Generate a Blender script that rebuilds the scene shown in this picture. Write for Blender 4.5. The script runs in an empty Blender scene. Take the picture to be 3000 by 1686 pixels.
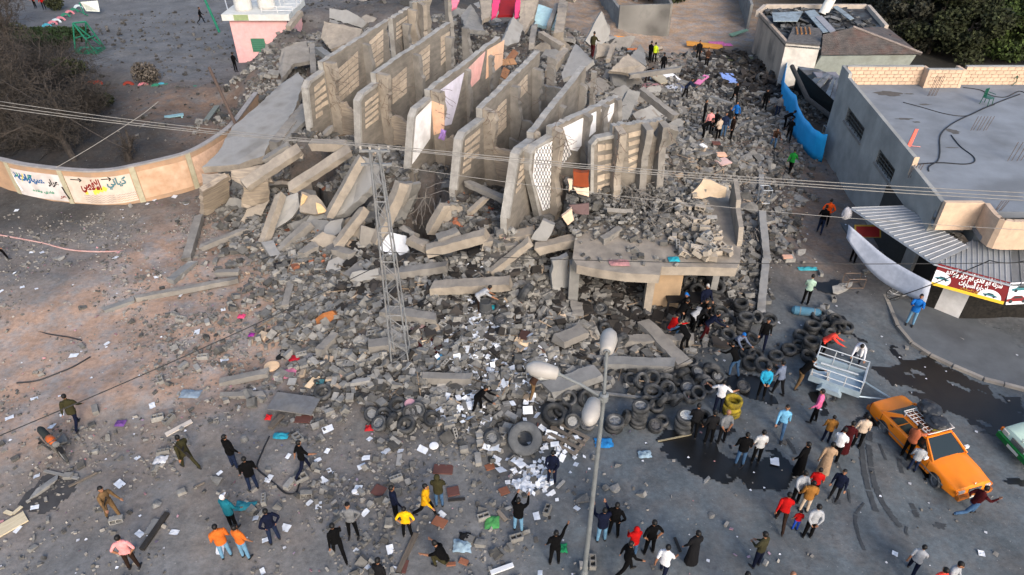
import bpy, bmesh, math, random
import numpy as np
from mathutils import Vector, Matrix, noise as mnoise

R = math.radians
random.seed(7); rng = np.random.default_rng(7)
sc = bpy.context.scene
COL = sc.collection

# ------------------------------------------------------------------ camera
CAM_H, PITCH, FPX = 19.0, R(36), 2000.0          # height in m, pitch down, focal length in photo pixels (3000 wide)
cam = bpy.data.cameras.new('camera'); cam_o = bpy.data.objects.new('camera', cam); COL.objects.link(cam_o)
cam.sensor_width = 36; cam.lens = 24; cam.clip_end = 2000; cam.clip_start = .1
cam_o.location = (0, 0, CAM_H); cam_o.rotation_euler = (R(90) - PITCH, 0, 0)
sc.camera = cam_o

# ------------------------------------------------------------------ sky and sun: soft dusk light from behind the camera
SUN_EL, SUN_AZ = R(30), R(160)                   # azimuth clockwise from +Y: behind the camera, a little to the right
world = bpy.data.worlds.new('World'); sc.world = world; world.use_nodes = True
wn = world.node_tree; bg = wn.nodes['Background']
sky = wn.nodes.new('ShaderNodeTexSky'); sky.sky_type = 'NISHITA'; sky.sun_disc = False
sky.sun_elevation = SUN_EL; sky.sun_rotation = SUN_AZ; sky.dust_density = 3.0; sky.air_density = 1.0
wn.links.new(sky.outputs[0], bg.inputs[0]); bg.inputs[1].default_value = .15
sun = bpy.data.lights.new('sun', 'SUN'); sun_o = bpy.data.objects.new('sun', sun); COL.objects.link(sun_o)
sun.energy = 1.2; sun.angle = R(24); sun.color = (1, .93, .86)
sun_o.rotation_euler = (R(90) - SUN_EL, 0, -SUN_AZ + R(180))
sun_o.location = (0, -20, 40)
sc.view_settings.view_transform = 'Standard'; sc.view_settings.look = 'None'
sc.view_settings.exposure = 1.16; sc.view_settings.gamma = 1.0

# ------------------------------------------------------------------ photo pixel -> world
ST, CT = math.sin(PITCH), math.cos(PITCH)
def ray(px, py):
    u = (px - 1500) / FPX; v = (py - 843) / FPX
    return Vector((u, CT - v * ST, -ST - v * CT))
def P(px, py, z=0.0):
    d = ray(px, py); t = (z - CAM_H) / d.z
    return Vector((d.x * t, d.y * t, z))
KO = {1:(0,0), 2:(700,0), 3:(1400,0), 4:(2200,0), 5:(0,550), 6:(700,550), 7:(1400,550), 8:(2200,550),
      9:(0,1086), 10:(700,1086), 11:(1400,1086), 12:(2200,1086)}
def K(k, x, y): return (KO[k][0] + x * .41429, KO[k][1] + y * .41429)
def PK(k, x, y, z=0.0): return P(*K(k, x, y), z)
def on_plane(px, py, p0, n):
    d = ray(px, py); o = Vector((0, 0, CAM_H)); t = (p0 - o).dot(n) / d.dot(n)
    return o + d * t
def pix(p):
    f = p.y * CT + (CAM_H - p.z) * ST; v = -p.y * ST + (CAM_H - p.z) * CT
    return 1500 + FPX * p.x / f, 843 + FPX * v / f

# ------------------------------------------------------------------ terrain
HC = []   # height control points (x, y, z)
def hc(px, py, z): p = P(px, py, z); HC.append((p.x, p.y, z))
for a in [(560,640),(600,720),(640,850),(700,960),(780,1080),(900,1180),(1050,1320),(1250,1400),(1500,1390),(1620,1290),(1750,1200),(1900,1260),
          (2100,1110),(2280,1010),(2360,860),(2420,700),(2420,560),(2440,470),(2380,400),(2290,240),(2200,130),(2050,120),(1950,140),
          (700,230),(700,185),(745,172),(690,120),(715,205),(760,150),(800,140),(720,150),(640,330),(600,450),(520,560),(300,700),(0,700),(300,1000),(0,1100),(300,1400),(0,1600),(800,1600),(1500,1640),(2300,1400),
          (2900,1600),(2900,1200),(2700,1000),(300,300),(100,100),(500,60),(2000,20),(2600,300),(2900,300),(2300,20),(2900,20),(640,100),(700,20)]:
    hc(*a, 0)
for a in [(960,430,2.2),(1578,650,2.9),(1700,640,2.6),
          (1000,300,2.6),(1150,330,2.6),(1300,380,2.6),(1480,440,2.4),(1640,500,2.4),
          (900,560,.5),(780,600,.25),(1000,560,.9),(1080,520,1.9),(1150,600,1.4),(1280,650,2.0),(1400,660,2.4),(1520,690,2.5),(820,680,.3),(900,640,.4),(1000,640,.7),(1000,700,.7),(1180,740,1.1),(1180,670,1.3),(1340,740,1.5),(1100,640,1.0),(700,560,.2),(640,590,.1),
          (1500,790,1.6),(1620,760,1.6),(1350,850,1.2),(1150,900,.85),(1450,930,.9),(1600,920,.8),(1000,880,.65),(860,900,.35),(900,1030,.3),(1000,1120,.35),(1150,1050,.6),
          (1300,1060,.75),(1450,1080,.6),(1300,1200,.45),(1420,1280,.3),(1150,1260,.2),(1600,1120,.35),(1750,1060,.3),(1900,1000,.25),(1900,1130,.15),(2050,1000,.12),(2150,900,.15),
          (1800,860,.35),(1950,890,.3),(1700,900,.55),(1900,810,.4),(2000,900,.25),
          (2230,650,.35),(2250,560,.5),(2200,450,.9),(2100,440,1.5),(2020,430,2.0),(1950,420,2.6),(2200,720,.35),(2150,800,.3),(2000,330,1.6),(2100,270,.7),(1930,250,1.9),(1860,170,1.6),
          (2160,350,.7),(2240,330,.3),(2000,190,.3),
          (1000,100,3.6),(1300,60,3.6),(1550,80,2.8),(1500,10,2.0),(1200,0,2.6),(860,40,2.4),(860,150,2.6),(800,260,1.8),(760,380,1.2),(1700,200,2.4),(1650,60,1.4),(1750,60,1.0),(780,120,1.6),(830,90,2.8),(800,200,2.2),(770,170,1.2),(900,30,2.8),(1100,15,3.2)]:
    hc(*a)
HC += [(-11.5,36.9,3.2),(-8.2,34.6,3.3),(-5.2,31.9,3.4),(-2.65,28.7,3.6),(-.22,26.0,3.6),(-9.8,35.8,3.0),(-6.7,33.3,3.1),(-3.9,30.4,3.2),(-1.4,27.4,3.3),(3.5,26,.7),(6,26,.5),(8.5,26,.5),(4,28.3,1.2),(6,28.5,1.6),(9,28.5,1.4),(3.5,24.5,.6),(6,24.3,.45),(8.5,24.3,.4)]
HC = np.array(HC)
def idw(xy, pts, vals, p=3.2, eps=.35):
    out = np.zeros((len(xy),) + vals.shape[1:])
    for i in range(0, len(xy), 8000):
        d2 = ((xy[i:i+8000, None, :] - pts[None]) ** 2).sum(-1) + eps
        w = d2 ** (-p / 2); w /= w.sum(1, keepdims=True)
        out[i:i+8000] = w @ vals
    return out
GX = np.arange(-37.2, 37.3, .3); GY = np.arange(5.4, 84.1, .3)
gx, gy = np.meshgrid(GX, GY)
GXY = np.stack([gx.ravel(), gy.ravel()], 1)
H = idw(GXY, HC[:, :2], HC[:, 2])
_nz = np.array([mnoise.noise((x * .55, y * .55, 3.1)) + .6 * mnoise.noise((x * 1.4, y * 1.4, 9.0)) for x, y in GXY])
_nf = np.array([mnoise.noise((x * .35, y * .35, 1.7)) for x, y in GXY])
PITS = [(905,462,1.2,1.1),(975,535,1.6,1.3),(900,515,.9,.9),(1260,610,1.1,1.8),(1350,708,1.5,.6),(1240,560,.7,1.3),(1050,600,.6,.9)]
H = np.clip(H - .06, 0, None)
H = H + _nz * np.clip(H * .35, 0, .28) + _nf * .008
for px, py, rx_, ry_ in PITS:                             # holes that open into the collapsed rooms below
    c = P(px, py, 2.4); d2 = ((GXY[:,0]-c.x)/rx_)**2 + ((GXY[:,1]-c.y)/ry_)**2; H = np.where(d2 < 1, np.minimum(H, -2.5), H)
H = H.reshape(gx.shape)
ROOF = dict(x0=2.35, x1=9.35, y0=22.9, y1=29.6, z=3.2)
def hterr(x, y):
    x = np.asarray(x, float); y = np.asarray(y, float)
    fx = np.clip((x - GX[0]) / .3, 0, len(GX) - 1.001); fy = np.clip((y - GY[0]) / .3, 0, len(GY) - 1.001)
    i = fx.astype(int); j = fy.astype(int); a = fx - i; b = fy - j
    return H[j, i] * (1-a) * (1-b) + H[j, i+1] * a * (1-b) + H[j+1, i] * (1-a) * b + H[j+1, i+1] * a * b
def hz(x, y): return float(hterr(x, y))
def in_roof(x, y): return ROOF['x0'] < x < ROOF['x1'] and ROOF['y0'] < y < ROOF['y1']
_tz = np.linspace(0, 1, 400)
def G(px, py, roof=False):
    d = ray(px, py); t0 = (9 - CAM_H) / d.z; t1 = (-.3 - CAM_H) / d.z
    t = t0 + (t1 - t0) * _tz
    x = d.x * t; y = d.y * t; z = CAM_H + d.z * t
    h = hterr(x, y)
    if roof:
        m = (x > ROOF['x0']) & (x < ROOF['x1']) & (y > ROOF['y0']) & (y < ROOF['y1']); h = np.where(m, np.maximum(h, ROOF['z']), h)
    w = np.nonzero(z <= np.maximum(h, -.2))[0]
    i = w[0] if len(w) else -1
    return Vector((x[i], y[i], h[i]))
def GK(k, x, y, roof=False): return G(*K(k, x, y), roof)

# ------------------------------------------------------------------ materials
MATS = {}
def alb(c): return tuple(min(.82, max(0, a)) ** 1.3 for a in c)      # measured-by-eye tones to base colours
def nd(nt, t, **kw):
    n = nt.nodes.new(t)
    for k, v in kw.items(): setattr(n, k, v)
    return n
def mat(name, c, c2=None, scale=4.0, rough=.9, bump=.0, bscale=None, island=0.0, orand=0.0, metal=0.0, spec=.3, detail=6, stretch=None, dirt=None, dirt_amt=.5, dirt_scale=.8, trans=0, sheen=0):
    """procedural surface: two tones by noise, optional per-piece brightness, stains and fine relief"""
    if name in MATS: return MATS[name]
    c = alb(c); c2 = alb(c2) if c2 else None; dirt = alb(dirt) if dirt else None
    m = bpy.data.materials.new(name); m.use_nodes = True; nt = m.node_tree; b = nt.nodes['Principled BSDF']
    L = nt.links.new
    b.inputs['Roughness'].default_value = rough; b.inputs['Metallic'].default_value = metal
    b.inputs['Specular IOR Level'].default_value = spec
    if trans: b.inputs['Transmission Weight'].default_value = trans
    tc = nd(nt, 'ShaderNodeTexCoord'); co = tc.outputs['Object']
    if stretch:
        mp = nd(nt, 'ShaderNodeMapping'); mp.inputs['Scale'].default_value = stretch; L(co, mp.inputs[0]); co = mp.outputs[0]
    nz = nd(nt, 'ShaderNodeTexNoise'); nz.inputs['Scale'].default_value = scale; nz.inputs['Detail'].default_value = detail; nz.inputs['Roughness'].default_value = .65
    L(co, nz.inputs['Vector'])
    c2 = c2 or tuple(x * .7 for x in c)
    rp = nd(nt, 'ShaderNodeValToRGB'); rp.color_ramp.elements[0].position = .32; rp.color_ramp.elements[1].position = .68
    rp.color_ramp.elements[0].color = (*c2, 1); rp.color_ramp.elements[1].color = (*c, 1)
    L(nz.outputs['Fac'], rp.inputs[0]); out = rp.outputs[0]
    if dirt:
        n2 = nd(nt, 'ShaderNodeTexNoise'); n2.inputs['Scale'].default_value = dirt_scale; n2.inputs['Detail'].default_value = 8; L(tc.outputs['Object'], n2.inputs['Vector'])
        mr = nd(nt, 'ShaderNodeMapRange'); mr.inputs[1].default_value = .48; mr.inputs[2].default_value = .68; mr.inputs[4].default_value = dirt_amt; L(n2.outputs['Fac'], mr.inputs[0])
        mx = nd(nt, 'ShaderNodeMix', data_type='RGBA'); L(mr.outputs[0], mx.inputs[0]); L(out, mx.inputs[6]); mx.inputs[7].default_value = (*dirt, 1); out = mx.outputs[2]
    if island or orand:
        if island: src = nd(nt, 'ShaderNodeNewGeometry').outputs['Random Per Island']; amt = island
        else: src = nd(nt, 'ShaderNodeObjectInfo').outputs['Random']; amt = orand
        mr = nd(nt, 'ShaderNodeMapRange'); mr.inputs[3].default_value = 1 - amt; mr.inputs[4].default_value = 1 + amt; L(src, mr.inputs[0])
        mx = nd(nt, 'ShaderNodeMix', data_type='RGBA', blend_type='MULTIPLY'); mx.inputs[0].default_value = 1; L(out, mx.inputs[6])
        cc = nd(nt, 'ShaderNodeCombineColor'); [L(mr.outputs[0], cc.inputs[i]) for i in range(3)]
        L(cc.outputs[0], mx.inputs[7]); out = mx.outputs[2]
    L(out, b.inputs['Base Color'])
    if bump:
        n3 = nd(nt, 'ShaderNodeTexNoise'); n3.inputs['Scale'].default_value = bscale or scale * 6; n3.inputs['Detail'].default_value = 5; L(co, n3.inputs['Vector'])
        bp = nd(nt, 'ShaderNodeBump'); bp.inputs['Strength'].default_value = bump; bp.inputs['Distance'].default_value = .03; L(n3.outputs['Fac'], bp.inputs['Height']); L(bp.outputs[0], b.inputs['Normal'])
    MATS[name] = m
    return m
CONC = mat('concrete', (.315,.298,.275), (.205,.195,.182), scale=1.2, bump=.35, bscale=14, dirt=(.15,.14,.13), dirt_scale=.7, dirt_amt=.55)
CONC_W = mat('concrete_warm', (.385,.345,.295), (.26,.235,.205), scale=1.6, bump=.3, bscale=12, dirt=(.19,.17,.15), dirt_scale=.9)
CONC_BOARD = mat('concrete_board_marked', (.44,.38,.31), (.25,.22,.19), scale=2.2, bump=.4, bscale=5, stretch=(.4,.4,7), dirt=(.17,.15,.13))
CONC_G = mat('concrete_grey', (.30,.295,.285), (.20,.20,.195), scale=1.5, bump=.3, bscale=10, dirt=(.13,.13,.125))
CONC_L = mat('concrete_slab_top', (.36,.355,.345), (.27,.268,.262), scale=.9, bump=.25, bscale=9, dirt=(.20,.19,.175), dirt_scale=.9, dirt_amt=.75)
BLOCKM = mat('hollow_block', (.30,.293,.278), (.225,.22,.21), scale=7, bump=.3, bscale=40, orand=.30)
SOFF = mat('ribbed_soffit', (.285,.262,.232), (.20,.184,.165), scale=1.4, bump=.4, bscale=9, stretch=(1,1,3), dirt=(.11,.10,.09))
EDGE = mat('slab_edge', (.40,.39,.37), (.27,.26,.245), scale=2.5, bump=.35, bscale=16, dirt=(.24,.225,.21), dirt_scale=1.5)
CHUNKM = mat('rubble_grey', (.25,.243,.23), (.13,.127,.12), scale=3, island=.7, bump=.3, bscale=20)
CHUNKO = mat('chunk_grey', (.27,.263,.25), (.18,.176,.168), scale=3, orand=.4, bump=.3, bscale=20)
PEBM = mat('stone_bits', (.28,.265,.245), (.17,.162,.15), scale=3, island=.6)
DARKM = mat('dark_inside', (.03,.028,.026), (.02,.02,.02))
BLACKR = mat('rubber', (.075,.079,.083), (.035,.037,.04), scale=5, rough=.8, orand=.35, bump=.15, dirt=(.17,.165,.16), dirt_scale=2.5, dirt_amt=.6)
STEEL = mat('galvanised_steel', (.46,.48,.50), (.36,.38,.40), scale=6, rough=.5, metal=.6, spec=.5)
REBAR = mat('rebar', (.22,.17,.14), (.14,.11,.09), rough=.8)
WIREL = mat('cable_pale', (.30,.29,.275), rough=.7)
WIRED = mat('cable_dark', (.05,.05,.052), rough=.7)
WOODG = mat('weathered_wood', (.25,.215,.18), (.16,.14,.12), scale=3, stretch=(1,9,9), orand=.3)
WOODY = mat('pale_wood', (.56,.50,.38), (.44,.38,.28), scale=3, stretch=(1,9,9), orand=.1)
PAPER = mat('paper', (.66,.68,.71), (.52,.54,.57), scale=3, rough=.85, orand=.12)
def paint(name, c, **kw):
    kw.setdefault('rough', .85); kw.setdefault('scale', 2.5)
    return mat(name, c, tuple(x * .82 for x in c), **kw)
def plain(name, c, rough=.6, **kw): return mat(name, c, tuple(x * .9 for x in c), rough=rough, **kw)

# ------------------------------------------------------------------ mesh building
class MB:
    def __init__(s): s.v = []; s.f = []; s.m = []
    def face(s, pts, mi=0):
        i = len(s.v); s.v += [tuple(p) for p in pts]; s.f.append(tuple(range(i, i + len(pts)))); s.m.append(mi); return s
    def add(s, vs, fs, mi=0):
        i = len(s.v); s.v += [tuple(p) for p in vs]; s.f += [tuple(a + i for a in f) for f in fs]; s.m += [mi] * len(fs); return s
    def box(s, c, size, rot=None, mi=0):
        c = Vector(c); hx, hy, hzz = [x / 2 for x in size]; vs = []
        for z in (-hzz, hzz):
            for x, y in ((-hx,-hy),(hx,-hy),(hx,hy),(-hx,hy)):
                v = Vector((x, y, z)); vs.append(c + (rot @ v if rot else v))
        return s.add(vs, [(3,2,1,0),(4,5,6,7),(0,1,5,4),(1,2,6,5),(2,3,7,6),(3,0,4,7)], mi)
    def prism(s, pts, ext, mi=0, mside=None):
        n = len(pts); a = [Vector(p) for p in pts]; b = [p + ext for p in a]
        nrm = sum(((a[i] - a[0]).cross(a[(i+1) % n] - a[0]) for i in range(1, n-1)), Vector())
        flip = nrm.dot(ext) > 0
        fr = list(range(n)); bk = [n + i for i in fr]
        fs = [tuple(reversed(fr)) if flip else tuple(fr), tuple(bk) if flip else tuple(reversed(bk))]
        sd = [(i, (i+1) % n, n + (i+1) % n, n + i) if flip else ((i+1) % n, i, n + i, n + (i+1) % n) for i in range(n)]
        s.add(a + b, fs + sd, mi)
        if mside is not None: s.m[-n:] = [mside] * n
        return s
    def tube(s, path, r, n=6, cap=True, mi=0):
        pts = [Vector(p) for p in path]; rs = r if isinstance(r, (list, tuple)) else [r] * len(pts); rings = []
        up = Vector((0, 0, 1))
        for i, p in enumerate(pts):
            d = (pts[min(i+1, len(pts)-1)] - pts[max(i-1, 0)])
            d = d.normalized() if d.length > 1e-9 else Vector((0,0,1))
            a = d.cross(up if abs(d.z) < .95 else Vector((1,0,0))).normalized(); b = a.cross(d)
            rings.append([p + (a * math.cos(2*math.pi*k/n) + b * math.sin(2*math.pi*k/n)) * rs[i] for k in range(n)])
        vs = [v for rg in rings for v in rg]; fs = []
        for i in range(len(pts) - 1):
            for k in range(n): fs.append((i*n + k, i*n + (k+1) % n, (i+1)*n + (k+1) % n, (i+1)*n + k))
        if cap: fs.append(tuple(reversed(range(n)))); fs.append(tuple((len(pts)-1)*n + k for k in range(n)))
        return s.add(vs, fs, mi)
    def lathe(s, prof, n=24, axis='z', c=(0,0,0), mi=0, closed=False):
        vs = []; c = Vector(c)
        for r, z in prof:
            for k in range(n):
                a = 2*math.pi*k/n; p = (r*math.cos(a), r*math.sin(a), z)
                if axis == 'x': p = (p[2], p[0], p[1])
                if axis == 'y': p = (p[1], p[2], p[0])
                vs.append(c + Vector(p))
        fs = []; m = len(prof)
        for i in range(m if closed else m - 1):
            j = (i+1) % m
            for k in range(n): fs.append((i*n + k, i*n + (k+1) % n, j*n + (k+1) % n, j*n + k))
        return s.add(vs, fs, mi)
    def mesh(s, name, mats, smooth=False):
        me = bpy.data.meshes.new(name); me.from_pydata(s.v, [], s.f)
        for m in (mats if isinstance(mats, (list, tuple)) else [mats]): me.materials.append(m)
        me.polygons.foreach_set('material_index', s.m)
        me.polygons.foreach_set('use_smooth', [bool(smooth)] * len(s.f))
        if smooth:
            bm = bmesh.new(); bm.from_mesh(me); bmesh.ops.remove_doubles(bm, verts=bm.verts, dist=1e-4); bm.to_mesh(me); bm.free()
        me.update(); return me
    def build(s, name, mats, parent=None, smooth=False):
        return link(name, s.mesh(name, mats, smooth), parent)
def link(name, data, parent=None):
    o = bpy.data.objects.new(name, data); COL.objects.link(o)
    if parent: o.parent = parent
    return o
def tag(o, label=None, cat=None, group=None, kind=None):
    if label: o['label'] = label
    if cat: o['category'] = cat
    if group: o['group'] = group
    if kind: o['kind'] = kind
    return o
def empty(name, loc, label=None, cat=None, group=None, rz=0):
    o = link(name, None); o.location = loc; o.rotation_euler = (0, 0, rz); o.empty_display_size = .2
    return tag(o, label, cat, group)
def recenter(o, base=True):
    """move the origin of a world-space mesh to its base centre"""
    me = o.data; n = len(me.vertices); a = np.empty(n * 3); me.vertices.foreach_get('co', a); a = a.reshape(-1, 3)
    c = np.array([(a[:,0].min()+a[:,0].max())/2, (a[:,1].min()+a[:,1].max())/2, a[:,2].min()])
    a -= c; me.vertices.foreach_set('co', a.ravel()); me.update(); o.location = c
    return o
def kids_world(root):
    """children were built in world space under a root that has a location"""
    root_m = Matrix.Translation(root.location) @ Matrix.Rotation(root.rotation_euler.z, 4, 'Z')
    for c in root.children: c.matrix_parent_inverse = root_m.inverted()
def rot_from(z=0, x=0, y=0): return Matrix.Rotation(z, 3, 'Z') @ Matrix.Rotation(y, 3, 'Y') @ Matrix.Rotation(x, 3, 'X')

# ------------------------------------------------------------------ ground
CC = []
def cc(c, *pts):
    for px, py in pts: p = P(px, py); CC.append((p.x, p.y) + c)
RED, SGR, DUS, ASP = (.385,.285,.225), (.225,.205,.19), (.195,.197,.20), (.148,.168,.182)
cc(RED, (100,950),(200,1100),(350,900),(500,950),(400,1050),(600,1000),(560,830),(450,740),(300,1000),(150,1230),(50,1150),(700,1010),(560,1130),(350,1150),(820,960))
cc(SGR, (100,720),(300,690),(100,830),(300,1270),(100,1450),(300,1500),(620,1300),(500,1450),(800,1550),(600,1600),(1000,1350),(1150,1450),(900,1250))
cc(DUS, (1300,1450),(1200,1600),(1000,1650),(1450,1600),(1550,1450),(500,1660),(200,1650),(1350,1350))
cc(ASP, (1700,1350),(1800,1450),(2000,1450),(1900,1600),(2300,1500),(2500,1300),(2700,1600),(2900,1450),(2400,1150),(2250,1100),(2450,1000),(2600,1100),(1650,1600),(2900,1150),(1800,1270))
cc((.17,.175,.185), (400,130),(600,150),(300,60),(550,220),(450,40),(300,180),(700,60))
cc((.085,.075,.068), (300,400),(200,300),(350,470),(420,420),(120,260)); cc((.20,.15,.12), (560,330),(620,380),(480,320)); cc((.05,.045,.042), (150,430),(60,380),(80,200))
cc((.10,.095,.09), (30,620),(200,640)); cc((.40,.30,.22), (1950,60),(2000,150),(1980,10),(2080,100)); cc((.24,.185,.15), (2380,560),(2340,650),(2400,700),(2330,480))
cc((.085,.08,.076), (1100,1100),(1300,900),(1000,700),(1300,300),(1700,1000),(2000,400),(2200,600),(1300,60),(2000,800),(1500,1200),(1300,1200),(850,650))  # ground under rubble coloured darker so gaps between pieces look shaded
cc((.06,.055,.05), (2150,180),(2250,250),(1800,860),(1950,880)); cc((.045,.043,.035), (2500,60),(2800,200),(2700,60),(2600,130),(2900,60),(2950,180),(2450,20),(2650,10),(2850,10))
CC = np.array(CC)
xs = np.concatenate([[-900,-400,-200,-110,-70,-50], GX, [50,70,110,200,400,900]]); ys = np.concatenate([[-300,-100,-40,-10], GY, [90,100,120,160,240,400,900]])
XX, YY = np.meshgrid(xs, ys); xy = np.stack([XX.ravel(), YY.ravel()], 1)
edge = np.clip((37 - np.abs(xy[:, 0])) / 2, 0, 1) * np.clip((84 - xy[:, 1]) / 2, 0, 1)
zz = hterr(xy[:, 0], xy[:, 1]) * edge
colr = idw(xy, CC[:, :2], CC[:, 2:], p=3.0, eps=.4)
def grid_faces(nx, ny): return [(j*nx + i, j*nx + i + 1, (j+1)*nx + i + 1, (j+1)*nx + i) for j in range(ny-1) for i in range(nx-1)]
me = bpy.data.meshes.new('ground'); me.from_pydata(np.column_stack([xy, zz]).tolist(), [], grid_faces(len(xs), len(ys)))
ca = me.color_attributes.new('soil', 'FLOAT_COLOR', 'POINT'); ca.data.foreach_set('color', np.column_stack([colr ** 1.3, np.ones(len(xy))]).ravel())
me.polygons.foreach_set('use_smooth', [True] * len(me.polygons))
gm = bpy.data.materials.new('ground_soil'); gm.use_nodes = True; nt = gm.node_tree; b = nt.nodes['Principled BSDF']; b.inputs['Roughness'].default_value = .95; b.inputs['Specular IOR Level'].default_value = .2
at = nd(nt, 'ShaderNodeVertexColor', layer_name='soil'); tc = nd(nt, 'ShaderNodeTexCoord')
def nz_(scale, det=8, rough=.65):
    n = nd(nt, 'ShaderNodeTexNoise'); n.inputs['Scale'].default_value = scale; n.inputs['Detail'].default_value = det; n.inputs['Roughness'].default_value = rough; nt.links.new(tc.outputs['Object'], n.inputs['Vector']); return n.outputs['Fac']
def rng_(src, a, bb, c, d):
    m = nd(nt, 'ShaderNodeMapRange'); [setattr(m.inputs[i+1], 'default_value', v) for i, v in enumerate((a, bb, c, d))]; nt.links.new(src, m.inputs[0]); return m.outputs[0]
def mul_(a, bcol=None, fac=None, blend='MULTIPLY', f=1.0):
    m = nd(nt, 'ShaderNodeMix', data_type='RGBA', blend_type=blend); m.inputs[0].default_value = f; nt.links.new(a, m.inputs[6])
    if isinstance(bcol, tuple): m.inputs[7].default_value = (*bcol, 1)
    else: nt.links.new(bcol, m.inputs[7])
    if fac is not None: nt.links.new(fac, m.inputs[0])
    return m.outputs[2]
o1 = mul_(at.outputs['Color'], rng_(nz_(.55), .3, .7, .70, 1.28))
o1 = mul_(o1, rng_(nz_(5, 5), .3, .7, .78, 1.22))
bw = nd(nt, 'ShaderNodeRGBToBW'); nt.links.new(o1, bw.inputs[0]); gcol = nd(nt, 'ShaderNodeCombineColor'); [nt.links.new(bw.outputs[0], gcol.inputs[i]) for i in range(3)]
o1 = mul_(o1, gcol.outputs[0], rng_(nz_(.9, 10, .7), .44, .62, 0, .8), 'MIX')
o1 = mul_(o1, (.042,.041,.039), rng_(nz_(2.3, 10, .75), .60, .70, 0, .6), 'MIX')
o1 = mul_(o1, (.33,.32,.31), rng_(nz_(9, 4, .6), .68, .72, 0, .55), 'MIX')
nt.links.new(o1, b.inputs['Base Color'])
bp = nd(nt, 'ShaderNodeBump'); bp.inputs['Strength'].default_value = .5; bp.inputs['Distance'].default_value = .05; nt.links.new(nz_(8, 8, .7), bp.inputs['Height']); nt.links.new(bp.outputs[0], b.inputs['Normal'])
me.materials.append(gm)
tag(link('ground', me), kind='structure')
# ------------------------------------------------------------------ the fallen building: floors now standing on edge
def jag(a, b, n, amp, seed, perp):
    """points from a to b with a broken edge"""
    r = random.Random(seed); out = []
    for i in range(n + 1):
        p = a.lerp(b, i / n)
        if 0 < i < n: p = p + perp * r.uniform(-amp, amp * .4)
        out.append(p)
    return out
ruin = empty('collapsed_building', P(1400, 560, 3.5), 'grey concrete building toppled on its side, floors standing on edge', 'building ruin')
ZT = 6.6
class Slab: pass
def floor_slab(key, ft, bt, zb, fin, heading=None, ztop=ZT, zback=None, thick=.34, mats=None, label=None):
    """ft/bt: pixel of front/back top corner, fin: pixels of the balcony end [top-inner, top-outer, (chamfer), bottom-outer]"""
    S = Slab(); S.a = P(*ft, ztop); S.b = P(*bt, zback if zback is not None else ztop)
    h = (S.b - S.a); h.z = 0; S.L = h.length; S.h = h.normalized()
    S.n = Vector((S.h.y, -S.h.x, 0))                      # right-hand side, towards the light
    S.ztop = ztop; S.zb = zb
    seed = sum(map(ord, key))
    bot = zb - 1.5
    top = jag(S.a, S.b, 26, .07, seed, Vector((0, 0, 1)))
    end = jag(S.b, Vector((S.b.x, S.b.y, bot)), 10, .45, seed + 1, S.h)
    poly = top + end[1:] + [Vector((S.a.x, S.a.y, bot))]
    m = MB().prism(poly, -S.n * thick, 0, 1)
    S.o = m.build('floor_slab', mats or [SOFF, EDGE], ruin)
    if label: S.o['label'] = label
    if fin:
        fp = [on_plane(x, y, S.a, S.n) for x, y in fin]
        lo = fp[-1]; inner = Vector((S.a.x, S.a.y, min(lo.z, zb) - 1.0))
        poly = fp[:-1] + [Vector((lo.x, lo.y, lo.z)), Vector((lo.x, lo.y, lo.z - 1.2)), inner]
        poly = [p - S.n * .004 for p in poly]
        fo = MB().prism(poly, -S.n * (thick - .03), 0, 1).build('balcony_end', mats or [SOFF, EDGE], ruin)
        S.fin = fo; S.fp = fp
        e = MB()                                          # raised lip along the balcony edge
        for i in range(len(fp) - 1):
            a, c = fp[i], fp[i+1]
            d = (c - a).normalized(); inw = S.n.cross(d); inw = inw if inw.z < 0 or (abs(inw.z) < .5 and inw.dot(S.h) > 0) else -inw
            e.prism([a, c, c + inw * .16, a + inw * .16], S.n * .09)
        e.build('balcony_lip', EDGE, fo)
    return S
def on_slab(S, px, py, off=0): return on_plane(px, py, S.a, S.n) + S.n * off
def s_of(S, px, py): return (P(px, py, S.ztop) - S.a).dot(S.h)
def column(S, s, prot=.75, w=.34, zt=None, zb=None, m=None, seed=0):
    r = random.Random(seed + int(s * 10)); a = S.a + S.h * s
    zt = (S.ztop if zt is None else zt) - .05; zb = S.zb - 1 if zb is None else zb
    mb = MB(); n = 20
    for i in range(1): pass
    pts = [a + Vector((0, 0, zt - a.z))]
    outer = [Vector((a.x, a.y, 0)) + S.n * (prot + .08 * math.sin(i * .5 + s) + r.uniform(-.07, .06)) + Vector((0, 0, zt - r.uniform(0, .15) + (zb - zt) * i / n)) for i in range(n + 1)]
    poly = [Vector((a.x, a.y, zt))] + outer + [Vector((a.x, a.y, zb))]
    poly = [p - S.h * w / 2 for p in poly]
    mb.prism(poly, S.h * w); return mb.build('column', m or CONC_W, ruin)
def cross_wall(S, s, width, zt, zb, t=.2, m=None, amp=.25, n=8, seed=0, slope=0.0):
    zt -= .8; zb -= .8; a = S.a + S.h * s; a = Vector((a.x, a.y, zt)) + S.n * .02; b_ = a + S.n * width + Vector((0, 0, slope))
    top = jag(a, b_, n, amp, seed + int(zt * 100), Vector((0, 0, 1)))
    poly = top + [Vector((b_.x, b_.y, zb)), Vector((a.x, a.y, zb))]
    return MB().prism(poly, S.h * t).build('partition_wall', m or CONC_BOARD, ruin)
PALEB = mat('ceiling_block', (.50,.435,.36), (.40,.345,.285), scale=5, bump=.2, orand=.16, dirt=(.3,.26,.22), dirt_scale=3)
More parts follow.
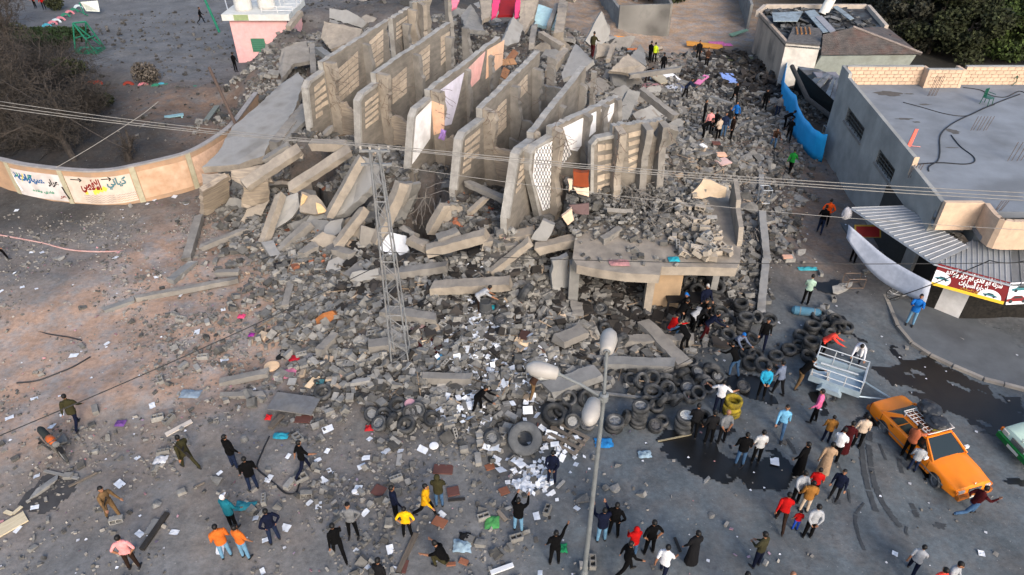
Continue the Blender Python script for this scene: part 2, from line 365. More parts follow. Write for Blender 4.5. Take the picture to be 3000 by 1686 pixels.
def bay(S, quad, rows, cols=1, parent=None, gap=.24, cgap=.07, skip=0.0, seed=1):
    """rows of pale hollow blocks between the grey ribs of a floor; quad: px TL, TR, BR, BL on the slab face"""
    r = random.Random(seed); q = [on_slab(S, x, y, 0) for x, y in quad]
    for i in range(rows):
        for j in range(cols):
            if r.random() < skip: continue
            u0, u1 = (j + cgap/2) / cols, (j + 1 - cgap/2) / cols; v0, v1 = (i + gap/2) / rows, (i + 1 - gap/2) / rows
            def pt(u, v): return q[0].lerp(q[1], u).lerp(q[3].lerp(q[2], u), v)
            c = [pt(u0, v0), pt(u1, v0), pt(u1, v1), pt(u0, v1)]
            c = [p + Vector((0, 0, r.uniform(-.03, .03))) for p in c]
            MB().prism([p + S.n * .035 for p in c], -S.n * .06).build('ceiling_block', PALEB, parent or S.o)
k2 = lambda x, y: K(2, x, y)
k3 = lambda x, y: K(3, x, y)
PINKW = paint('pink_plaster', (.72,.45,.42), dirt=(.5,.42,.38)); LILAC = paint('lilac_plaster', (.66,.64,.72), dirt=(.5,.48,.5)); PEACH = paint('peach_plaster', (.72,.50,.37), dirt=(.5,.42,.35)); WHITEP = paint('white_plaster', (.80,.80,.81), dirt=(.5,.48,.46), dirt_amt=.6)
A = floor_slab('A', k2(590,440), k2(1060,140), 3.2, [k2(596,500), k2(495,572), k2(472,625), k2(505,905)], zback=7.2)
A2 = floor_slab('A2', k2(1085,132), k2(1215,50), 3.2, None, ztop=7.15)
A3 = floor_slab('A3', k2(1225,20), k2(1370,-10), 3.2, None, ztop=7.0)
B = floor_slab('B', k2(965,520), k2(1500,160), 3.2, [k2(985,578), k2(872,660), k2(842,715), k2(852,1030)], zback=7.2)
Cc = floor_slab('C', k2(1350,640), k2(1850,262), 3.3, [k2(1350,690), k2(1250,770), k2(1228,830), k2(1200,1185)], zback=7.2)
D = floor_slab('D', k2(1720,770), k3(440,362), 3.2, [k2(1728,832), k2(1590,935), k2(1562,990), k2(1528,1345)], zback=7.2)
Es = floor_slab('E', k3(395,940), k3(765,470), 2.8, [k3(400,978), k3(300,1050), k3(276,1090), (1485,640)], zback=7.2)
Fs = floor_slab('F', k3(525,905), k3(1000,680), 2.8, [k3(520,962), k3(400,1035), k3(362,1085), (1545,500), (1578,640)], ztop=6.9)
Gs = floor_slab('G', k3(955,890), k3(1310,850), 2.8, [k3(960,950), k3(835,975), k3(795,1025), k3(790,1440)], ztop=7.0)
slabs = dict(A=A, B=B, C=Cc, D=D, E=Es, F=Fs, G=Gs)
# balcony ends: block rows
for S, quad, rows in ((A, [k2(530,610),k2(600,545),k2(640,790),k2(545,850)], 5), (B, [k2(890,720),k2(985,640),k2(985,850),k2(895,920)], 5),
                      (D, [k2(1600,985),k2(1705,900),k2(1690,1160),k2(1580,1240)], 5), (Gs, [k3(845,1010),k3(950,1000),k3(950,1400),k3(840,1440)], 6),
                      (Es, [k3(310,1110),k3(375,1060),k3(330,1300),k3(265,1380)], 5)):
    bay(S, quad, rows, 2, S.fin, gap=.42, cgap=.06, skip=.04, seed=rows + int(S.L))
# bays of the standing floors
bay(A, [k2(695,490),k2(840,360),k2(850,610),k2(705,740)], 6, 2, seed=3); bay(A, [k2(920,290),k2(1020,205),k2(1020,440),k2(920,520)], 6, 2, seed=4)
bay(A2, [k2(1110,165),k2(1190,110),k2(1190,230),k2(1110,290)], 4, 1, seed=5)
bay(B, [k2(1080,560),k2(1185,470),k2(1185,660),k2(1085,740)], 5, 2, seed=6); bay(B, [k2(1270,370),k2(1350,310),k2(1345,560),k2(1270,620)], 6, 2, seed=7); bay(B, [k2(1425,260),k2(1490,215),k2(1490,400),k2(1425,470)], 5, 1, seed=8)
bay(D, [k3(80,820),k3(200,690),k3(200,900),k3(90,1010)], 5, 2, seed=9); bay(D, [k3(270,610),k3(350,520),k3(350,640),k3(280,720)], 3, 1, seed=10)
bay(Gs, [k3(1060,930),k3(1165,910),k3(1130,1190),k3(1060,1230)], 5, 1, gap=.45, seed=11)
# columns
for S, s_list in ((A, (.25, s_of(A, *k2(890,300)), s_of(A, *k2(1062,150)))), (A2, (s_of(A2, *k2(1205,60)),)), (A3, (.6, 3.0)),
                  (B, (.25, s_of(B, *k2(1245,375)), s_of(B, *k2(1400,245)), s_of(B, *k2(1490,175)))),
                  (Cc, (.25, s_of(Cc, *k2(1600,480)), s_of(Cc, *k2(1740,380)))), (D, (.25, s_of(D, *k3(240,600)), s_of(D, *k3(370,470)), s_of(D, *k3(430,380)))),
                  (Es, (.25, s_of(Es, *k3(600,740)), s_of(Es, *k3(700,580)), s_of(Es, *k3(755,490)))), (Fs, (.2, s_of(Fs, *k3(780,800)), s_of(Fs, *k3(880,730)), s_of(Fs, *k3(980,690)))), (Gs, (.25, 1.55, 2.4))):
    for i, s in enumerate(s_list): column(S, s, prot=(.22 if S is Es else .38 if S in (Fs,) else .6) if i == 0 else (.3 if S in (Es, Fs) else .22 if S is Cc else .5), seed=i + int(S.L * 7), m=CONC_W if i == 0 else CONC)
# spandrel strips and partitions between neighbouring floors
def spandrel(S, px_pts, zb, seed):
    q = [on_plane(x, y, S.a + S.h * .12, S.h) for x, y in px_pts]; top = []
    for a, b_ in zip(q[:-1], q[1:]): top += jag(a, b_, 5, .12, seed, Vector((0,0,1)))[:-1]
    top.append(q[-1]); MB().prism(top + [Vector((q[-1].x, q[-1].y, zb)), Vector((q[0].x, q[0].y, zb))], S.h * .22).build('spandrel_wall', CONC_BOARD, ruin)
spandrel(A, [k2(695,735), k2(745,725), k2(840,850)], 2.0, 1); spandrel(B, [k2(1030,830), k2(1090,820), k2(1215,870)], 2.0, 2); spandrel(D, [k2(1790,1035), k3(110,1045), k3(270,1075)], 2.0, 3); spandrel(Cc, [k2(1440,990), k2(1500,960), k2(1560,985)], 2.5, 4)
cross_wall(A, s_of(A, *k2(1062,150)) + .2, 2.6, 6.2, 3, seed=11, m=CONC_W); cross_wall(D, s_of(D, *k3(240,600)), 2.6, 5.4, 2.6, seed=12, m=CONC, amp=.35); cross_wall(D, 3.2, 2.6, 4.6, 2.4, seed=13, m=CONC_G)
cross_wall(D, s_of(D, *k3(400,420)), 3.0, 6.0, 2.6, seed=14, m=CONC_G); cross_wall(Es, s_of(Es, *k3(600,740)), 2.3, 5.2, 2.5, seed=15, m=CONC_G); cross_wall(Es, s_of(Es, *k3(720,560)), 2.5, 5.5, 2.5, seed=16, m=CONC)
cross_wall(B, s_of(B, *k2(1400,245)), 2.8, 5.6, 3, seed=17, m=CONC_G); cross_wall(Cc, s_of(Cc, *k2(1740,380)) + 1.2, 2.6, 5.6, 3, seed=18, m=CONC_W); cross_wall(Fs, s_of(Fs, *k3(880,730)), 1.8, 6.2, 2.5, seed=19, m=CONC_G)
# painted faces on some floors (former ceilings)
def skin(S, pts, m, name='plaster_face', off=.03, parent=None):
    q = [on_slab(S, x, y, off) for x, y in pts]
    return MB().prism(q, -S.n * .05).build(name, m, parent or S.o)
skin(Cc, [k2(1235,845),k2(1360,715),k2(1350,980),k2(1240,1140),k2(1215,1170)], WHITEP, parent=Cc.fin); skin(Cc, [k2(1415,645),k2(1590,515),k2(1545,720),k2(1500,880),k2(1420,900)], LILAC)
skin(Cc, [k2(1600,505),k2(1740,365),k2(1700,560),k2(1620,640)], PINKW); skin(Cc, [k2(1755,355),k2(1875,285),k2(1860,460),k2(1745,560)], PEACH)
skin(Fs, [k3(600,905),k3(835,790),k3(830,930),k3(760,990),k3(700,1070),k3(650,1060)], WHITEP); skin(Fs, [k3(870,775),k3(990,715),k3(930,860),k3(870,910)], WHITEP)
# peach front column of slab C
pq = [on_plane(*k2(x, y), Cc.a + Cc.h * .06, Cc.h) for x, y in ((1362,715),(1448,748),(1452,900),(1440,935),(1352,968))]; MB().prism(pq, Cc.h * .05).build('peach_column_face', PEACH, ruin)
# white lattice-tiled face of slab F with its mesh of dark reinforcement
fq = [k3(405,1060), k3(600,960), k3(660,1090), k3(585,1180), k3(570,1270), (1632,600), (1590,618), (1560,520)]
wf = skin(Fs, fq, WHITEP, 'white_soffit', .02, Fs.fin)
mesh_m = MB()
def in_poly(x, y, poly):
    c = False; n = len(poly)
    for i in range(n):
        x1, y1 = poly[i]; x2, y2 = poly[i-1]
        if (y1 > y) != (y2 > y) and x < (x2-x1)*(y-y1)/(y2-y1)+x1: c = not c
    return c
for d in (0, 1):
    for k in range(-30, 60):
        run = []
        for t in range(80):
            y = 395 + t * 3.0; x = 1550 + k * 9 + (t * 3.0 * .42 * (1 if d else -1)) + (0 if d else 40)
            if in_poly(x, y, fq): run.append(on_slab(Fs, x, y, .06))
            elif run:
                if len(run) > 2: mesh_m.tube(run, .012, 3, False)
                run = []
        if len(run) > 2: mesh_m.tube(run, .012, 3, False)
mesh_m.build('reinforcing_mesh', WIRED, Fs.fin)
r_ = random.Random(9)
for S in (A, B, Cc, D, Es, Fs, Gs):                       # bent bars where floors and columns tore
    mb = MB()
    for i in range(34):
        sA = r_.choice((0, 0, S.L, r_.uniform(0, S.L))); zz0 = S.ztop - r_.uniform(0, 2.6); p = S.a + S.h * sA; p = Vector((p.x, p.y, zz0)) + S.n * r_.uniform(.1, .7); pts = [p]
        d = (S.n + Vector((r_.gauss(0,.7), r_.gauss(0,.7), r_.gauss(.1,.6)))).normalized()
        for k in range(4): d = (d + Vector((r_.gauss(0,.3), r_.gauss(0,.3), r_.gauss(-.15,.3)))).normalized(); pts.append(pts[-1] + d * r_.uniform(.12,.26))
        mb.tube(pts, .012, 3, False)
    mb.build('torn_rebar', REBAR, ruin)['kind'] = 'stuff'
kids_world(ruin)

# surviving ground floor: a roof slab over the tyre workshop
ws = empty('workshop_shell', (5.8, 23.2, .4), 'surviving ground floor workshop with flat roof slab and open front', 'building ruin')
zr = ROOF['z']
fl = [PK(7,670,500,zr), PK(7,700,548,zr), PK(7,860,580,zr), PK(7,1050,607,zr), PK(7,1285,618,zr), PK(7,1300,560,zr), PK(7,1560,562,zr), PK(7,1830,570,zr), PK(7,1855,520,zr), PK(7,1862,250,zr), P(2150,560,zr), P(1900,540,zr), P(1700,560,zr)]
MB().prism(fl, Vector((0, 0, -.42))).build('roof_slab', CONC_W, ws)
def post(k, x, y, zt, zb, w, m, d=None):
    p = PK(k, x, y, zt); return MB().box((p.x, p.y + .35, (zt + zb) / 2), (w, d or w, zt - zb)).build('column', m, ws)
post(7, 690, 560, zr-.42, -.2, .42, CONC_G); post(7, 1245, 600, zr-.42, -.2, .34, CONC_W)
a = PK(7,1275,600,zr-.42); b_ = PK(7,1490,600,zr-.42)
MB().box(((a.x+b_.x)/2, a.y + .75, 1.45), (b_.x-a.x, .3, 2.7)).build('wall_panel', paint('ochre_panel', (.42,.32,.22), dirt=(.3,.24,.18)), ws)
MB().box((5.9, 29.2, 1.3), (6.8, .3, 3.2)).build('back_wall', CONC_G, ws); MB().box((9.15, 27.0, 1.3), (.3, 4.0, 3.0)).build('side_wall', CONC_G, ws)
# parapet left standing on the right edge
pp = [(2147,566,zr),(2147,500,zr)]
a = P(2158, 722, zr); b_ = P(2135, 590, zr); d = (b_ - a).normalized()
MB().prism([a, b_, b_ + Vector((0,0,1.15)), a.lerp(b_, .55) + Vector((0,0,1.05)), a.lerp(b_, .5) + Vector((0,0,.75)), a.lerp(b_, .1) + Vector((0,0,.7)), a + Vector((0,0,.25))], Vector((.22,.03,0))).build('parapet', CONC_W, ws)
kids_world(ws)

# ------------------------------------------------------------------ loose slabs, beams and columns in the ruin
def slab_px(name, pts, thick, m, label, cat='concrete slab', down=True, ms=None, group=None, sub=None):
    """pts: (px, py, z) outline of the face one sees; thickness goes away from the camera"""
    dz = 0.0                                               # rest on the heap rather than inside it
    for _ in range(25):
        q = [P(x, y, z + dz) for x, y, z in pts]
        if min(p.z - hz(p.x, p.y) for p in q) > -.12: break
        dz += .1
    n = Vector()
    for i in range(1, len(q)-1): n += (q[i]-q[0]).cross(q[i+1]-q[0])
    n.normalize()
    if n.dot(Vector((0,0,CAM_H)) - q[0]) < 0: n = -n
    r_ = random.Random(int(pts[0][0] * 7)); q2 = []
    for i in range(len(q)):                                # broken, uneven outline
        a, c = q[i], q[(i+1) % len(q)]; k = max(1, int((c-a).length / .3)); e = n.cross(c - a).normalized()
        for t in range(k): q2.append(a.lerp(c, t/k) + (e * r_.uniform(-.07,.05) if t else Vector()))
    q = q2
    o = MB().prism(q, -n * thick, 0, 1 if isinstance(m, list) else None).build(name, m)
    recenter(o); return tag(o, label, cat, group)
def q6(x, y): return (560 + x * .27174, 420 + y * .27174)       # enlarged crop of the left front
def q7(x, y): return (1250 + x * .31083, 350 + y * .31083)      # enlarged crop of the middle
def S(f, *pts): return [(*f(x, y), z) for x, y, z in pts]
slab_px('concrete_fragment', S(k2, (460,560,3.9),(440,640,3.6),(400,760,3.3),(330,880,3.0),(220,990,2.7),(180,1100,2.35),(0,1165,2.2),(-265,1185,2.1),(-150,1080,2.35),(-50,900,2.6),(120,760,3.0),(290,600,3.5),(420,510,4.0)), .4, [CONC_L, CONC_W], 'large smooth grey slab sloping down beside the mural wall')
W_L = 'concrete wall'
slab_px('concrete_fragment', S(q6, (125,525,2.2),(400,360,2.4),(430,620,.4),(180,780,.1),(125,785,.1)), .3, CONC_BOARD, 'brown board-marked wall panel under the sloping slab by the mural wall', W_L)
slab_px('concrete_fragment', S(q6, (560,480,2.2),(830,400,2.6),(855,640,.9),(600,705,.8),(540,690,.8)), .3, CONC_BOARD, 'square brown wall panel under two fallen beams', W_L)
slab_px('concrete_fragment', S(q6, (600,710,.9),(850,610,1.1),(760,780,.5),(520,910,.1),(490,900,.1)), .25, CONC_W, 'tan wall foot leaning out below the square brown panel', W_L)
slab_px('concrete_fragment', S(q6, (110,330,2.3),(400,330,2.5),(410,360,2.3),(140,480,2.1)), .25, CONC_BOARD, 'dark strip of wall tucked under the edge of the sloping slab', W_L)
slab_px('concrete_fragment', S(q6, (430,290,2.6),(800,230,2.9),(880,420,2.2),(560,470,2.0),(430,380,2.2)), .25, CONC_BOARD, 'board-marked panel lying behind the first fallen beam', W_L)
SB = 'concrete beam'
def beam(f, x1, y1, z1, x2, y2, z2, w, h, m, label, group=None, roll=0):
    for _ in range(25):
        a = P(*f(x1, y1), z1); c = P(*f(x2, y2), z2)
        if a.z - hz(a.x, a.y) < -.02: z1 += .1
        elif c.z - hz(c.x, c.y) < -.02: z2 += .1
        else: break
    d = (c - a); L = d.length; d.normalize()
    q = d.to_track_quat('X', 'Z'); rm = q.to_matrix() @ Matrix.Rotation(roll, 3, 'X')
    r = random.Random(int(x1 + y1)); mb = MB(); n = max(5, int(L / .28)); rings = []
    for i in range(n + 1):
        x = -L/2 + L * i / n; j = .045 if 0 < i < n else .12
        rings.append([Vector((x + (r.uniform(-.12,.12) if i in (0, n) else 0), sy * w/2 + r.uniform(-j, j) * w, sz * h/2 + r.uniform(-j, j) * h)) for sy, sz in ((-1,-1),(1,-1),(1,1),(-1,1))])
    vs = [v for rg in rings for v in rg]; fs = [(0,1,2,3)[::-1], tuple(n*4 + k for k in range(4))]
    for i in range(n):
        for k in range(4): fs.append((i*4 + k, i*4 + (k+1) % 4, (i+1)*4 + (k+1) % 4, (i+1)*4 + k))
    mb.add(vs, fs)
    o = link('fallen_girder', mb.mesh('fallen_girder', m)); o.matrix_world = Matrix.Translation((a + c) / 2) @ rm.to_4x4()
    return tag(o, label, SB, group)
beam(q6, 560,470,2.5, 1180,60,3.6, .62, .36, CONC_W, 'thick tan beam with a ragged lower edge beside the sloping slab', roll=.35)
beam(q6, 1060,500,2.3, 1720,70,3.9, .58, .34, CONC_W, 'long tan beam bridging the dark hole beside the lattice pylon', roll=.35)
beam(q6, 790,190,3.0, 1060,20,3.6, .45, .3, CONC, 'narrow beam along the broken edge of the sloping slab')
beam(q6, 1290,20,3.9, 1660,30,3.9, .6, .45, CONC_W, 'short flat beam lying above the dark hole')
beam(q6, 1180,140,3.3, 1090,60,3.5, .25, .25, CONC_W, 'stub of beam poking up at the beam end', roll=.5)
slab_px('concrete_fragment', S(q6, (1850,140,4.3),(1960,190,4.2),(1990,420,3.6),(1800,620,2.6),(1640,760,1.9),(1480,800,1.7),(1560,620,2.3),(1700,380,3.3)), .5, CONC_L, 'tall smooth grey wall leaning behind the lattice pylon', W_L)
beam(q6, 1840,160,4.4, 1480,800,1.9, .5, .4, CONC_W, 'rough tan edge beam of the leaning grey wall', roll=.3)
slab_px('concrete_fragment', S(q6, (1640,810,1.7),(1620,950,1.3),(1420,1110,.8),(1360,1110,.8),(1440,900,1.4),(1500,840,1.6)), .3, CONC_L, 'pale grey panel with rounded foot below the leaning wall', W_L)
slab_px('concrete_fragment', S(q6, (980,590,2.1),(1150,530,2.2),(1170,680,1.7),(1090,800,1.2),(870,970,.6),(880,900,.8)), .25, CONC_L, 'smooth pale wall panel leaning left above orange bricks', W_L)
beam(q6, 970,560,2.3, 780,1090,.4, .4, .4, CONC_W, 'steep tan column beside the smooth pale panel', roll=.2)
slab_px('concrete_fragment', S(q6, (1190,520,2.2),(1350,560,2.2),(1480,740,1.6),(1330,770,1.5),(1170,740,1.6)), .2, CONC_W, 'broken tan panel with cream paint above the bricks', W_L)
slab_px('plaster_piece', S(q6, (1200,545,2.27),(1250,570,2.27),(1215,640,1.97),(1180,670,1.87)), .05, mat('cream_plaster', (.75,.55,.33)), 'upper cream painted plaster piece on the broken tan panel', 'plaster')
slab_px('plaster_piece', S(q6, (1345,640,2.0),(1400,660,1.95),(1470,740,1.68),(1370,760,1.62)), .05, MATS['cream_plaster'], 'rounded cream painted plaster piece above the bricks', 'plaster')
beam(q6, 1870,720,2.6, 1570,1110,1.3, .45, .4, CONC_W, 'loose column propped over the pale panel foot', roll=.2)
beam(q6, 1270,880,1.3, 960,1160,.6, .42, .4, CONC, 'grey beam lying across the orange bricks')
beam(q6, 1340,1120,1.1, 1200,1210,.9, .5, .4, CONC, 'short grey beam below the pale panel foot')
beam(q6, 830,1090,.75, 930,1270,.5, .5, .4, CONC_L, 'stubby pale column lying by a dark mattress')
beam(q6, 1560,1160,1.3, 1740,1220,1.2, .45, .4, CONC, 'grey beam stump left of the pylon foot')
slab_px('concrete_fragment', S(q6, (1760,850,1.9),(2010,960,1.7),(1960,1130,1.0),(1720,1020,1.2)), .25, CONC_W, 'tan wall piece lying between column and pylon', W_L)
slab_px('concrete_fragment', S(q6, (2230,430,3.9),(2390,430,3.8),(2330,640,3.0),(2190,800,2.2),(2030,880,2.0)), .45, CONC, 'steep grey wall with jagged blocks right of the pylon', W_L)
beam(q6, 2280,430,4.0, 1990,1100,1.3, .55, .5, CONC_W, 'long rough column standing behind the pylon', roll=.2)
slab_px('concrete_fragment', S(q6, (2390,450,3.6),(2480,430,3.5),(2420,640,2.2),(2300,850,1.5),(2190,870,1.5),(2240,700,2.2)), .2, CONC_G, 'dark ribbed wall panel in the hole right of the pylon', W_L)
slab_px('concrete_fragment', S(q6, (2150,960,2.0),(2320,1000,1.9),(2350,1150,1.4),(2200,1300,1.0),(1970,1280,1.0),(1980,1200,1.2)), .25, paint('white_slab', (.62,.63,.65), dirt=(.4,.39,.38)), 'white painted slab lying behind the pylon shaft', W_L)
slab_px('concrete_fragment', S(q6, (2290,880,2.4),(2410,960,2.3),(2390,1020,2.1),(2240,920,2.2)), .45, CONC, 'chunk of grey floor above the white slab', W_L)
beam(q6, 2350,1040,2.2, 2540,1130,2.2, .4, .35, CONC_W, 'short pale beam right of the white slab')
beam(q7, 20,1240,2.3, 570,1095,3.0, .5, .45, CONC_W, 'pale beam with whitewashed top spanning the dark gap')
beam(q7, 510,1170,2.6, 1010,1080,2.9, .6, .4, CONC_W, 'cracked beam under scattered hollow blocks')
beam(q7, 630,1200,2.4, 850,1190,2.5, .4, .3, CONC, 'broken beam stub below the cracked beam')
beam(q7, 1030,1225,2.7, 1680,1070,3.1, .5, .4, CONC_W, 'long tan edge beam above the workshop corner')
slab_px('concrete_fragment', S(q7, (1090,950,3.9),(1205,1000,3.7),(1130,1150,3.0),(980,1130,3.0)), .4, CONC_L, 'rectangular grey floor piece tipped over the beams')
beam(q7, 610,1445,1.5, 980,1150,3.1, .35, .3, CONC_W, 'thin slanting tan post propped on the tipped floor piece')
beam(q7, 20,1080,2.2, 180,800,3.6, .42, .4, CONC_W, 'tan post leaning in the dark hole', roll=.2)
beam(q7, 120,1140,2.6, 320,1070,2.8, .5, .45, CONC, 'grey beam stub behind the whitewashed beam')
beam(q7, 380,600,3.9, 740,760,3.6, .35, .25, CONC, 'thin ledge below the narrow tan spandrel')
beam(q7, 400,890,3.5, 560,740,3.9, .25, .22, CONC_W, 'slim post leaning on block rubble')
slab_px('concrete_fragment', S(k3, (1060,1010,5.6),(1240,1130,4.4),(1230,1420,3.2),(1050,1440,3.2),(1030,1230,4.3)), .3, CONC_G, 'dark grey wall stub beside the rightmost standing floor', W_L)
slab_px('concrete_fragment', S(k3, (1310,900,6.3),(1420,930,5.8),(1400,1010,5.0),(1240,1100,4.4),(1230,1000,5.2)), .3, CONC, 'curved broken floor end hanging at the right', W_L)
slab_px('concrete_fragment', S(k3, (1060,640,5.4),(1150,650,5.2),(1060,850,4.3),(970,860,4.4)), .3, CONC_G, 'grey floor stub right of the white ceiling face')
beam(k3, 1150,640,4.4, 1400,840,3.6, .4, .4, CONC, 'long grey beam running down the right flank of the ruin')
# upper ruin: slabs behind
slab_px('concrete_fragment', S(k3, (690,310,5.4),(820,430,5.0),(720,520,4.4),(600,560,4.0),(590,520,4.2)), .3, CONC_L, 'smooth grey slab with a man standing on its edge')
slab_px('concrete_fragment', S(k3, (875,80,6.0),(935,190,5.0),(930,290,4.0),(820,340,3.7),(760,290,4.2)), .3, CONC_L, 'pointed grey slab standing behind the man on the slab')
slab_px('concrete_fragment', S(k3, (850,300,4.0),(960,310,3.6),(920,390,3.2),(830,420,3.4)), .25, CONC_W, 'tan slab at the foot of the pointed grey slab')
slab_px('concrete_fragment', S(k3, (930,500,3.5),(1060,380,3.8),(1190,480,3.0),(1150,560,2.6),(1060,520,2.9)), .25, CONC_W, 'cracked tan floor piece in the rear rubble')
slab_px('concrete_fragment', S(k3, (1150,310,2.8),(1180,360,2.5),(1190,470,2.2),(1080,400,2.6)), .25, CONC_G, 'curved grey slab end near the yellow-green shirt')
beam(k3, 610,0,5.5, 570,260,4.2, .7, .6, CONC_W, 'tall tan column standing on the rear rubble'); beam(k3, 560,40,5.0, 500,200,4.3, .35, .35, CONC, 'grey post beside the tall rear column')
beam(k3, 650,0,6.3, 690,-60,6.8, .8, .5, CONC_W, 'column top at the rear edge of the ruin')
slab_px('concrete_fragment', S(k3, (300,0,5.6),(430,0,5.6),(400,120,4.7),(330,230,4.0),(290,190,4.2)), .4, CONC_W, 'tan wall slab standing beside the pink room wall', W_L)
PINKH = paint('hot_pink_plaster', (.62,.09,.22)); REDW = paint('red_plaster', (.30,.02,.03)); BLUEW = paint('pale_blue_plaster', (.44,.60,.64), dirt=(.4,.4,.4))
slab_px('concrete_fragment', S(k3, (105,0,5.4),(160,0,5.4),(130,110,4.6),(95,130,4.5)), .2, PINKH, 'left pink room wall strip beside dark red wall', W_L)
slab_px('concrete_fragment', S(k3, (160,0,5.0),(270,0,5.0),(250,110,4.4),(140,110,4.5)), .2, REDW, 'dark red room wall in the rear ruin', W_L)
slab_px('concrete_fragment', S(k3, (270,0,5.6),(325,0,5.6),(300,110,4.7),(260,140,4.6)), .2, PINKH, 'right pink room wall strip beside dark red wall', W_L)
slab_px('concrete_fragment', S(k3, (425,30,4.8),(560,70,4.6),(540,200,3.8),(400,170,4.0)), .25, BLUEW, 'pale blue plastered wall in the rear ruin', W_L)
slab_px('concrete_fragment', S(k2, (1500,0,5.2),(1560,0,5.2),(1540,50,4.8),(1500,70,4.7)), .2, paint('rose_plaster', (.68,.25,.33)), 'rose pink wall corner behind the second standing floor', W_L)
slab_px('concrete_fragment', S(k2, (1640,30,5.2),(1700,120,4.6),(1740,220,4.2),(1600,210,4.3),(1570,110,4.7)), .35, CONC_G, 'grey slab leaning in the rear beside tan column')
slab_px('concrete_fragment', S(k2, (1700,0,5.6),(1790,0,5.6),(1780,110,4.9),(1720,150,4.7)), .35, CONC_W, 'tan upright slab behind the third standing floor')
slab_px('concrete_fragment', S(k2, (1860,300,5.2),(1940,120,6.0),(2010,180,5.4),(1980,300,4.8),(1900,330,4.8)), .3, CONC_L, 'pale rounded slab piece behind the peach wall')
slab_px('concrete_fragment', S(k2, (640,60,5.6),(760,70,5.6),(910,160,5.0),(870,200,4.6),(640,130,5.0)), .3, CONC_L, 'sheet of grey floor draped on the rear left rubble')
slab_px('concrete_fragment', S(k2, (600,150,4.9),(870,205,4.6),(850,270,4.2),(650,350,3.6),(580,270,4.0)), .25, CONC_W, 'tan curved floor sheet on the rear left rubble')
slab_px('concrete_fragment', S(k2, (300,350,3.6),(400,300,3.9),(480,290,3.9),(510,430,3.2),(390,450,3.0),(300,560,2.5),(280,480,2.8)), .3, CONC, 'broken grey floor piece near the pink hut')
beam(k2, 520,330,3.6, 530,530,2.9, .4, .4, CONC, 'upright post beside the first standing floor'); beam(k2, 560,350,3.9, 640,410,3.9, .5, .4, CONC_G, 'grey beam end touching the first standing floor')
beam(k2, 440,90,4.2, 350,200,3.6, .4, .4, CONC_W, 'tan beam in the rear left rubble')
beam(k2, 480,760,3.3, 250,1040,2.7, .6, .5, CONC, 'grey beam lying between the sloping slab and first balcony')
slab_px('concrete_fragment', S(k2, (470,740,3.6),(500,830,3.4),(300,1020,2.8),(240,1010,2.8)), .25, CONC_G, 'dark strip of floor beside the sloping slab edge')
beam(k3, 620,370,4.6, 500,520,4.2, .5, .5, CONC_W, 'tan broken beam behind the fourth standing floor'); beam(k3, 440,240,4.9, 600,340,4.5, .45, .4, CONC_W, 'tan beam lying on furniture in the rear ruin'); beam(k3, 400,190,4.9, 380,330,4.3, .4, .4, CONC, 'grey column stub in the rear ruin')
beam(k3, 1440,490,4.0, 1070,540,3.4, .35, .3, CONC, 'thin beam in the rear rubble hollow'); beam(k3, 960,320,3.9, 920,430,3.4, .3, .3, CONC_W, 'short post by the cracked tan floor piece')
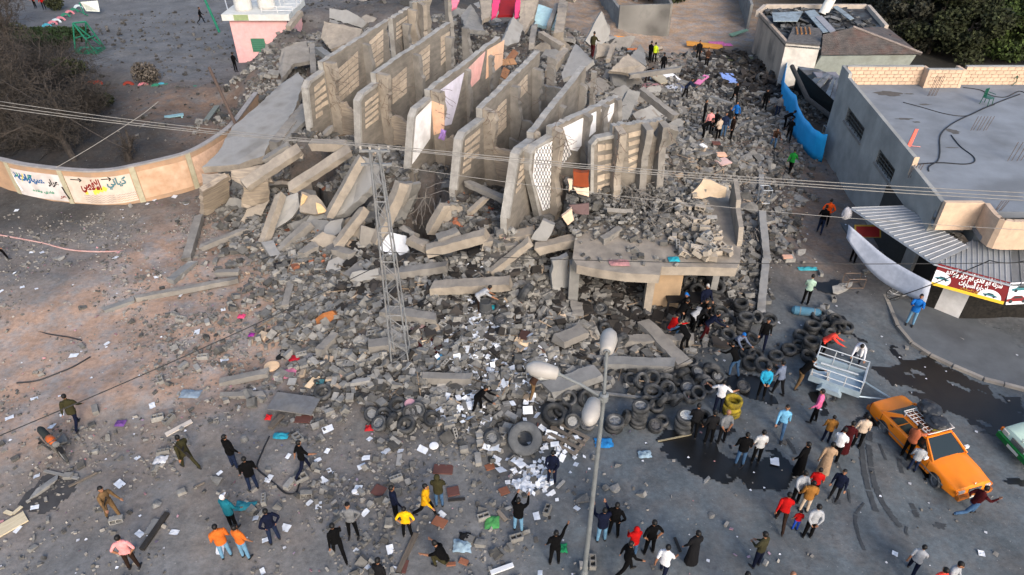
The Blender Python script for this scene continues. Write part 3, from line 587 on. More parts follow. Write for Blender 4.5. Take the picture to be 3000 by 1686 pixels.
# wall and beam pieces lower down
for a in [(6,800,650,.9, 1480,560,1.9,.45,.35,CONC,'beam running right behind the pylon shaft'), (6,1370,710,1.6, 1931,680,1.9,.6,.4,CONC_W,'long tan lintel above the bending man in grey'),
          (6,920,1130,.75, 1090,1110,.85,.5,.4,CONC,'short grey beam at the pylon foot'), (6,1020,880,1.1, 1400,935,1.1,.5,.35,CONC,'grey beam right of the pylon foot'), (6,1290,1345,.75, 1650,1355,.75,.35,.3,CONC,'grey beam among papers'),
          (6,-120,1380,.12, 200,1310,.3,.3,.25,CONC,'long pale beam at the edge of the red soil'), (6,790,1385,.55, 945,1360,.6,.2,.18,CONC_L,'thin pale post on the block heap'), (7,985,1085,.45, 1530,1075,.4,.45,.3,CONC,'grey beam in front of the workshop opening'),
          (7,1180,960,.6, 1460,1260,.35,.6,.3,CONC,'wide beam slanting down from the workshop front'), (7,900,1240,.45, 1390,1260,.35,.5,.35,CONC_G,'grey beam behind the lamp pole'), (7,500,1440,.55, 840,1310,.5,.7,.35,CONC_G,'broad dark slab beam left of the lamp pole'),
          (7,570,1090,.95, 760,1010,.9,.6,.35,CONC,'dusty beam stump above white papers'), (7,690,830,.8, 710,920,.7,.5,.4,CONC,'column stub at the workshop left corner'), (7,780,910,.6, 830,1080,.4,.35,.25,CONC_W,'brown strip beam by the lamp head'),
          (5,950,790,.12, 1690,650,.25,.28,.25,CONC,'long thin kerb beam on the red soil'), (5,740,870,.08, 940,800,.1,.3,.2,CONC_G,'broken kerb beam end on the red soil'), (5,1410,210,.35, 1320,520,.15,.4,.35,CONC,'straight post lying below the brown wall panels'), (5,1420,430,.3, 1740,300,.5,.3,.28,CONC,'pale post lying in the rubble by the brown panels'),
          (5,1200,680,.1, 1370,540,.15,.4,.35,CONC_G,'cracked post segment on the red soil'), (5,1530,605,.3, 1700,600,.4,.3,.25,CONC,'short post at the heap edge'), (9,1570,180,.12, 1870,175,.15,.25,.2,CONC,'pale post at the front of the block heap'),
          (3,1640,690,.8, 1790,740,.7,.3,.25,CONC_G,'grey beam in the lane rubble'), (3,1300,1000,1.6, 1450,920,1.6,.35,.3,CONC,'beam stub on the right flank'), (3,1440,1000,1.5,1540,1060,1.2,.35,.3,CONC,'grey stub in the right rubble'), (7,1000,300,3.4,880,380,3.3,.3,.3,CONC,'small beam on the workshop roof'),
          (8,75,170,.9, 110,520,.5,.35,.3,CONC_L,'bent pale post right of the workshop'), (8,105,500,.5, 65,900,.3,.35,.3,CONC_L,'lower piece of the bent pale post'), (4,70,1130,.8, 70,1340,.6,.3,.25,CONC_L,'pale post lying beyond the workshop roof'), (4,0,665,.6, 100,660,.5,.3,.3,CONC_G,'grey post in the burnt lane'),
          (7,1610,350,3.5, 1660,510,3.4,.35,.3,CONC_W,'pale beam standing among blocks on the roof slab'), (2,600,960,3.3, 660,900,3.6,.25,.25,CONC,'thin stub between the first two balconies'), (6,440,480,1.0,550,420,1.1,.4,.35,CONC,'beam stub in the block rubble'), (6,640,430,1.0,800,500,1.0,.5,.3,CONC,'flat beam piece left of pylon'),
          (6,780,640,.9,900,540,1.0,.6,.35,CONC,'twisted floor piece left of the pylon'), (6,330,840,.5,380,640,.6,.3,.25,CONC,'post lying among blocks at the heap edge'), (6,560,1170,.55,680,1050,.6,.35,.3,CONC,'post under the brown sandbag')]:
    k = a[0]; beam(lambda x, y, k=k: K(k, x, y), *a[1:11][:10])
slab_px('concrete_fragment', S(lambda x, y: K(7, x, y), (525,520,2.6),(640,480,2.7),(650,690,1.2),(560,750,.9),(525,740,.9)), .3, CONC_L, 'grey wall slab leaning left of the workshop column', W_L)
slab_px('concrete_fragment', S(lambda x, y: K(6, x, y), (800,600,1.4),(980,570,1.6),(990,630,1.3),(840,670,1.0),(780,640,1.1)), .3, CONC_L, 'crumpled pale floor piece left of the pylon', W_L)
slab_px('concrete_fragment', S(lambda x, y: K(7, x, y), (1510,40,3.9),(1600,-70,4.5),(1760,0,4.2),(1750,70,3.7),(1530,75,3.7)), .3, paint('tan_render', (.52,.43,.33)), 'tan rendered wall piece on the roof slab rubble')
slab_px('concrete_fragment', S(lambda x, y: K(7, x, y), (915,170,3.8),(1100,180,3.7),(1095,195,3.5),(930,195,3.5)), .2, CONC, 'grey slab ledge at the foot of the rightmost balcony')
slab_px('plaster_piece', S(q7, (1275,920,4.0),(1370,845,4.4),(1390,950,3.8),(1330,1000,3.5)), .15, paint('cream_wall', (.72,.58,.46)), 'cream angular wall piece among the broken furniture', 'plaster')
slab_px('plaster_piece', S(q7, (1330,570,4.9),(1375,570,4.9),(1370,660,4.4),(1340,680,4.3)), .1, MATS['cream_wall'], 'cream plaster flake beside the orange cupboard', 'plaster')
slab_px('plaster_piece', S(q7, (1380,640,4.4),(1530,640,4.4),(1530,730,4.0),(1420,700,4.1)), .15, MATS['cream_wall'], 'cream wall strip under the orange cupboard', 'plaster')
slab_px('cupboard_panel', S(q7, (1380,490,5.2),(1532,500,5.2),(1530,640,4.5),(1380,630,4.5)), .35, paint('orange_wood', (.30,.085,.03), rough=.5), 'orange brown cupboard panel between standing floors', 'cupboard')
slab_px('cupboard_panel', S(q7, (1340,810,4.1),(1530,790,4.2),(1530,900,3.7),(1400,890,3.7)), .1, paint('mauve_board', (.19,.135,.135)), 'dull mauve board below the orange cupboard', 'cupboard')
slab_px('sandstone_lump', S(lambda x, y: K(6, x, y), (540,930,.7),(590,890,1.0),(660,870,1.1),(690,900,.9),(620,980,.6),(550,970,.55)), .35, mat('rust_earth', (.36,.17,.07), (.26,.12,.05), bump=.5), 'rust orange lump of earth left of the pylon', 'earth lump')
# more tilted floor and wall fragments sticking out of the heap
def frag(x, y, size, label, group, seed, m, sink=.25, tilt=None):
    r_ = random.Random(seed); n = r_.choice((5, 6, 7)); pts = []
    for i in range(n): a = 2*math.pi*i/n + r_.uniform(-.25,.25); rad = size * r_.uniform(.65,1.15); pts.append(Vector((rad*math.cos(a)*1.35, rad*math.sin(a)*.8, 0)))
    q2 = []
    for i in range(n):
        a, c = pts[i], pts[(i+1) % n]; k = max(1, int((c-a).length/.25))
        for t in range(k): q2.append(a.lerp(c, t/k) + Vector((r_.uniform(-.05,.05), r_.uniform(-.05,.05), 0)))
    th = r_.uniform(.16,.32); o = MB().prism(q2, Vector((0,0,-th)), 0, 1).build('concrete_fragment', m)
    o.rotation_euler = (r_.uniform(.35,1.15) if tilt is None else tilt, r_.gauss(0,.25), r_.uniform(-.9,.9) + (math.pi if r_.random() < .25 else 0)); o.location = (x, y, hz(x, y) + size*.45 - sink); tag(o, label, 'concrete piece', group)
r_ = random.Random(31); FM = ([CONC_L, CONC_W], [CONC, CONC_W], [CONC_W, EDGE], [CONC_G, CONC])
for i in range(34):
    px, py = r_.choice(((1500,60),(1650,120),(1780,150),(1850,230),(1920,300),(1750,260),(1700,60),(1950,380),(1400,40),(1250,20),(1880,180),(1600,150),(1050,40),(980,60),(1820,330))); p = G(px + r_.gauss(0,32), py + r_.gauss(0,18)); frag(p.x, p.y, r_.uniform(.55,1.3), 'tilted broken floor piece on the rear and right flank of the ruin', 'tilted floor pieces on the rear heap', 100 + i, r_.choice(FM))
for i in range(26):
    px, py = r_.choice(((720,600),(800,640),(880,600),(950,650),(1020,690),(1100,700),(1200,740),(1300,760),(900,690),(1150,640),(1000,760),(1450,830),(1250,830),(840,570),(1350,640))); p = G(px + r_.gauss(0,24), py + r_.gauss(0,16)); frag(p.x, p.y, r_.uniform(.35,.85), 'tilted broken concrete piece at the front foot of the ruin', 'tilted concrete pieces at the ruin foot', 200 + i, r_.choice(FM), .2)
for i, (x, y, w, h, c) in enumerate(((1620,640,1.2,.5,(.20,.07,.05)),(1680,560,1.4,.5,(.36,.22,.14)),(1720,600,1.0,.6,(.24,.10,.08)),(1640,700,1.3,.35,(.16,.06,.06)),(1560,780,.9,.6,(.50,.46,.54)),(1820,560,1.2,.25,(.44,.36,.34)),(1880,520,1.0,.5,(.30,.17,.10)),(1900,440,1.2,.6,(.40,.25,.15)),(1930,400,1.1,.5,(.26,.15,.10)),(1480,1000,.8,.3,(.55,.40,.36)))):
    p = PK(2, x, y, 4.4); p.z = max(hz(p.x, p.y) + .3, 3.6); p = P(*K(2, x, y), p.z); o = MB().box((0,0,0), (w,h,.07)).build('furniture_board', paint('furniture_%d' % i, c)); o.location = p; o.rotation_euler = (r_.gauss(.5,.3), r_.gauss(0,.4), r_.uniform(.3,1.6)); tag(o, 'broken furniture board in the gap beside the lilac wall', 'board', 'furniture boards beside the lilac wall')
# rebar tangles
def rebar(px, py, z, n, spread, length, name, label, seed):
    r = random.Random(seed); mb = MB(); c = P(px, py, z)
    for i in range(n):
        a = c + Vector((r.uniform(-.7,.7), r.uniform(-.5,.5), r.uniform(-.3,.3))) * spread; d = Vector((r.uniform(-1,1), r.uniform(-1,.2), r.uniform(-1.0,.5))).normalized(); pts = [a]
        for k in range(6):
            d = (d + Vector((r.uniform(-.5,.5), r.uniform(-.5,.5), r.uniform(-.6,.25)))).normalized(); pts.append(pts[-1] + d * length / 6)
        mb.tube(pts, .014, 3, False)
    o = mb.build(name, mat('rebar_pale', (.27,.25,.23))); recenter(o); return tag(o, label, 'rebar')
rebar(1875, 570, 3.8, 60, 1.0, 1.8, 'rebar_tangle', 'tangle of bent steel bars beside the rightmost balcony', 1)
rebar(1940, 650, 3.5, 40, .9, 1.4, 'rebar_tangle', 'loose bent steel bars on the workshop roof', 2)
rebar(1255, 580, 3.4, 12, .4, 1.6, 'rebar_tangle', 'hanging steel bars in the hole right of the pylon', 3)
rebar(2220, 680, .7, 14, .6, 1.2, 'rebar_tangle', 'pale bent rods in the lane rubble', 4)
rebar(1640, 860, .9, 14, .6, 1.0, 'rebar_tangle', 'thin rods at the workshop left corner', 5)
# ------------------------------------------------------------------ right-hand side: grey corner building with shop, burnt house, lane walls
GW = mat('grey_render', (.40,.395,.375), (.30,.297,.285), scale=.8, bump=.2, bscale=8, dirt=(.23,.23,.225), dirt_scale=.6)
ROOFM = mat('roof_screed', (.28,.30,.325), (.215,.23,.25), scale=.5, bump=.15, detail=10, dirt=(.15,.155,.16), dirt_scale=.45, dirt_amt=.5)
TANB = mat('tan_block', (.60,.47,.36), (.48,.38,.30), scale=3, bump=.15, orand=.08)
bld = empty('corner_building', (24, 30, 0), 'grey flat roofed corner building with tan block parapets and shop', 'building')
SLW = .118
def XWf(y): return 18.35 + (y - 25.6) * SLW
XW = XWf(33)
def wpt(k, x, y): return on_plane(*K(k, x, y), Vector((18.35, 25.6, 0)), Vector((1, -SLW, 0)))
XR = 36.0
zf = 4.3
yb = PK(4, 900, 600, zf).y
# left wall (street side) as pieces round the two windows
w1 = [wpt(4, *a) for a in ((690,762),(806,905),(775,1005),(662,860))]; w2 = [wpt(4, *a) for a in ((912,1055),(1020,1200),(988,1295),(876,1150))]
def span(w): ysv = [p.y for p in w]; zsv = [p.z for p in w]; return min(ysv), max(ysv), min(zsv), max(zsv)
s1 = (sum(p.y for p in (w1[1], w1[2]))/2, sum(p.y for p in (w1[0], w1[3]))/2, (w1[2].z + w1[3].z)/2, (w1[0].z + w1[1].z)/2)
s2 = (sum(p.y for p in (w2[1], w2[2]))/2, sum(p.y for p in (w2[0], w2[3]))/2, (w2[2].z + w2[3].z)/2, (w2[0].z + w2[1].z)/2)
def wall_x(x, t, y0, y1, z0, z1, name='wall', m=None, par=None):
    dx = x - XW; return MB().prism([Vector((XWf(y0)+dx,y0,z0)), Vector((XWf(y1)+dx,y1,z0)), Vector((XWf(y1)+dx,y1,z1)), Vector((XWf(y0)+dx,y0,z1))], Vector((t,0,0))).build(name, m or GW, par or bld)
YF = 26.0                                                  # front face of the shop
wall_x(XW, .3, YF, s2[0], 0, zf); wall_x(XW, .3, s2[0], s2[1], 0, s2[2]); wall_x(XW, .3, s2[0], s2[1], s2[3], zf); wall_x(XW, .3, s2[1], s1[0], 0, zf)
wall_x(XW, .3, s1[0], s1[1], 0, s1[2]); wall_x(XW, .3, s1[0], s1[1], s1[3], zf); wall_x(XW, .3, s1[1], yb, 0, zf)
for s in (s1, s2):
    w = wall_x(XW + .2, .04, s[0], s[1], s[2], s[3], 'window', plain('dark_glass', (.012,.013,.014), rough=.3))
    nb = 6
    for i in range(nb): MB().tube([(XWf(s[0] + (s[1]-s[0]) * (i + .5)/nb) + .05, s[0] + (s[1]-s[0]) * (i + .5)/nb, zq) for zq in (s[2], s[3])], .022, 4).build('window_bar', plain('iron', (.10,.095,.085)), w)
    for i in range(4): MB().tube([(XWf(yq) + .05, yq, s[2] + (s[3]-s[2]) * (i + .5)/4) for yq in (s[0], s[1])], .022, 4).build('window_bar', plain('iron', (.10,.095,.085)), w)
    wall_x(XW - .08, .2, s[0]-.1, s[1]+.1, s[2]-.1, s[2]-.004, 'window_sill', CONC, w)
# roof
y_front = PK(8, 1380, 110, zf + .9).y
y0r = 25.8; MB().prism([Vector((XWf(y0r)+.02,y0r,zf-.3)), Vector((XR,y0r,zf-.3)), Vector((XR,yb,zf-.3)), Vector((XWf(yb)+.02,yb,zf-.3))], Vector((0,0,.3))).build('roof', ROOFM, bld)
# side parapet, in sections
yc1 = wpt(4, 1155, 1120).y; yc2 = wpt(4, 1190, 1190).y; ye = wpt(8, 1380, 105).y
ztop1 = zf + .85
wall_x(XW, .2, yc1, yb - 1.2, zf, ztop1, 'parapet'); wall_x(XW, .2, ye + .35, yc1, zf, zf + .5, 'parapet')
MB().box((XWf(yc1) + .1, yc1 - .02, zf + .45), (.24, .06, .9)).build('parapet_end', TANB, bld)
# back parapet of tan blocks, built block by block in courses
def block_wall(p0, p1, z0, z1, thick=.2, bl=.42, bh=.21, parent=None, m=None, name='parapet_wall'):
    d = (p1 - p0); L = d.length; d.normalize(); nrm = Vector((-d.y, d.x, 0)); rz = math.atan2(d.y, d.x); rows = max(1, round((z1-z0)/bh)); cols = max(1, round(L/bl)); bh = (z1-z0)/rows; bl = L/cols
    core = MB().prism([p0 + Vector((0,0,z0 - p0.z)), p1 + Vector((0,0,z0 - p1.z)), p1 + Vector((0,0,z1 - p1.z - .01)), p0 + Vector((0,0,z1 - p0.z - .01))], nrm * (thick - .03)).build(name, mat('mortar', (.40,.33,.27)), parent)
    me = MB().box((0,0,0), (bl - .025, .05, bh - .025)).mesh('block', m or TANB); mh = MB().box((0,0,0), (bl/2 - .025, .05, bh - .025)).mesh('block', m or TANB)
    for i in range(rows):
        xs_ = ([(.25*bl, mh)] + [(bl*(j+1), me) for j in range(cols-1)] + [(L - .25*bl, mh)]) if i % 2 else [(bl*(j+.5), me) for j in range(cols)]
        for s, g in xs_:
            o = link('block', g, core); o.location = p0 + d * s - nrm * .012 + Vector((0,0, z0 + bh*(i+.5) - p0.z)); o.rotation_euler = (0,0,rz)
    cap = MB().prism([p0 + Vector((0,0,z1 - p0.z)) - nrm*.03, p1 + Vector((0,0,z1 - p1.z)) - nrm*.03, p1 + Vector((0,0,z1 - p1.z)) + nrm*thick, p0 + Vector((0,0,z1 - p0.z)) + nrm*thick], Vector((0,0,.05))).build('coping', GW, core)
    return core
V = lambda x, y: Vector((x, y, 0))
pts = [PK(4,735,600,zf), PK(4,1190,605,zf), PK(4,1215,622,zf), PK(4,1452,622,zf), PK(4,1480,600,zf), PK(4,1920,600,zf), V(XR-2, PK(4,1920,600,zf).y)]
z1 = zf + 1.1
block_wall(V(XWf(yb)+.25, pts[0].y), V(pts[1].x, pts[0].y), zf, z1, parent=bld); block_wall(V(pts[2].x, pts[3].y), V(pts[3].x, pts[3].y), zf, z1, parent=bld); block_wall(V(pts[4].x, pts[4].y), V(XR-1, pts[4].y), zf, z1, parent=bld)
MB().box((pts[1].x + .1, (pts[0].y + pts[2].y)/2 + .1, zf + .55), (.2, pts[0].y - pts[2].y + .3, 1.1)).build('parapet_return', TANB, bld); MB().box((pts[3].x + .1, (pts[4].y + pts[3].y)/2 + .1, zf + .55), (.2, abs(pts[4].y - pts[3].y) + .3, 1.1)).build('parapet_return', TANB, bld)
wall_x(XW + .004, .2, yb - 1.2, yb + .3, zf, z1, 'parapet')
# front balcony parapet (tan), straight then curving towards the street
bz0, bz1 = zf - .72, zf + .62
b1 = PK(8,1380,108,bz1); b2 = PK(8,1655,108,bz1); b3 = PK(8,1720,190,bz1); b4 = PK(8,1800,235,bz1); b5 = PK(8,1931,243,bz1); b6 = b5 + Vector((3,0,0))
path = [b1, b2, b2.lerp(b3,.5) + Vector((-.02,-.05,0)), b3, b3.lerp(b4,.5) + Vector((-.06,-.1,0)), b4, b4.lerp(b5,.5) + Vector((0,-.05,0)), b5, b6]
for i in range(len(path)-1):
    a, c = path[i], path[i+1]; d = (c-a).normalized(); nrm = Vector((-d.y, d.x, 0))
    MB().prism([Vector((a.x,a.y,bz0)), Vector((c.x,c.y,bz0)), c, a], nrm * .2).build('balcony_parapet', TANB if i != 99 else GW, bld)
MB().prism([Vector((p.x, p.y + .2, bz0 + .02)) for p in path] + [Vector((b6.x, 27.5, bz0 + .02)), Vector((b1.x + .3, 27.5, bz0 + .02))], Vector((0,0,.2))).build('balcony_floor', ROOFM, bld)
MB().prism([Vector((p.x + .3, p.y + .9, 2.9)) for p in (path[0], path[1], path[3], path[5], path[7], path[8])] + [Vector((b6.x, 27.4, 2.9)), Vector((b1.x + .3, 27.4, 2.9))], Vector((0,0,bz0 - 2.9))).build('balcony_soffit', GW, bld)
# shop front
MOS = mat('dark_mosaic', (.055,.05,.045), (.012,.012,.012), scale=9, rough=.45, detail=3)
dl, dr = PK(8,1290,870), PK(8,1460,940)
FR = [PK(8,1180,838), dl, dr, PK(8,1931,948)]; FR.append(FR[-1] + (FR[-1] - FR[-2]).normalized() * 5)
def wall_seg(a, c, z0, z1, m, name, t=.25):
    d = (c-a).normalized(); nrm = Vector((-d.y, d.x, 0)); return MB().prism([Vector((a.x,a.y,z0)), Vector((c.x,c.y,z0)), Vector((c.x,c.y,z1)), Vector((a.x,a.y,z1))], nrm*t).build(name, m, bld)
wall_seg(FR[0], FR[1], 0, 2.9, MOS, 'shop_wall'); wall_seg(FR[2], FR[3], 0, 2.9, MOS, 'shop_wall'); wall_seg(FR[3], FR[4], 0, 2.9, MOS, 'shop_wall'); wall_seg(FR[1], FR[2], 0, 2.6, paint('white_door', (.74,.72,.70), rough=.6, dirt=(.55,.52,.48), dirt_scale=2), 'shop_door', .12)
wall_seg(Vector((XWf(27) + .05, 27, 0)), FR[0], 0, 2.9, plain('dark_opening', (.02,.02,.02)), 'dark_shop_panel')  # near-black panel stands in for the darkness of an opening
wall_seg(Vector((XWf(31) - .02, 31, 0)), Vector((XWf(27) - .02, 27, 0)), 0, 3.0, mat('dark_wall', (.07,.068,.065)), 'dark_shop_panel', .1)
kids_world(bld)

# roof clutter
def chair(p, rz, label, tip=0):
    c = empty('plastic_chair', p, label, 'chair', rz=rz); c.rotation_euler = (tip, 0, rz); m = plain('green_plastic', (.02,.13,.09), rough=.4)
    MB().box((0,0,.42), (.46,.44,.03)).build('seat', m, c)
    for x in (-.2, .2):
        for y in (-.19, .19): MB().tube([(x, y, .42), (x*1.15, y*1.2, 0)], .022, 5).build('leg', m, c)
        MB().tube([(x*1.1,-.2,.62),(x*1.1,.2,.64)], .02, 5).build('armrest', m, c)
    for i in range(4): MB().box((-.15 + i*.1, .22, .66), (.06,.02,.46)).build('back_slat', m, c)
chair(PK(4,1660,740,zf), R(30), 'green plastic chair standing by the hoses on the roof', 0); chair(PK(4,1800,595,zf) + Vector((0,-.2,.25)), R(120), 'green plastic chair tipped against the back parapet', R(75))
def starter(k, x, y, n, w, h, label):
    p = PK(k, x, y, zf); o = empty('starter_bars', p, label, 'rebar')
    for i in range(n): MB().tube([(w*(i/(n-1)-.5), .05*(i%2), 0), (w*(i/(n-1)-.5)+.1, 0, h)], .018, 4).build('steel_bar', REBAR, o)
starter(4,1610,925,6,.85,.8,'six rusty column bars rising mid roof'); starter(4,1880,1140,5,.9,1.0,'slanting rusty column bars near the roof edge'); starter(4,1280,680,6,.5,1.2,'tall rusty bars beside the back parapet'); starter(8,1750,165,4,.3,.5,'short bars behind the curved parapet'); starter(4,1140,1260,4,.4,.7,'bars in the gap between side parapets')
def hose(pts, r, m, name, label, cat, z=.02):
    q = [Vector(p) for p in pts]; out = []
    for i in range(len(q)-1):
        p0, p1, p2, p3 = q[max(i-1,0)], q[i], q[i+1], q[min(i+2,len(q)-1)]
        for t in [j/6 for j in range(6)]: out.append(.5*((2*p1) + (p2-p0)*t + (2*p0-5*p1+4*p2-p3)*t*t + (3*p1-p0-3*p2+p3)*t**3))
    out.append(q[-1]); o = MB().tube([p + Vector((0,0,z)) for p in out], r, 5).build(name, m); recenter(o); return tag(o, label, cat)
HOSE = plain('black_hose', (.035,.035,.04))
hose([PK(4,x,y,zf) for x,y in ((1900,670),(1740,730),(1560,810),(1420,880),(1340,960),(1335,1080),(1320,1140),(1260,1180),(1255,1215))], .035, HOSE, 'roof_hose', 'thick black hose looping across the flat roof', 'hose')
hose([PK(4,x,y,zf) for x,y in ((1415,960),(1480,1040),(1570,1110),(1575,1150),(1500,1165),(1330,1155),(1150,1168))], .03, HOSE, 'roof_hose', 'black hose loop beside the side parapet', 'hose')
hose([PK(4,x,y,zf) for x,y in ((1075,727),(1200,760),(1380,810),(1530,822),(1640,770),(1720,745))], .025, HOSE, 'roof_hose', 'thin black hose lying by the stains on the roof', 'hose'); hose([PK(4,x,y,zf) for x,y in ((1500,622),(1620,640),(1700,680),(1800,690),(1890,650),(1935,660))], .03, HOSE, 'roof_hose', 'black hose running along the back parapet', 'hose')
p = PK(4,1120,1040,zf); t_ = empty('pink_board', p, 'pink board with wire standing behind the side parapet', 'board'); MB().prism([(-.12,0,.02),(.08,0,.02),(.14,0,.95),(-.02,0,.95)], Vector((0,.05,0))).build('panel', paint('coral_board', (.80,.22,.18)), t_); MB().tube([(.1,0,.05),(.5,-.1,.04)], .02, 4).build('wire', plain('coral_wire', (.6,.3,.28)), t_)
def stain(k, x, y, rx, ry, m, label, seed, z=.004):
    r = random.Random(seed); c = PK(k, x, y, z); n = 22; q = []
    for i in range(n):
        a = 2*math.pi*i/n; s = 1 + r.uniform(-.3,.3); q.append((c.x + rx*s*math.cos(a), c.y + ry*s*math.sin(a), z))
    o = MB().face(q).build('stain', m); o['kind'] = 'structure'; return o
STN = mat('roof_stain', (.16,.15,.14), (.12,.115,.11)); [stain(4, x, y, rx, ry, STN, '', i, zf + .006) for i, (x, y, rx, ry) in enumerate([(970,662,.75,.4),(1085,842,.5,.13),(1230,740,.35,.12),(1120,665,.3,.1),(1430,930,.35,.3),(1170,865,.2,.1),(1420,1045,.3,.06)])]

# awning of ribbed sheets, banners
AZ = 3.15
awn = empty('shop_awning', PK(8,1300,300,AZ), 'grey ribbed metal awning wrapping the shop corner', 'awning')
TIN = mat('ribbed_tin', (.36,.375,.39), (.30,.31,.325), scale=2, rough=.55, metal=.25, dirt=(.24,.24,.24)); TINR = mat('ribbed_tin_ridge', (.42,.43,.45), (.36,.37,.38), rough=.5, metal=.25)
def sheet(f0, f1, b0, b1, n, zf_, zb_, label=None):
    """ribbed sheet between a front edge f0-f1 and a back edge b0-b1 (points), ribs run front to back"""
    for i in range(n):
        u0, u1 = i/n, (i+1)/n - .004; q = [f0.lerp(f1,u0), f0.lerp(f1,u1), b0.lerp(b1,u1), b0.lerp(b1,u0)]
        MB().prism(q, Vector((0,0,-.02))).build('tin_sheet', TIN, awn)
        MB().tube([q[0] + Vector((0,0,.02)), q[3] + Vector((0,0,.012))], .026, 4).build('rib', TINR, awn)
zfA, zbA = 2.75, 3.3
fa, fb = PK(8,712,145,zfA+.35), PK(8,1300,540,zfA); ba, bb = PK(8,1080,132,zbA+.1), PK(8,1548,422,zbA)
sheet(fa, fb, ba, bb, 17, zfA, zbA)
fc = PK(8,1842,690,zfA); bc = PK(8,1830,440,zbA); dv = bc - fc; n2 = 14
for i in range(n2):
    u0, u1 = i/n2, (i+1)/n2 - .004; k0, k1 = min(1, u0/.48), min(1, u1/.48); f0, f1 = fb.lerp(fc,u0) + Vector((.03,0,-.015)), fb.lerp(fc,u1) + Vector((.03,0,-.015)); MB().prism([f0, f1, f1 + dv*k1, f0 + dv*max(k0,.02)], Vector((0,0,-.02))).build('tin_sheet', TIN, awn); MB().tube([f1 + Vector((0,0,.012)), f1 + dv*k1 + Vector((0,0,.012))], .026, 4).build('rib', TINR, awn); fd = fc + Vector((2.6,-.2,0)); bd = bc + Vector((2.6,-.1,0)); sheet(fc + Vector((.02,0,-.02)), fd, bc + Vector((.02,0,-.02)), bd, 7, zfA, zbA)
MB().tube([fa + Vector((0,0,-.05)), fb + Vector((0,0,-.05)), fc + Vector((0,0,-.05))], .035, 5).build('front_tube', STEEL, awn)
kids_world(awn)
def banner_at(tl, tr, br, bl, name, label, m, cat='banner'):
    o = MB().prism([tl, tr, br, bl], Vector((0,.03,-.0))).build(name, m); return tag(o, label, cat)
# grey tarp banner hanging along the awning (seen from the back)
tl, tr = PK(8,690,262,2.5), PK(8,1272,668,2.2); brp = Vector((0,0,0)); nseg = 14; mb = MB()
rows_ = []
for j in range(6):
    row = []
    for i in range(nseg+1):
        u = i/nseg; a = tl.lerp(tr,u); hgt = .75 + .35*math.sin(u*3) - .25*(1-u); v = j/5
        row.append(a + Vector((-.12*v + .03*math.sin(u*7+v*2), -.35*v + .03*math.sin(u*11), -hgt*v*1.05 - .22*math.sin(math.pi*u))))
    rows_.append(row)
for j in range(5):
    for i in range(nseg): mb.face([rows_[j][i], rows_[j][i+1], rows_[j+1][i+1], rows_[j+1][i]])
o = mb.build('hanging_tarp', mat('grey_tarp', (.56,.58,.63), (.45,.47,.52), rough=.6), smooth=True)
md = o.modifiers.new('thick', 'SOLIDIFY'); md.thickness = .012; recenter(o); tag(o, 'grey tarpaulin hanging along the awning over a bicycle', 'tarpaulin')
# sign banner with lettering
def text_mesh(body, size, bold=0):
    cu = bpy.data.curves.new('txt', 'FONT'); cu.body = body; cu.size = size; cu.align_x = 'CENTER'; cu.align_y = 'CENTER'; cu.offset = bold; cu.resolution_u = 3
    ob = bpy.data.objects.new('txt', cu); COL.objects.link(ob); dg = bpy.context.evaluated_depsgraph_get(); me = bpy.data.meshes.new_from_object(ob.evaluated_get(dg)); bpy.data.objects.remove(ob); return me
def sign_frame(tl, tr, bl):
    """matrix whose x runs along the top edge and y up the panel, origin at the centre"""
    x = (tr - tl).normalized(); y = (tl - bl); y = (y - x * y.dot(x)).normalized(); z = x.cross(y); c = (tr + bl) / 2
    m = Matrix((x, y, z)).transposed().to_4x4(); m.translation = c; return m
def on_sign(root, name, pts, m, z):
    o = MB().face([(x, y, z) for x, y in pts]).build(name, m, root); return o
def ellipse(cx, cy, rx, ry, n=24, a0=0, a1=2*math.pi): return [(cx + rx*math.cos(a0 + (a1-a0)*i/n), cy + ry*math.sin(a0 + (a1-a0)*i/n)) for i in range(n)]
tl, tr, bl = PK(8,1322,552,2.72), PK(8,1842,690,2.72), PK(8,1276,672,2.0)
M4 = sign_frame(tl, tr, bl); W_ = (tr-tl).length; Hs = .95
sg = link('sign_banner', None); sg.matrix_world = M4; tag(sg, 'dark red shop banner with white Arabic lettering and two cars', 'banner')
SR, SY, SW = plain('sign_red', (.23,.012,.018)), plain('sign_yellow', (.70,.50,.05)), plain('sign_white', (.74,.75,.77))
MB().box((0,0,-.02), (W_, Hs, .02)).build('banner_cloth', SR, sg)
on_sign(sg, 'yellow_strip', [(-W_/2,-Hs/2),(W_/2,-Hs/2),(W_/2,-Hs/2+.13),(-W_/2,-Hs/2+.13)], SY, .002)
def car_print(root, cx, cy, s, m, z=.01):
    body = [(-.5,-.06),(.5,-.06),(.5,.05),(.3,.09),(.17,.2),(-.16,.2),(-.3,.08),(-.5,.04)]; on_sign(root, 'printed_car', [(cx+x*s, cy+y*s) for x,y in body], m, z)
    on_sign(root, 'printed_window', [(cx+x*s, cy+y*s) for x,y in ((-.24,.08),(.24,.08),(.14,.17),(-.13,.17))], plain('print_dark', (.03,.05,.06)), z+.003)
    for wx in (-.3,.3): on_sign(root, 'printed_wheel', ellipse(cx+wx*s, cy-.06*s, .085*s, .085*s, 12), plain('print_dark', (.03,.05,.06)), z+.004)
TEALC = plain('print_teal', (.06,.22,.25))
on_sign(sg, 'white_oval', [(-W_/2,-Hs/2+.13),(-W_/2+.02,-Hs/2+.13)] + [(x, max(y, -Hs/2+.13)) for x, y in ellipse(-W_/2+.1, -.16, .56, .36, 18, -1.2, 1.6)] + [(-W_/2, .2)], SW, .004); car_print(sg, -W_/2+.32, -.12, .5, TEALC, .008)
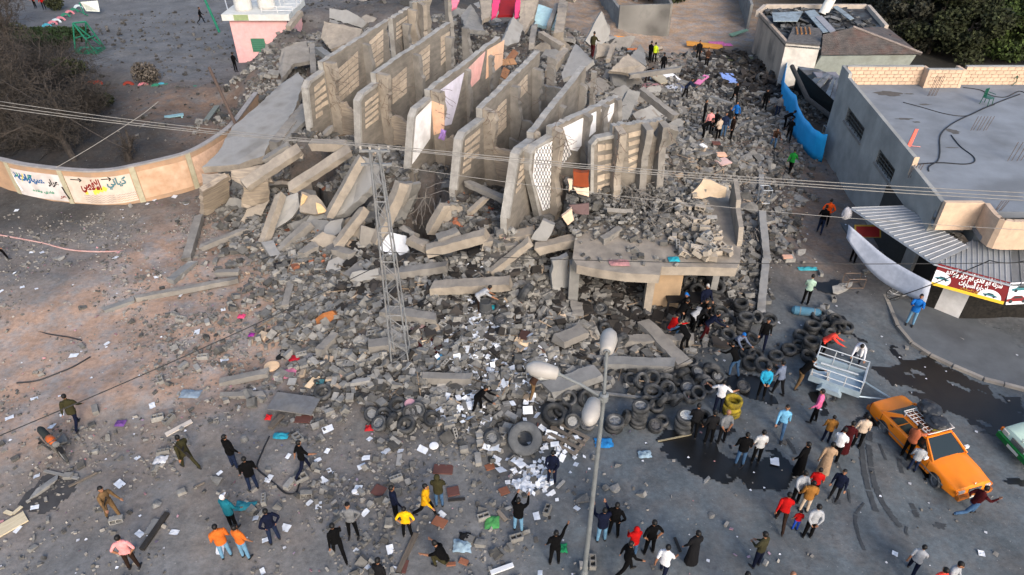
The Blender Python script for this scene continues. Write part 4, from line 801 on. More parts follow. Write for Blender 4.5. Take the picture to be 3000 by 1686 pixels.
on_sign(sg, 'white_oval', ellipse(W_/2-.55, -Hs/2+.13, .42, .33, 20, 0, math.pi) + [(W_/2-.97, -Hs/2+.13)], SW, .004); car_print(sg, W_/2-.55, -Hs/2+.22, .5, TEALC, .008)
for body, sz_, x, y, wmax in (('\ufee9\ufea9\ufefb\ufeed\ufe83\ufeed \ufead\ufe8d\ufeae\ufecb \ufeee\ufe91\ufe83 \ufef1\ufea9\ufe8e\ufed3 \ufeee\ufe91\ufe83 \ufe94\ufedb\ufeae\ufeb7', .26, .06, .24, W_*.76), ('\ufe95\ufe8d\ufead\ufe8e\ufef4\ufeb4\ufedf\ufe8d \ufe93\ufead\ufe8e\ufea0\ufe98\ufedf', .26, .12, -.06, W_*.38)):
    me = text_mesh(body, sz_, .008); me.materials.append(plain('letter_white', (.80,.80,.80))); o = link('lettering', me, sg); w = max(v.co.x for v in me.vertices) - min(v.co.x for v in me.vertices); o.scale = (wmax/w, 1.15, 1); o.location = (x, y, .012)
me = text_mesh('\ufe95\ufe8d\ufead\ufe8e\ufef4\ufeb4\ufedf\ufe8d \ufee9\ufead\ufe8e\ufea0\ufe98\ufedf', .12); me.materials.append(SY); o = link('lettering', me, sg); o.location = (.1,-.26,.012)
a, c = tr + Vector((.02,-.01,0)), tr + Vector((2.2,.15,0)); M4 = sign_frame(a, c, a + (bl - tl)); sg2 = link('sign_banner', None); sg2.matrix_world = M4; tag(sg2, 'white shop banner with a teal car over a red car', 'banner')
MB().box((0,0,-.02), (2.18, .95, .02)).build('banner_cloth', SW, sg2); car_print(sg2, -.55, .18, .85, TEALC); car_print(sg2, -.65, -.28, .95, plain('print_red', (.25,.015,.02)))
# small red sign at the awning's left end
tl, tr, bl = PK(8,735,270,2.2), PK(8,885,272,2.2), PK(8,765,345,1.8); M4 = sign_frame(tl, tr, bl); s3 = link('shop_sign', None); s3.matrix_world = M4; tag(s3, 'small red and yellow shop sign under the awning end', 'sign'); MB().box((0,0,0), (1.25,.6,.04)).build('board', plain('dull_yellow', (.34,.25,.06)), s3); MB().box((0,-.03,.025), (1.1,.5,.02)).build('panel', SR, s3)

# pavement with kerb
kerb = [PK(8,x,y) for x,y in ((880,600),(905,700),(960,820),(1030,990),(1130,1110),(1260,1195),(1420,1270),(1640,1365),(1931,1440))]; kerb.append(kerb[-1] + Vector((6,-1.2,0)))
inner = [Vector((XR, kerb[-1].y, 0)), Vector((XR, 26, 0)), Vector((XW+.1, 26, 0)), Vector((kerb[0].x, 33.5, 0))]
MB().prism([p for p in kerb] + inner, Vector((0,0,.12))).build('pavement', mat('pavement_concrete', (.17,.18,.19), (.13,.138,.145), scale=1, bump=.15, dirt=(.10,.10,.105), dirt_scale=.6), None)['kind'] = 'structure'
kb = link('kerb', None); kb['kind'] = 'structure'; KM = mat('kerb_stone', (.36,.33,.29), (.26,.245,.23), scale=2, orand=.2)
for i in range(len(kerb)-1):
    a, c = kerb[i], kerb[i+1]; L = (c-a).length; nn = max(1, round(L/.8)); d = (c-a).normalized(); nrm = Vector((-d.y, d.x, 0))
    for j in range(nn):
        q0, q1 = a.lerp(c, (j+.03)/nn), a.lerp(c, (j+.97)/nn); MB().prism([q0 - nrm*.06, q1 - nrm*.06, q1 + nrm*.1, q0 + nrm*.1], Vector((0,0,.135))).build('kerb_stone', KM, kb)

# ------------------------------------------------------------------ burnt house and sheds behind
bh = empty('burnt_house', (22, 58, 0), 'scorched low house with blackened roof and tiled hip roof', 'house')
WH = mat('stained_white_wall', (.50,.41,.33), (.35,.29,.24), scale=.8, stretch=(2,2,.3), dirt=(.16,.14,.12), dirt_scale=.5, dirt_amt=.8); WW = paint('white_house_wall', (.72,.68,.62), dirt=(.4,.37,.34), dirt_amt=.6)
zh = 3.4
c0 = PK(4,60,90,zh); c1 = PK(4,250,300,zh); c2 = PK(4,490,320,zh); 
g0 = Vector((c0.x, c0.y, 0)); g1 = Vector((c1.x, c1.y, 0))
def wseg(a, c, z0, z1, m, t=.25, par=bh, name='wall'):
    d = Vector((c.x-a.x, c.y-a.y, 0)).normalized(); nrm = Vector((-d.y, d.x, 0)); return MB().prism([Vector((a.x,a.y,z0)), Vector((c.x,c.y,z0)), Vector((c.x,c.y,z1)), Vector((a.x,a.y,z1))], nrm*t).build(name, m, par)
wseg(g1, g0, 0, zh, WH, -.25); wseg(c1, c2, 0, zh - .1, WW); 
c3 = PK(4,945,190,zh); c4 = PK(4,820,45,zh); c5 = PK(4,110,45,zh)
BURN = mat('burnt_roof', (.075,.075,.08), (.025,.024,.024), scale=1.2, bump=.4, bscale=5, dirt=(.22,.27,.30), dirt_scale=.5, dirt_amt=.5)
MB().prism([Vector((p.x,p.y,zh-.35)) for p in (c0, c1, c2, PK(4,700,260,zh), c3, c4, c5)], Vector((0,0,.12))).build('flat_roof', BURN, bh)
TRIM = mat('roof_rim', (.52,.46,.40), (.38,.34,.30), scale=2)
for a, c in ((c5, c4), (c4, c3), (c0, c5)): wseg(a, c, zh-.4, zh+.12, TRIM, .3, bh, 'roof_rim')
# hip roof of tiles: rows of ridged tiles
TILE = mat('grey_red_tiles', (.16,.145,.14), (.085,.08,.08), scale=2.2, bump=.3, dirt=(.18,.10,.08), dirt_scale=.9, dirt_amt=.4)
ha, hb, hc_, hd = PK(4,495,392,2.7), PK(4,1205,385,2.7), PK(4,720,200,4.3), PK(4,510,245,4.0)
rows, colsn = 11, 26
for i in range(rows):
    v0, v1 = i/rows, (i+1)/rows; mb = MB()
    L0, L1 = ha.lerp(hd, v0), hb.lerp(hc_, v0); U0, U1 = ha.lerp(hd, v1), hb.lerp(hc_, v1); step = Vector((0,0,.05))
    for j in range(colsn):
        a, c = L0.lerp(L1, j/colsn), L0.lerp(L1, (j+1)/colsn); d_, e_ = U0.lerp(U1, (j+1)/colsn), U0.lerp(U1, j/colsn); mid0, mid1 = (a+c)/2 + step*1.6, (d_+e_)/2 + step*.6
        mb.face([a+step, mid0, mid1, e_]); mb.face([mid0, c+step, d_, mid1])
    mb.face([L0, L1, L1+step*1.6, L0+step*1.6]); mb.build('tile_course', TILE, bh)
MB().prism([hb, PK(4,960,190,3.2), hc_], Vector((0,0,-.1))).build('roof_side', TILE, bh); MB().tube([hb + Vector((0,0,.08)), hc_ + Vector((0,0,.1))], .1, 6).build('ridge', mat('ridge_tile', (.30,.26,.24)), bh)
MB().prism([ha + Vector((.1,.1,-.1)), hb + Vector((-.3,.1,-.1)), Vector((hb.x-.6, hb.y+1, 0)), Vector((ha.x-.3, ha.y+1, 0))], Vector((0,.2,0))).build('veranda_wall', paint('sage_wall', (.42,.45,.42), dirt=(.25,.25,.22)), bh)
MB().prism([PK(4,250,300,zh+.02), PK(4,490,320,zh+.02), PK(4,510,200,zh+.25), PK(4,300,190,zh+.25)], Vector((0,0,-.1))).build('lean_roof', mat('charred_sheet', (.19,.18,.175), (.10,.095,.09)), bh)
for i, q in enumerate([((380,80),(450,70),(590,220),(510,230)), ((455,120),(500,110),(600,215),(560,230)), ((580,50),(610,40),(730,130),(700,140)), ((150,90),(370,80),(330,150),(160,150))]): MB().prism([PK(4,x,y,zh+.25+.05*i) for x, y in q], Vector((0,0,-.06))).build('roof_sheet', mat('bluish_sheet', (.34,.40,.44), (.22,.25,.27), dirt=(.08,.08,.08)) if i != 1 else mat('pale_board', (.36,.36,.38)), bh)
for x in (320,350,380,410): MB().tube([PK(4,x,195,zh+.3), PK(4,x+10,240,zh+.25)], .06, 4).build('rafter', mat('raw_rafter', (.45,.24,.10)), bh)
kids_world(bh)
rq = np.random.default_rng(5); hx = rq.uniform(c0.x + .8, c3.x - .5, 260); hy = rq.uniform(c1.y + 1.5, c4.y - .5, 260); ok_ = hx > c1.x + (c0.x - c1.x) * (hy - c1.y) / (c0.y - c1.y) + .4; hx, hy = hx[ok_], hy[ok_]; ROOF_BITS = np.column_stack([hx, hy, np.full(len(hx), zh - .12)])
tg = PK(4,510,100,zh-.2); o = link('water_pipe', None); o.location = tg; tag(o, 'tilted white cylinder with a black letter S on the burnt roof', 'cylinder'); MB().tube([(0,0,0),(.75,.3,2.1)], .42, 14).build('drum', paint('white_drum', (.68,.67,.64)), o, smooth=False)
me = text_mesh('S', .8, .02); me.materials.append(plain('black_letter', (.02,.02,.02))); s_ = link('lettering', me, o); s_.location = (.5,-.32,1.5); s_.rotation_euler = (R(80), R(-20), 0)
# shed with collapsed corrugated roof beside the tarp
sh = empty('collapsed_shed', PK(4,480,800), 'collapsed black shed with buckled corrugated roof beside the blue tarp', 'shed')
SHM = mat('shed_sheet', (.30,.31,.32), (.17,.17,.175), scale=1, metal=.2, rough=.6, dirt=(.06,.06,.06), dirt_amt=.7)
for i in range(9):
    u = i/9; a0, a1 = (330,470), (630,750); b0, b1 = (480,490), (640,560)
    f = lambda s, e, t: (s[0]+(e[0]-s[0])*t, s[1]+(e[1]-s[1])*t)
    q = [PK(4,*f(a0,a1,u),2.6+.3*math.sin(i*2.2)), PK(4,*f(a0,a1,u+.1),2.6+.3*math.sin(i*2.2+.6)), PK(4,*f(b0,b1,u+.1),3.0), PK(4,*f(b0,b1,u),3.0)]
    MB().prism(q, Vector((0,0,-.03))).build('roof_sheet', SHM, sh)
MB().tube([PK(4,290,470,3.0), PK(4,400,700,2.2), PK(4,610,860,1.9)], .16, 8).build('pipe', mat('charred_pipe', (.09,.085,.08)), sh)
MB().prism([PK(4,330,480,2.2), PK(4,640,760,2.2), PK(4,620,920,.1), PK(4,300,640,.1)], Vector((.3,.1,0))).build('back_wall', mat('soot', (.03,.028,.026), (.018,.017,.016)), sh)
MB().prism([PK(4,440,510,2.9), PK(4,600,510,2.9), PK(4,640,560,2.9), PK(4,470,545,2.9)], Vector((0,0,-.1))).build('roof_board', mat('mauve_sheet', (.30,.29,.31)), sh)
kids_world(sh)
def frame_box(c, size, m, label):
    o = empty('metal_frame', c, label, 'frame'); x, y, z = [a/2 for a in size]; cs = [(-x,-y),(x,-y),(x,y),(-x,y)]
    for i in range(4):
        a, b_ = cs[i], cs[(i+1)%4]
        for zz_ in (0, 2*z): MB().tube([(*a,zz_),(*b_,zz_)], .025, 4).build('bar', m, o)
        MB().tube([(*a,0),(*a,2*z)], .025, 4).build('bar', m, o)
    return o
frame_box(PK(4,575,960), (1.2,.7,.6), STEEL, 'small grey metal frame at the foot of the shed'); frame_box(PK(8,720,690,.2), (.8,.5,.5), REBAR, 'rusty stool frame in the lane'); frame_box(PK(8,440,200,.0) + Vector((-2.7,.6,.6)), (.5,.6,.8), STEEL, 'bent white chair frame on the lane rubble')
# blue tarp fence
tp_ = [((265,470),(205,600)), ((215,600),(205,760)), ((300,745),(275,860)), ((330,850),(290,960)), ((390,910),(360,1060)), ((450,945),(440,1130)), ((515,968),(500,1150))]
mb = MB(); base_ = [PK(4,*b_) for a, b_ in tp_]; tops = []
for (a, b_), g in zip(tp_, base_): q = on_plane(*K(4,*a), g, Vector((0,1,0))); tops.append(Vector((g.x + (q.x-g.x)*.4, g.y, min(max(q.z, 1.9), 2.3))))
fine = []
for i in range(len(base_)-1):
    for t in range(5): u = t/5; w = .035*math.sin((i*5+t)*1.3); fine.append((base_[i].lerp(base_[i+1],u) + Vector((w,w,0)), tops[i].lerp(tops[i+1],u) + Vector((w*.5,w*.5,-.08*math.sin(u*math.pi)))))
fine.append((base_[-1], tops[-1]))
for (a, b_), (c, d) in zip(fine[:-1], fine[1:]):
    for j in range(4): mb.face([a.lerp(b_,j/4)+Vector((0,0,0)), c.lerp(d,j/4)+Vector((0,0,0)), c.lerp(d,(j+1)/4)+Vector((0,0,0)), a.lerp(b_,(j+1)/4)+Vector((0,0,0))])
o = mb.build('tarpaulin_fence', mat('blue_tarp', (.045,.46,.78), (.035,.38,.68), scale=1.5, rough=.5), smooth=True); md = o.modifiers.new('thick', 'SOLIDIFY'); md.thickness = .015; recenter(o); tag(o, 'bright blue tarpaulin fence along the lane', 'tarpaulin')
# lane walls and grey compound at the top
cw = empty('compound_wall', PK(3,1160,280), 'soot stained grey concrete yard wall beside the sandy lane', 'wall')
SOOT = mat('sooty_concrete', (.30,.29,.27), (.22,.215,.205), scale=.7, bump=.2, dirt=(.09,.088,.085), dirt_scale=.35, dirt_amt=.75)
a, c = PK(3,985,275), PK(3,1335,265); wseg(a, c, 0, 3.0, SOOT, .25, cw, 'front_wall'); wseg(c + Vector((0,.26,0)), c + Vector((1.2,18,0)), 0, 3.0, CONC, -.25, cw, 'side_wall'); wseg(a + Vector((.25,.3,0)), a + Vector((-.5,12,0)), 0, 2.6, CONC_G, .25, cw, 'side_wall'); kids_world(cw)
fb_ = empty('far_block', P(1760,-10,0), 'dark unfinished concrete block behind the ruin', 'building'); p0 = P(1735,40,0)
for i, z in enumerate((0, 2.9)):
    MB().box((p0.x + 2.5, p0.y + 8, z + 2.75), (9, 8, .3)).build('floor_slab', CONC_G, fb_)
    for dx in (-1.8, .2, 2.6, 5.2): MB().box((p0.x + dx, p0.y + 4.2, z + 1.3), (.4,.4,2.6)).build('column', CONC_G, fb_)
MB().box((p0.x + 2.5, p0.y + 9, 2.2), (8.6, 5, 4.4)).build('dark_inside_fill', DARKM, fb_); kids_world(fb_)  # near-black box stands in for the dark inside of the open floors
lw = empty('lane_wall', PK(4,30,100), 'grey block wall closing the sandy lane on the right', 'wall'); wseg(PK(3,1895,215), PK(3,1800,-150), 0, 2.4, CONC_G, -.25, lw); kids_world(lw)
sheet_l = MB().prism([PK(3,1775,240,.25), PK(3,1900,205,.45), PK(3,1915,215,.4), PK(3,1800,258,.15)], Vector((0,0,-.06))).build('green_sheet', paint('mint_sheet', (.30,.42,.30))); recenter(sheet_l); tag(sheet_l, 'pale green sheet lying in the sandy lane', 'sheet')
# houses at the far right top
fh = empty('far_house', PK(4,1800,60), 'pink rendered house with tall window beyond the trees', 'house'); p0 = PK(4,1790,110); PKW = paint('pink_render', (.66,.52,.46))
MB().box((p0.x + 3, p0.y + 4, 3.2), (9.5, 6, 6.4)).build('wall', PKW, fh); w_ = MB().box((p0.x + .3, p0.y + .98, 4.0), (2.6,.12,2.4)).build('window', DARKM, fh); MB().box((p0.x + .3, p0.y + .9, 5.1), (2.8,.1,.25)).build('frame', paint('orange_frame', (.55,.22,.05)), w_); MB().box((p0.x + 3, p0.y + 4, 6.5), (10,6.5,.2)).build('roof', CONC, fh); kids_world(fh)
fs_ = empty('far_shed', PK(4,1550,60), 'grey sloped roof of a shed half hidden by trees', 'shed'); p0 = PK(4,1510,160); MB().prism([Vector((p0.x-1.6,p0.y,1.8)), Vector((p0.x+2.4,p0.y,1.8)), Vector((p0.x+.2,p0.y+7,4.2)), Vector((p0.x-3.8,p0.y+7,4.2))], Vector((0,0,-.15))).build('roof', mat('pale_roof', (.44,.42,.42)), fs_); MB().box((p0.x+.2, p0.y+.8, .9), (2.6,.3,1.8)).build('wall', paint('pale_wall', (.5,.48,.45)), fs_); kids_world(fs_)
# ------------------------------------------------------------------ left side: mural wall, school yard, pink hut
MW = empty('mural_wall', P(300, 614), 'long curved orange wall painted with Arabic slogans and arrows', 'wall')
ORW = mat('orange_render', (.46,.325,.225), (.35,.255,.185), scale=1.2, bump=.2, dirt=(.33,.27,.22), dirt_scale=1.1, dirt_amt=.7); GRYW = mat('wall_cap', (.36,.34,.33), (.27,.26,.255), scale=2)
PALEP = mat('pale_panel', (.60,.53,.47), (.50,.44,.39), scale=1.5, dirt=(.40,.33,.27), dirt_scale=1.3); WHP = mat('white_panel', (.62,.595,.585), (.52,.49,.48), scale=1.5, dirt=(.38,.33,.30), dirt_scale=1.2); ORP = mat('orange_panel', (.54,.40,.30), (.43,.30,.21), scale=1.8, dirt=(.62,.52,.43), dirt_scale=1.2)
top_px = [(-260,400), (-120,440), K(1,0,1130), K(1,160,1165), K(1,380,1192), K(1,540,1206), K(1,650,1210), K(1,800,1200), K(1,950,1170), K(1,1140,1128), K(1,1320,1080), K(1,1480,1000), K(1,1640,885), K(1,1740,760), K(1,1820,652)]
WHt = 2.3; tp = [P(x, y, WHt) for x, y in top_px]; fine = []
for i in range(len(tp)-1):
    p0, p1, p2, p3 = tp[max(i-1,0)], tp[i], tp[i+1], tp[min(i+2,len(tp)-1)]
    for j in range(6): t = j/6; fine.append(.5*((2*p1) + (p2-p0)*t + (2*p0-5*p1+4*p2-p3)*t*t + (3*p1-p0-3*p2+p3)*t**3))
fine.append(tp[-1])
arc = [0]
for a, c in zip(fine[:-1], fine[1:]): arc.append(arc[-1] + (c-a).length)
def wall_at(s, z, off=0):
    s = min(max(s, 0), arc[-1]-1e-4); i = max(0, np.searchsorted(arc, s) - 1); i = min(i, len(fine)-2); t = (s-arc[i])/(arc[i+1]-arc[i]); p = fine[i].lerp(fine[i+1], t); d = (fine[i+1]-fine[i]).normalized(); n = Vector((d.y,-d.x,0)); return Vector((p.x,p.y,z)) + n*off
def strip(s0, s1, z0, z1, off, thick, m, name, parent=None, step=.3, slant=0.0):
    n = max(2, int((s1-s0)/step)); mb = MB()
    for i in range(n):
        a, c = s0+(s1-s0)*i/n, s0+(s1-s0)*(i+1)/n
        F = [wall_at(a,z0,off), wall_at(c,z0,off), wall_at(c,z1,off), wall_at(a,z1,off)]; Bk = [wall_at(a,z0,off-thick), wall_at(c,z0,off-thick), wall_at(c,z1,off-thick), wall_at(a,z1,off-thick)]
        mb.face(F); mb.face([Bk[1],Bk[0],Bk[3],Bk[2]]); mb.face([F[3],F[2],Bk[2],Bk[3]]); mb.face([F[1],F[0],Bk[0],Bk[1]])
        if i == 0: mb.face([F[0],F[3],Bk[3],Bk[0]])
        if i == n-1: mb.face([F[2],F[1],Bk[1],Bk[2]])
    return mb.build(name, m, parent or MW)
strip(0, arc[-1], -.1, WHt-.08, 0, .22, ORW, 'wall_body'); strip(0, arc[-1], WHt-.08, WHt, .05, .32, GRYW, 'coping')
def s_at(px, py):
    best = min(range(len(fine)), key=lambda i: (pix(fine[i])[0]-px)**2 + (pix(fine[i])[1]-py)**2); return arc[best]
cuts = [s_at(*K(1,x,y)) for x, y in ((40,1140),(400,1192),(930,1175),(1310,1082),(1640,885))]
for s in cuts: strip(s-.14, s+.14, 0, WHt-.081, .05, .08, mat('pilaster', (.44,.42,.33), (.36,.33,.25)), 'pilaster')
for (a, c), m in zip(zip(cuts[:-1], cuts[1:]), (WHP, PALEP, ORP, mat('beige_panel', (.62,.46,.36)))): strip(a+.18, c-.18, .25, WHt-.4, .02, .03, m, 'panel')
def brush(pts, s0, zb, sx, sz, r, m, name, off=.03):
    """a painted stroke: flat ribbon that follows the wall"""
    mb = MB(); P_ = [(s0 + x*sx, zb + y*sz) for x, y in pts]
    for (a, b_), (c, d) in zip(P_[:-1], P_[1:]):
        L = math.hypot(c-a, d-b_) or 1; nx, ny = -(d-b_)/L*r, (c-a)/L*r
        mb.face([wall_at(a-nx,b_-ny,off), wall_at(c-nx,d-ny,off), wall_at(c+nx,d+ny,off), wall_at(a+nx,b_+ny,off)])
    return mb.build(name, m, MW)
PR, PT, PBk, PBl, PGn, PYl, PGr = plain('paint_red', (.26,.03,.025)), plain('paint_teal', (.10,.22,.25)), plain('paint_black', (.02,.02,.02)), plain('paint_blue', (.03,.16,.34)), plain('paint_green', (.04,.30,.20)), plain('paint_yellow', (.62,.55,.12)), plain('paint_grey', (.30,.26,.25))
c1_, c2_ = cuts[1], cuts[2]; Lp = c2_ - c1_
def arrow(x, w, z, m): brush([(x,z),(x+w,z)], c1_, 0, Lp, 1, .03, m, 'painted_arrow'); brush([(x+w*.75,z+.12),(x+w,z),(x+w*.75,z-.12)], c1_, 0, Lp, 1, .03, m, 'painted_arrow', .033)
arrow(.13,.17,1.72,PBk); arrow(.58,.13,1.78,PBk)
def wall_text(body, size, s, z, m, sx=1.0, name='lettering', bold=.01, off=.035):
    me = text_mesh(body, size, bold); x0_ = min(v.co.x for v in me.vertices); x1_ = max(v.co.x for v in me.vertices); y0_ = min(v.co.y for v in me.vertices); y1_ = max(v.co.y for v in me.vertices)
    for v in me.vertices: v.co = wall_at(s + ((v.co.x-x0_)/(x1_-x0_)-.5)*sx, z + ((v.co.y-y0_)/(y1_-y0_)-.5)*size, off)
    me.materials.append(m); return link(name, me, MW)
brush([(.28,.95),(.45,.98),(.5,1.2),(.56,1.1),(.6,1.3)], c1_, 0, Lp, 1, .13, PYl, 'yellow_glow', .025)
wall_text('\ufef0\ufebc\ufed7\ufefb\ufe8d', .85, c1_+Lp*.40, 1.38, PR, Lp*.30, bold=.035); wall_text('\ufef2\ufee7\ufe8e\ufef4\ufedb', .7, c1_+Lp*.76, 1.48, PT, Lp*.26, bold=.03)
r = random.Random(5)
for row in range(4):
    for x0, x1, m in ((.25,.68,PGr), (.70,.97,PGr if row < 2 else plain('paint_coral', (.62,.28,.2)))):
        brush([(x0+(x1-x0)*i/40, .38+.13*(3-row)+.025*math.sin(i*1.15+row)) for i in range(41)], c1_, 0, Lp, 1, .012, m, 'cloud_line')
c0_ = cuts[0]; Lq = cuts[1]-cuts[0]
wall_text('\ufe95\ufe8d\ufead\ufe8e\ufef4\ufeb4', .6, c0_+Lq*.40, 1.42, PBl, Lq*.5, bold=.03); wall_text('\ufead\ufe8d\ufeae\ufecb', .5, c0_+Lq*.80, 1.35, PBk, Lq*.2, bold=.02); wall_text('\ufee9\ufea9\ufefb\ufeed \ufef1\ufea9\ufe8e\ufed3', .25, c0_+Lq*.55, .70, PGn, Lq*.4); wall_text('\ufeae\ufecb', .2, c0_+Lq*.88, .5, PR, Lq*.12)
for i in range(7): brush([(.06+.05*i, 1.2+r.uniform(-.2,.3)), (.12+.05*i, 1.45+r.uniform(-.2,.2)), (.09+.06*i, 1.7)], c0_, 0, Lq, 1, .04, r.choice((PBl,PGn,PGr,PYl)), 'paint_stroke')
brush([(.02,1.75),(.05,1.1),(.10,.5)], c0_, 0, Lq, 1, .08, plain('paint_white', (.75,.75,.76)), 'paint_stroke'); brush([(.02,1.2),(.06,.8),(.12,.45)], c1_-.25, 0, 2, 1, .05, PBk, 'paint_stroke', .06)
kids_world(MW)
# pink hut with water tanks
hut = empty('pink_hut', K and PK(1,1700,445), 'small pink hut with green shutter and white roof slab', 'hut')
p0 = PK(1,1690,445); p1 = p0 + Vector((5.0,.1,0)); HZ = 3.6
PK_ = paint('hut_pink', (.68,.43,.43), dirt=(.62,.42,.40))
MB().box((p0.x+2.4, p0.y+2.2, HZ/2), (4.8,4.4,HZ)).build('wall', PK_, hut); MB().box((p0.x+2.4, p0.y+2.2, HZ+.25), (5.6,5.2,.5)).build('roof', paint('hut_white', (.58,.59,.575), dirt=(.5,.5,.48)), hut); MB().box((p0.x+1.2, p0.y-.41, HZ+.25), (1.2,.02,.45)).build('green_stain', mat('moss_stain', (.34,.40,.24)), hut)
sp = on_plane(*K(1,1830,320), Vector((0,p0.y,0)), Vector((0,1,0)))
w_ = MB().box((sp.x, p0.y-.03, sp.z), (1.15,.08,1.1)).build('shutter', paint('shutter_green', (.10,.24,.17)), hut)
for i in range(6): MB().box((sp.x, p0.y-.085, sp.z-.45+i*.18), (1.05,.03,.03)).build('slat', paint('shutter_green_dark', (.06,.17,.12)), w_)
kids_world(hut)
for i, (dx, lab) in enumerate(((1.0,'upright white water tank at the roof corner of the pink hut'), (2.8,'rusty bottomed white water tank beside the roof rails'))):
    t = empty('water_tank', (p0.x+dx, p0.y+1.2+i*.6, HZ+.5), lab, 'water tank'); MB().lathe([(0,0),(.68,0),(.72,.1),(.7,1.6),(.6,1.72),(.2,1.8),(0,1.82)], 18).build('tank_body', paint('tank_white', (.58,.58,.565), dirt=(.5,.45,.4)), t, smooth=False); MB().lathe([(.68,1.2),(.74,1.22),(.68,1.24)], 18).build('hoop', CONC_G, t); MB().lathe([(0,1.9),(.22,1.9),(.24,1.8)], 12).build('lid', CONC_G, t)
rl = empty('roof_rail', (p0.x+3.8, p0.y+.2, HZ+.5), 'low white pipe rail beside the water tanks', 'rail')
for z in (.15,.45): MB().tube([(-1,0,z),(1.6,0,z)], .03, 5).build('pipe', paint('rail_white', (.6,.6,.6)), rl)
for x in (-1,.3,1.6): MB().tube([(x,0,0),(x,0,.5)], .03, 5).build('post', MATS['rail_white'], rl)
frame_box((p0.x+4.6, p0.y+2.5, HZ+.5), (1.4,1.2,1.0), MATS['rail_white'], 'white solar heater frame on the pink hut roof')
# green poles
def pole(a, b_, r_, m, name, label, cat='pole'):
    o = MB().tube([a, b_], r_, 8).build(name, m); recenter(o); return tag(o, label, cat)
GRN = paint('green_paint', (.03,.22,.15))
pole(PK(1,1552,230), PK(1,1552,230) + Vector((-1.1,.3,4.6)), .12, GRN, 'green_pole', 'tall green steel pole standing in the yard'); pole(P(696,377,2.2), P(613,199,4.6), .1, mat('rust_pole', (.16,.12,.10)), 'leaning_pole', 'leaning rusty pole behind the curved wall')
pole(PK(1,1590,0)+Vector((0,0,0)), PK(1,1625,120)+Vector((0,0,0)), .06, MATS['rail_white'], 'white_pipe', 'white pipe leaning near the hut')
# fallen goal frame and green base
gf = empty('goal_frame', PK(1,620,390), 'green steel goal frame tipped over in the yard', 'goal frame'); zt = 2.6
pt = {n_: PK(1,*a) for n_, a in dict(a=(535,380), b=(690,385), c=(745,345), d=(610,335)).items()}; tpn = {n_: PK(1,*a, zt) for n_, a in dict(a=(515,165), b=(605,155)).items()}
for a, c in ((pt['a'],tpn['a']),(pt['d'],tpn['b']),(tpn['a'],tpn['b']),(pt['c'],tpn['b']),(pt['b'],tpn['a']),(pt['a'],pt['b']),(pt['b'],pt['c']),(pt['c'],pt['d']),(pt['d'],pt['a']),(tpn['a'].lerp(pt['b'],.5),tpn['b'].lerp(pt['c'],.5)),(tpn['a'].lerp(pt['a'],.5),tpn['b'].lerp(pt['d'],.5)),(tpn['a'],pt['c'])): MB().tube([a,c], .07, 5).build('steel_tube', GRN, gf)
MB().prism([pt['a'], pt['b'], pt['b']+Vector((0,.9,0)), pt['a']+Vector((0,.9,0))], Vector((0,0,.35))).build('base_box', GRN, gf); kids_world(gf)
bs = empty('backboard', PK(1,640,60), 'white basketball backboard lying on green frame', 'backboard'); MB().prism([PK(1,570,20,1.2),PK(1,690,10,1.2),PK(1,705,85,.3),PK(1,610,80,.3)], Vector((0,.05,.05))).build('board', paint('board_white', (.62,.64,.60)), bs); MB().tube([PK(1,545,70,.1),PK(1,620,110,.1)], .06, 5).build('tube', GRN, bs); MB().tube([PK(1,560,20,1.2),PK(1,600,105,.1)], .06, 5).build('tube', GRN, bs); kids_world(bs)
# ------------------------------------------------------------------ rubble
DC = [(a, b_, min(1, c / .28)) for a, b_, c in HC]
for v, pts in ((0, [(1500,1330),(1580,1250),(1700,1230),(1800,1200),(1900,1200),(2000,1130),(2150,1050),(2050,1250),(2250,950),(2300,1100),(2320,900),(2380,760),(2400,640),(2100,1200),(1700,1300),(1000,1280),(850,1200),(700,1100),(600,900),(500,800),(1100,1360),(1250,1330),(600,780),(2250,820),(2450,900),(2500,1200),(2600,1300),(2700,1450),(2400,1300),(2300,1250),(2800,1300),(2200,1350),(2450,1100),(2550,1050),(2900,1000),(2650,900),(2400,1050),(2900,1600),(2500,1600),(2200,1550),(200,1400),(500,1350),(700,1400),(900,1450),(1100,1500),(1300,1550),(1600,1500),(1800,1400),(2000,1300),(300,1200),(450,1100),(100,1000),(300,850),(1900,1400),(2000,1600),(1500,1600),(800,1600),(700,1280),(550,1200),(100,1600)]),
               (.3, [(700,900),(750,850),(650,750),(1150,1300),(1400,1310),(2200,850),(2250,730),(2050,1050),(800,1130),(950,1180),(2300,600),(2320,470)]),
               (1, [(1000,1050),(1200,1180),(1350,1180),(1500,1150),(1600,1060),(1750,1000),(1850,960),(900,980),(850,850),(750,700),(1350,1250),(2100,780),(2200,600),(2150,500)])):
    for px, py in pts: p = P(px, py); DC.append((p.x, p.y, v))
DC = np.array(DC); DG = idw(GXY, DC[:, :2], DC[:, 2], p=3.5, eps=.15).reshape(gx.shape)
def dens(x, y):
    i = np.clip(((np.asarray(x) - GX[0]) / .3).astype(int), 0, len(GX)-1); j = np.clip(((np.asarray(y) - GY[0]) / .3).astype(int), 0, len(GY)-1)
    return np.clip((DG[j, i] - .12) / .6, 0, 1) * (H[j, i] > -.3)
_cube = np.array([(-1,-1,-1),(1,-1,-1),(1,1,-1),(-1,1,-1),(-1,-1,1),(1,-1,1),(1,1,1),(-1,1,1)], float) * .5
_cf = np.array([(3,2,1,0),(4,5,6,7),(0,1,5,4),(1,2,6,5),(2,3,7,6),(3,0,4,7)])
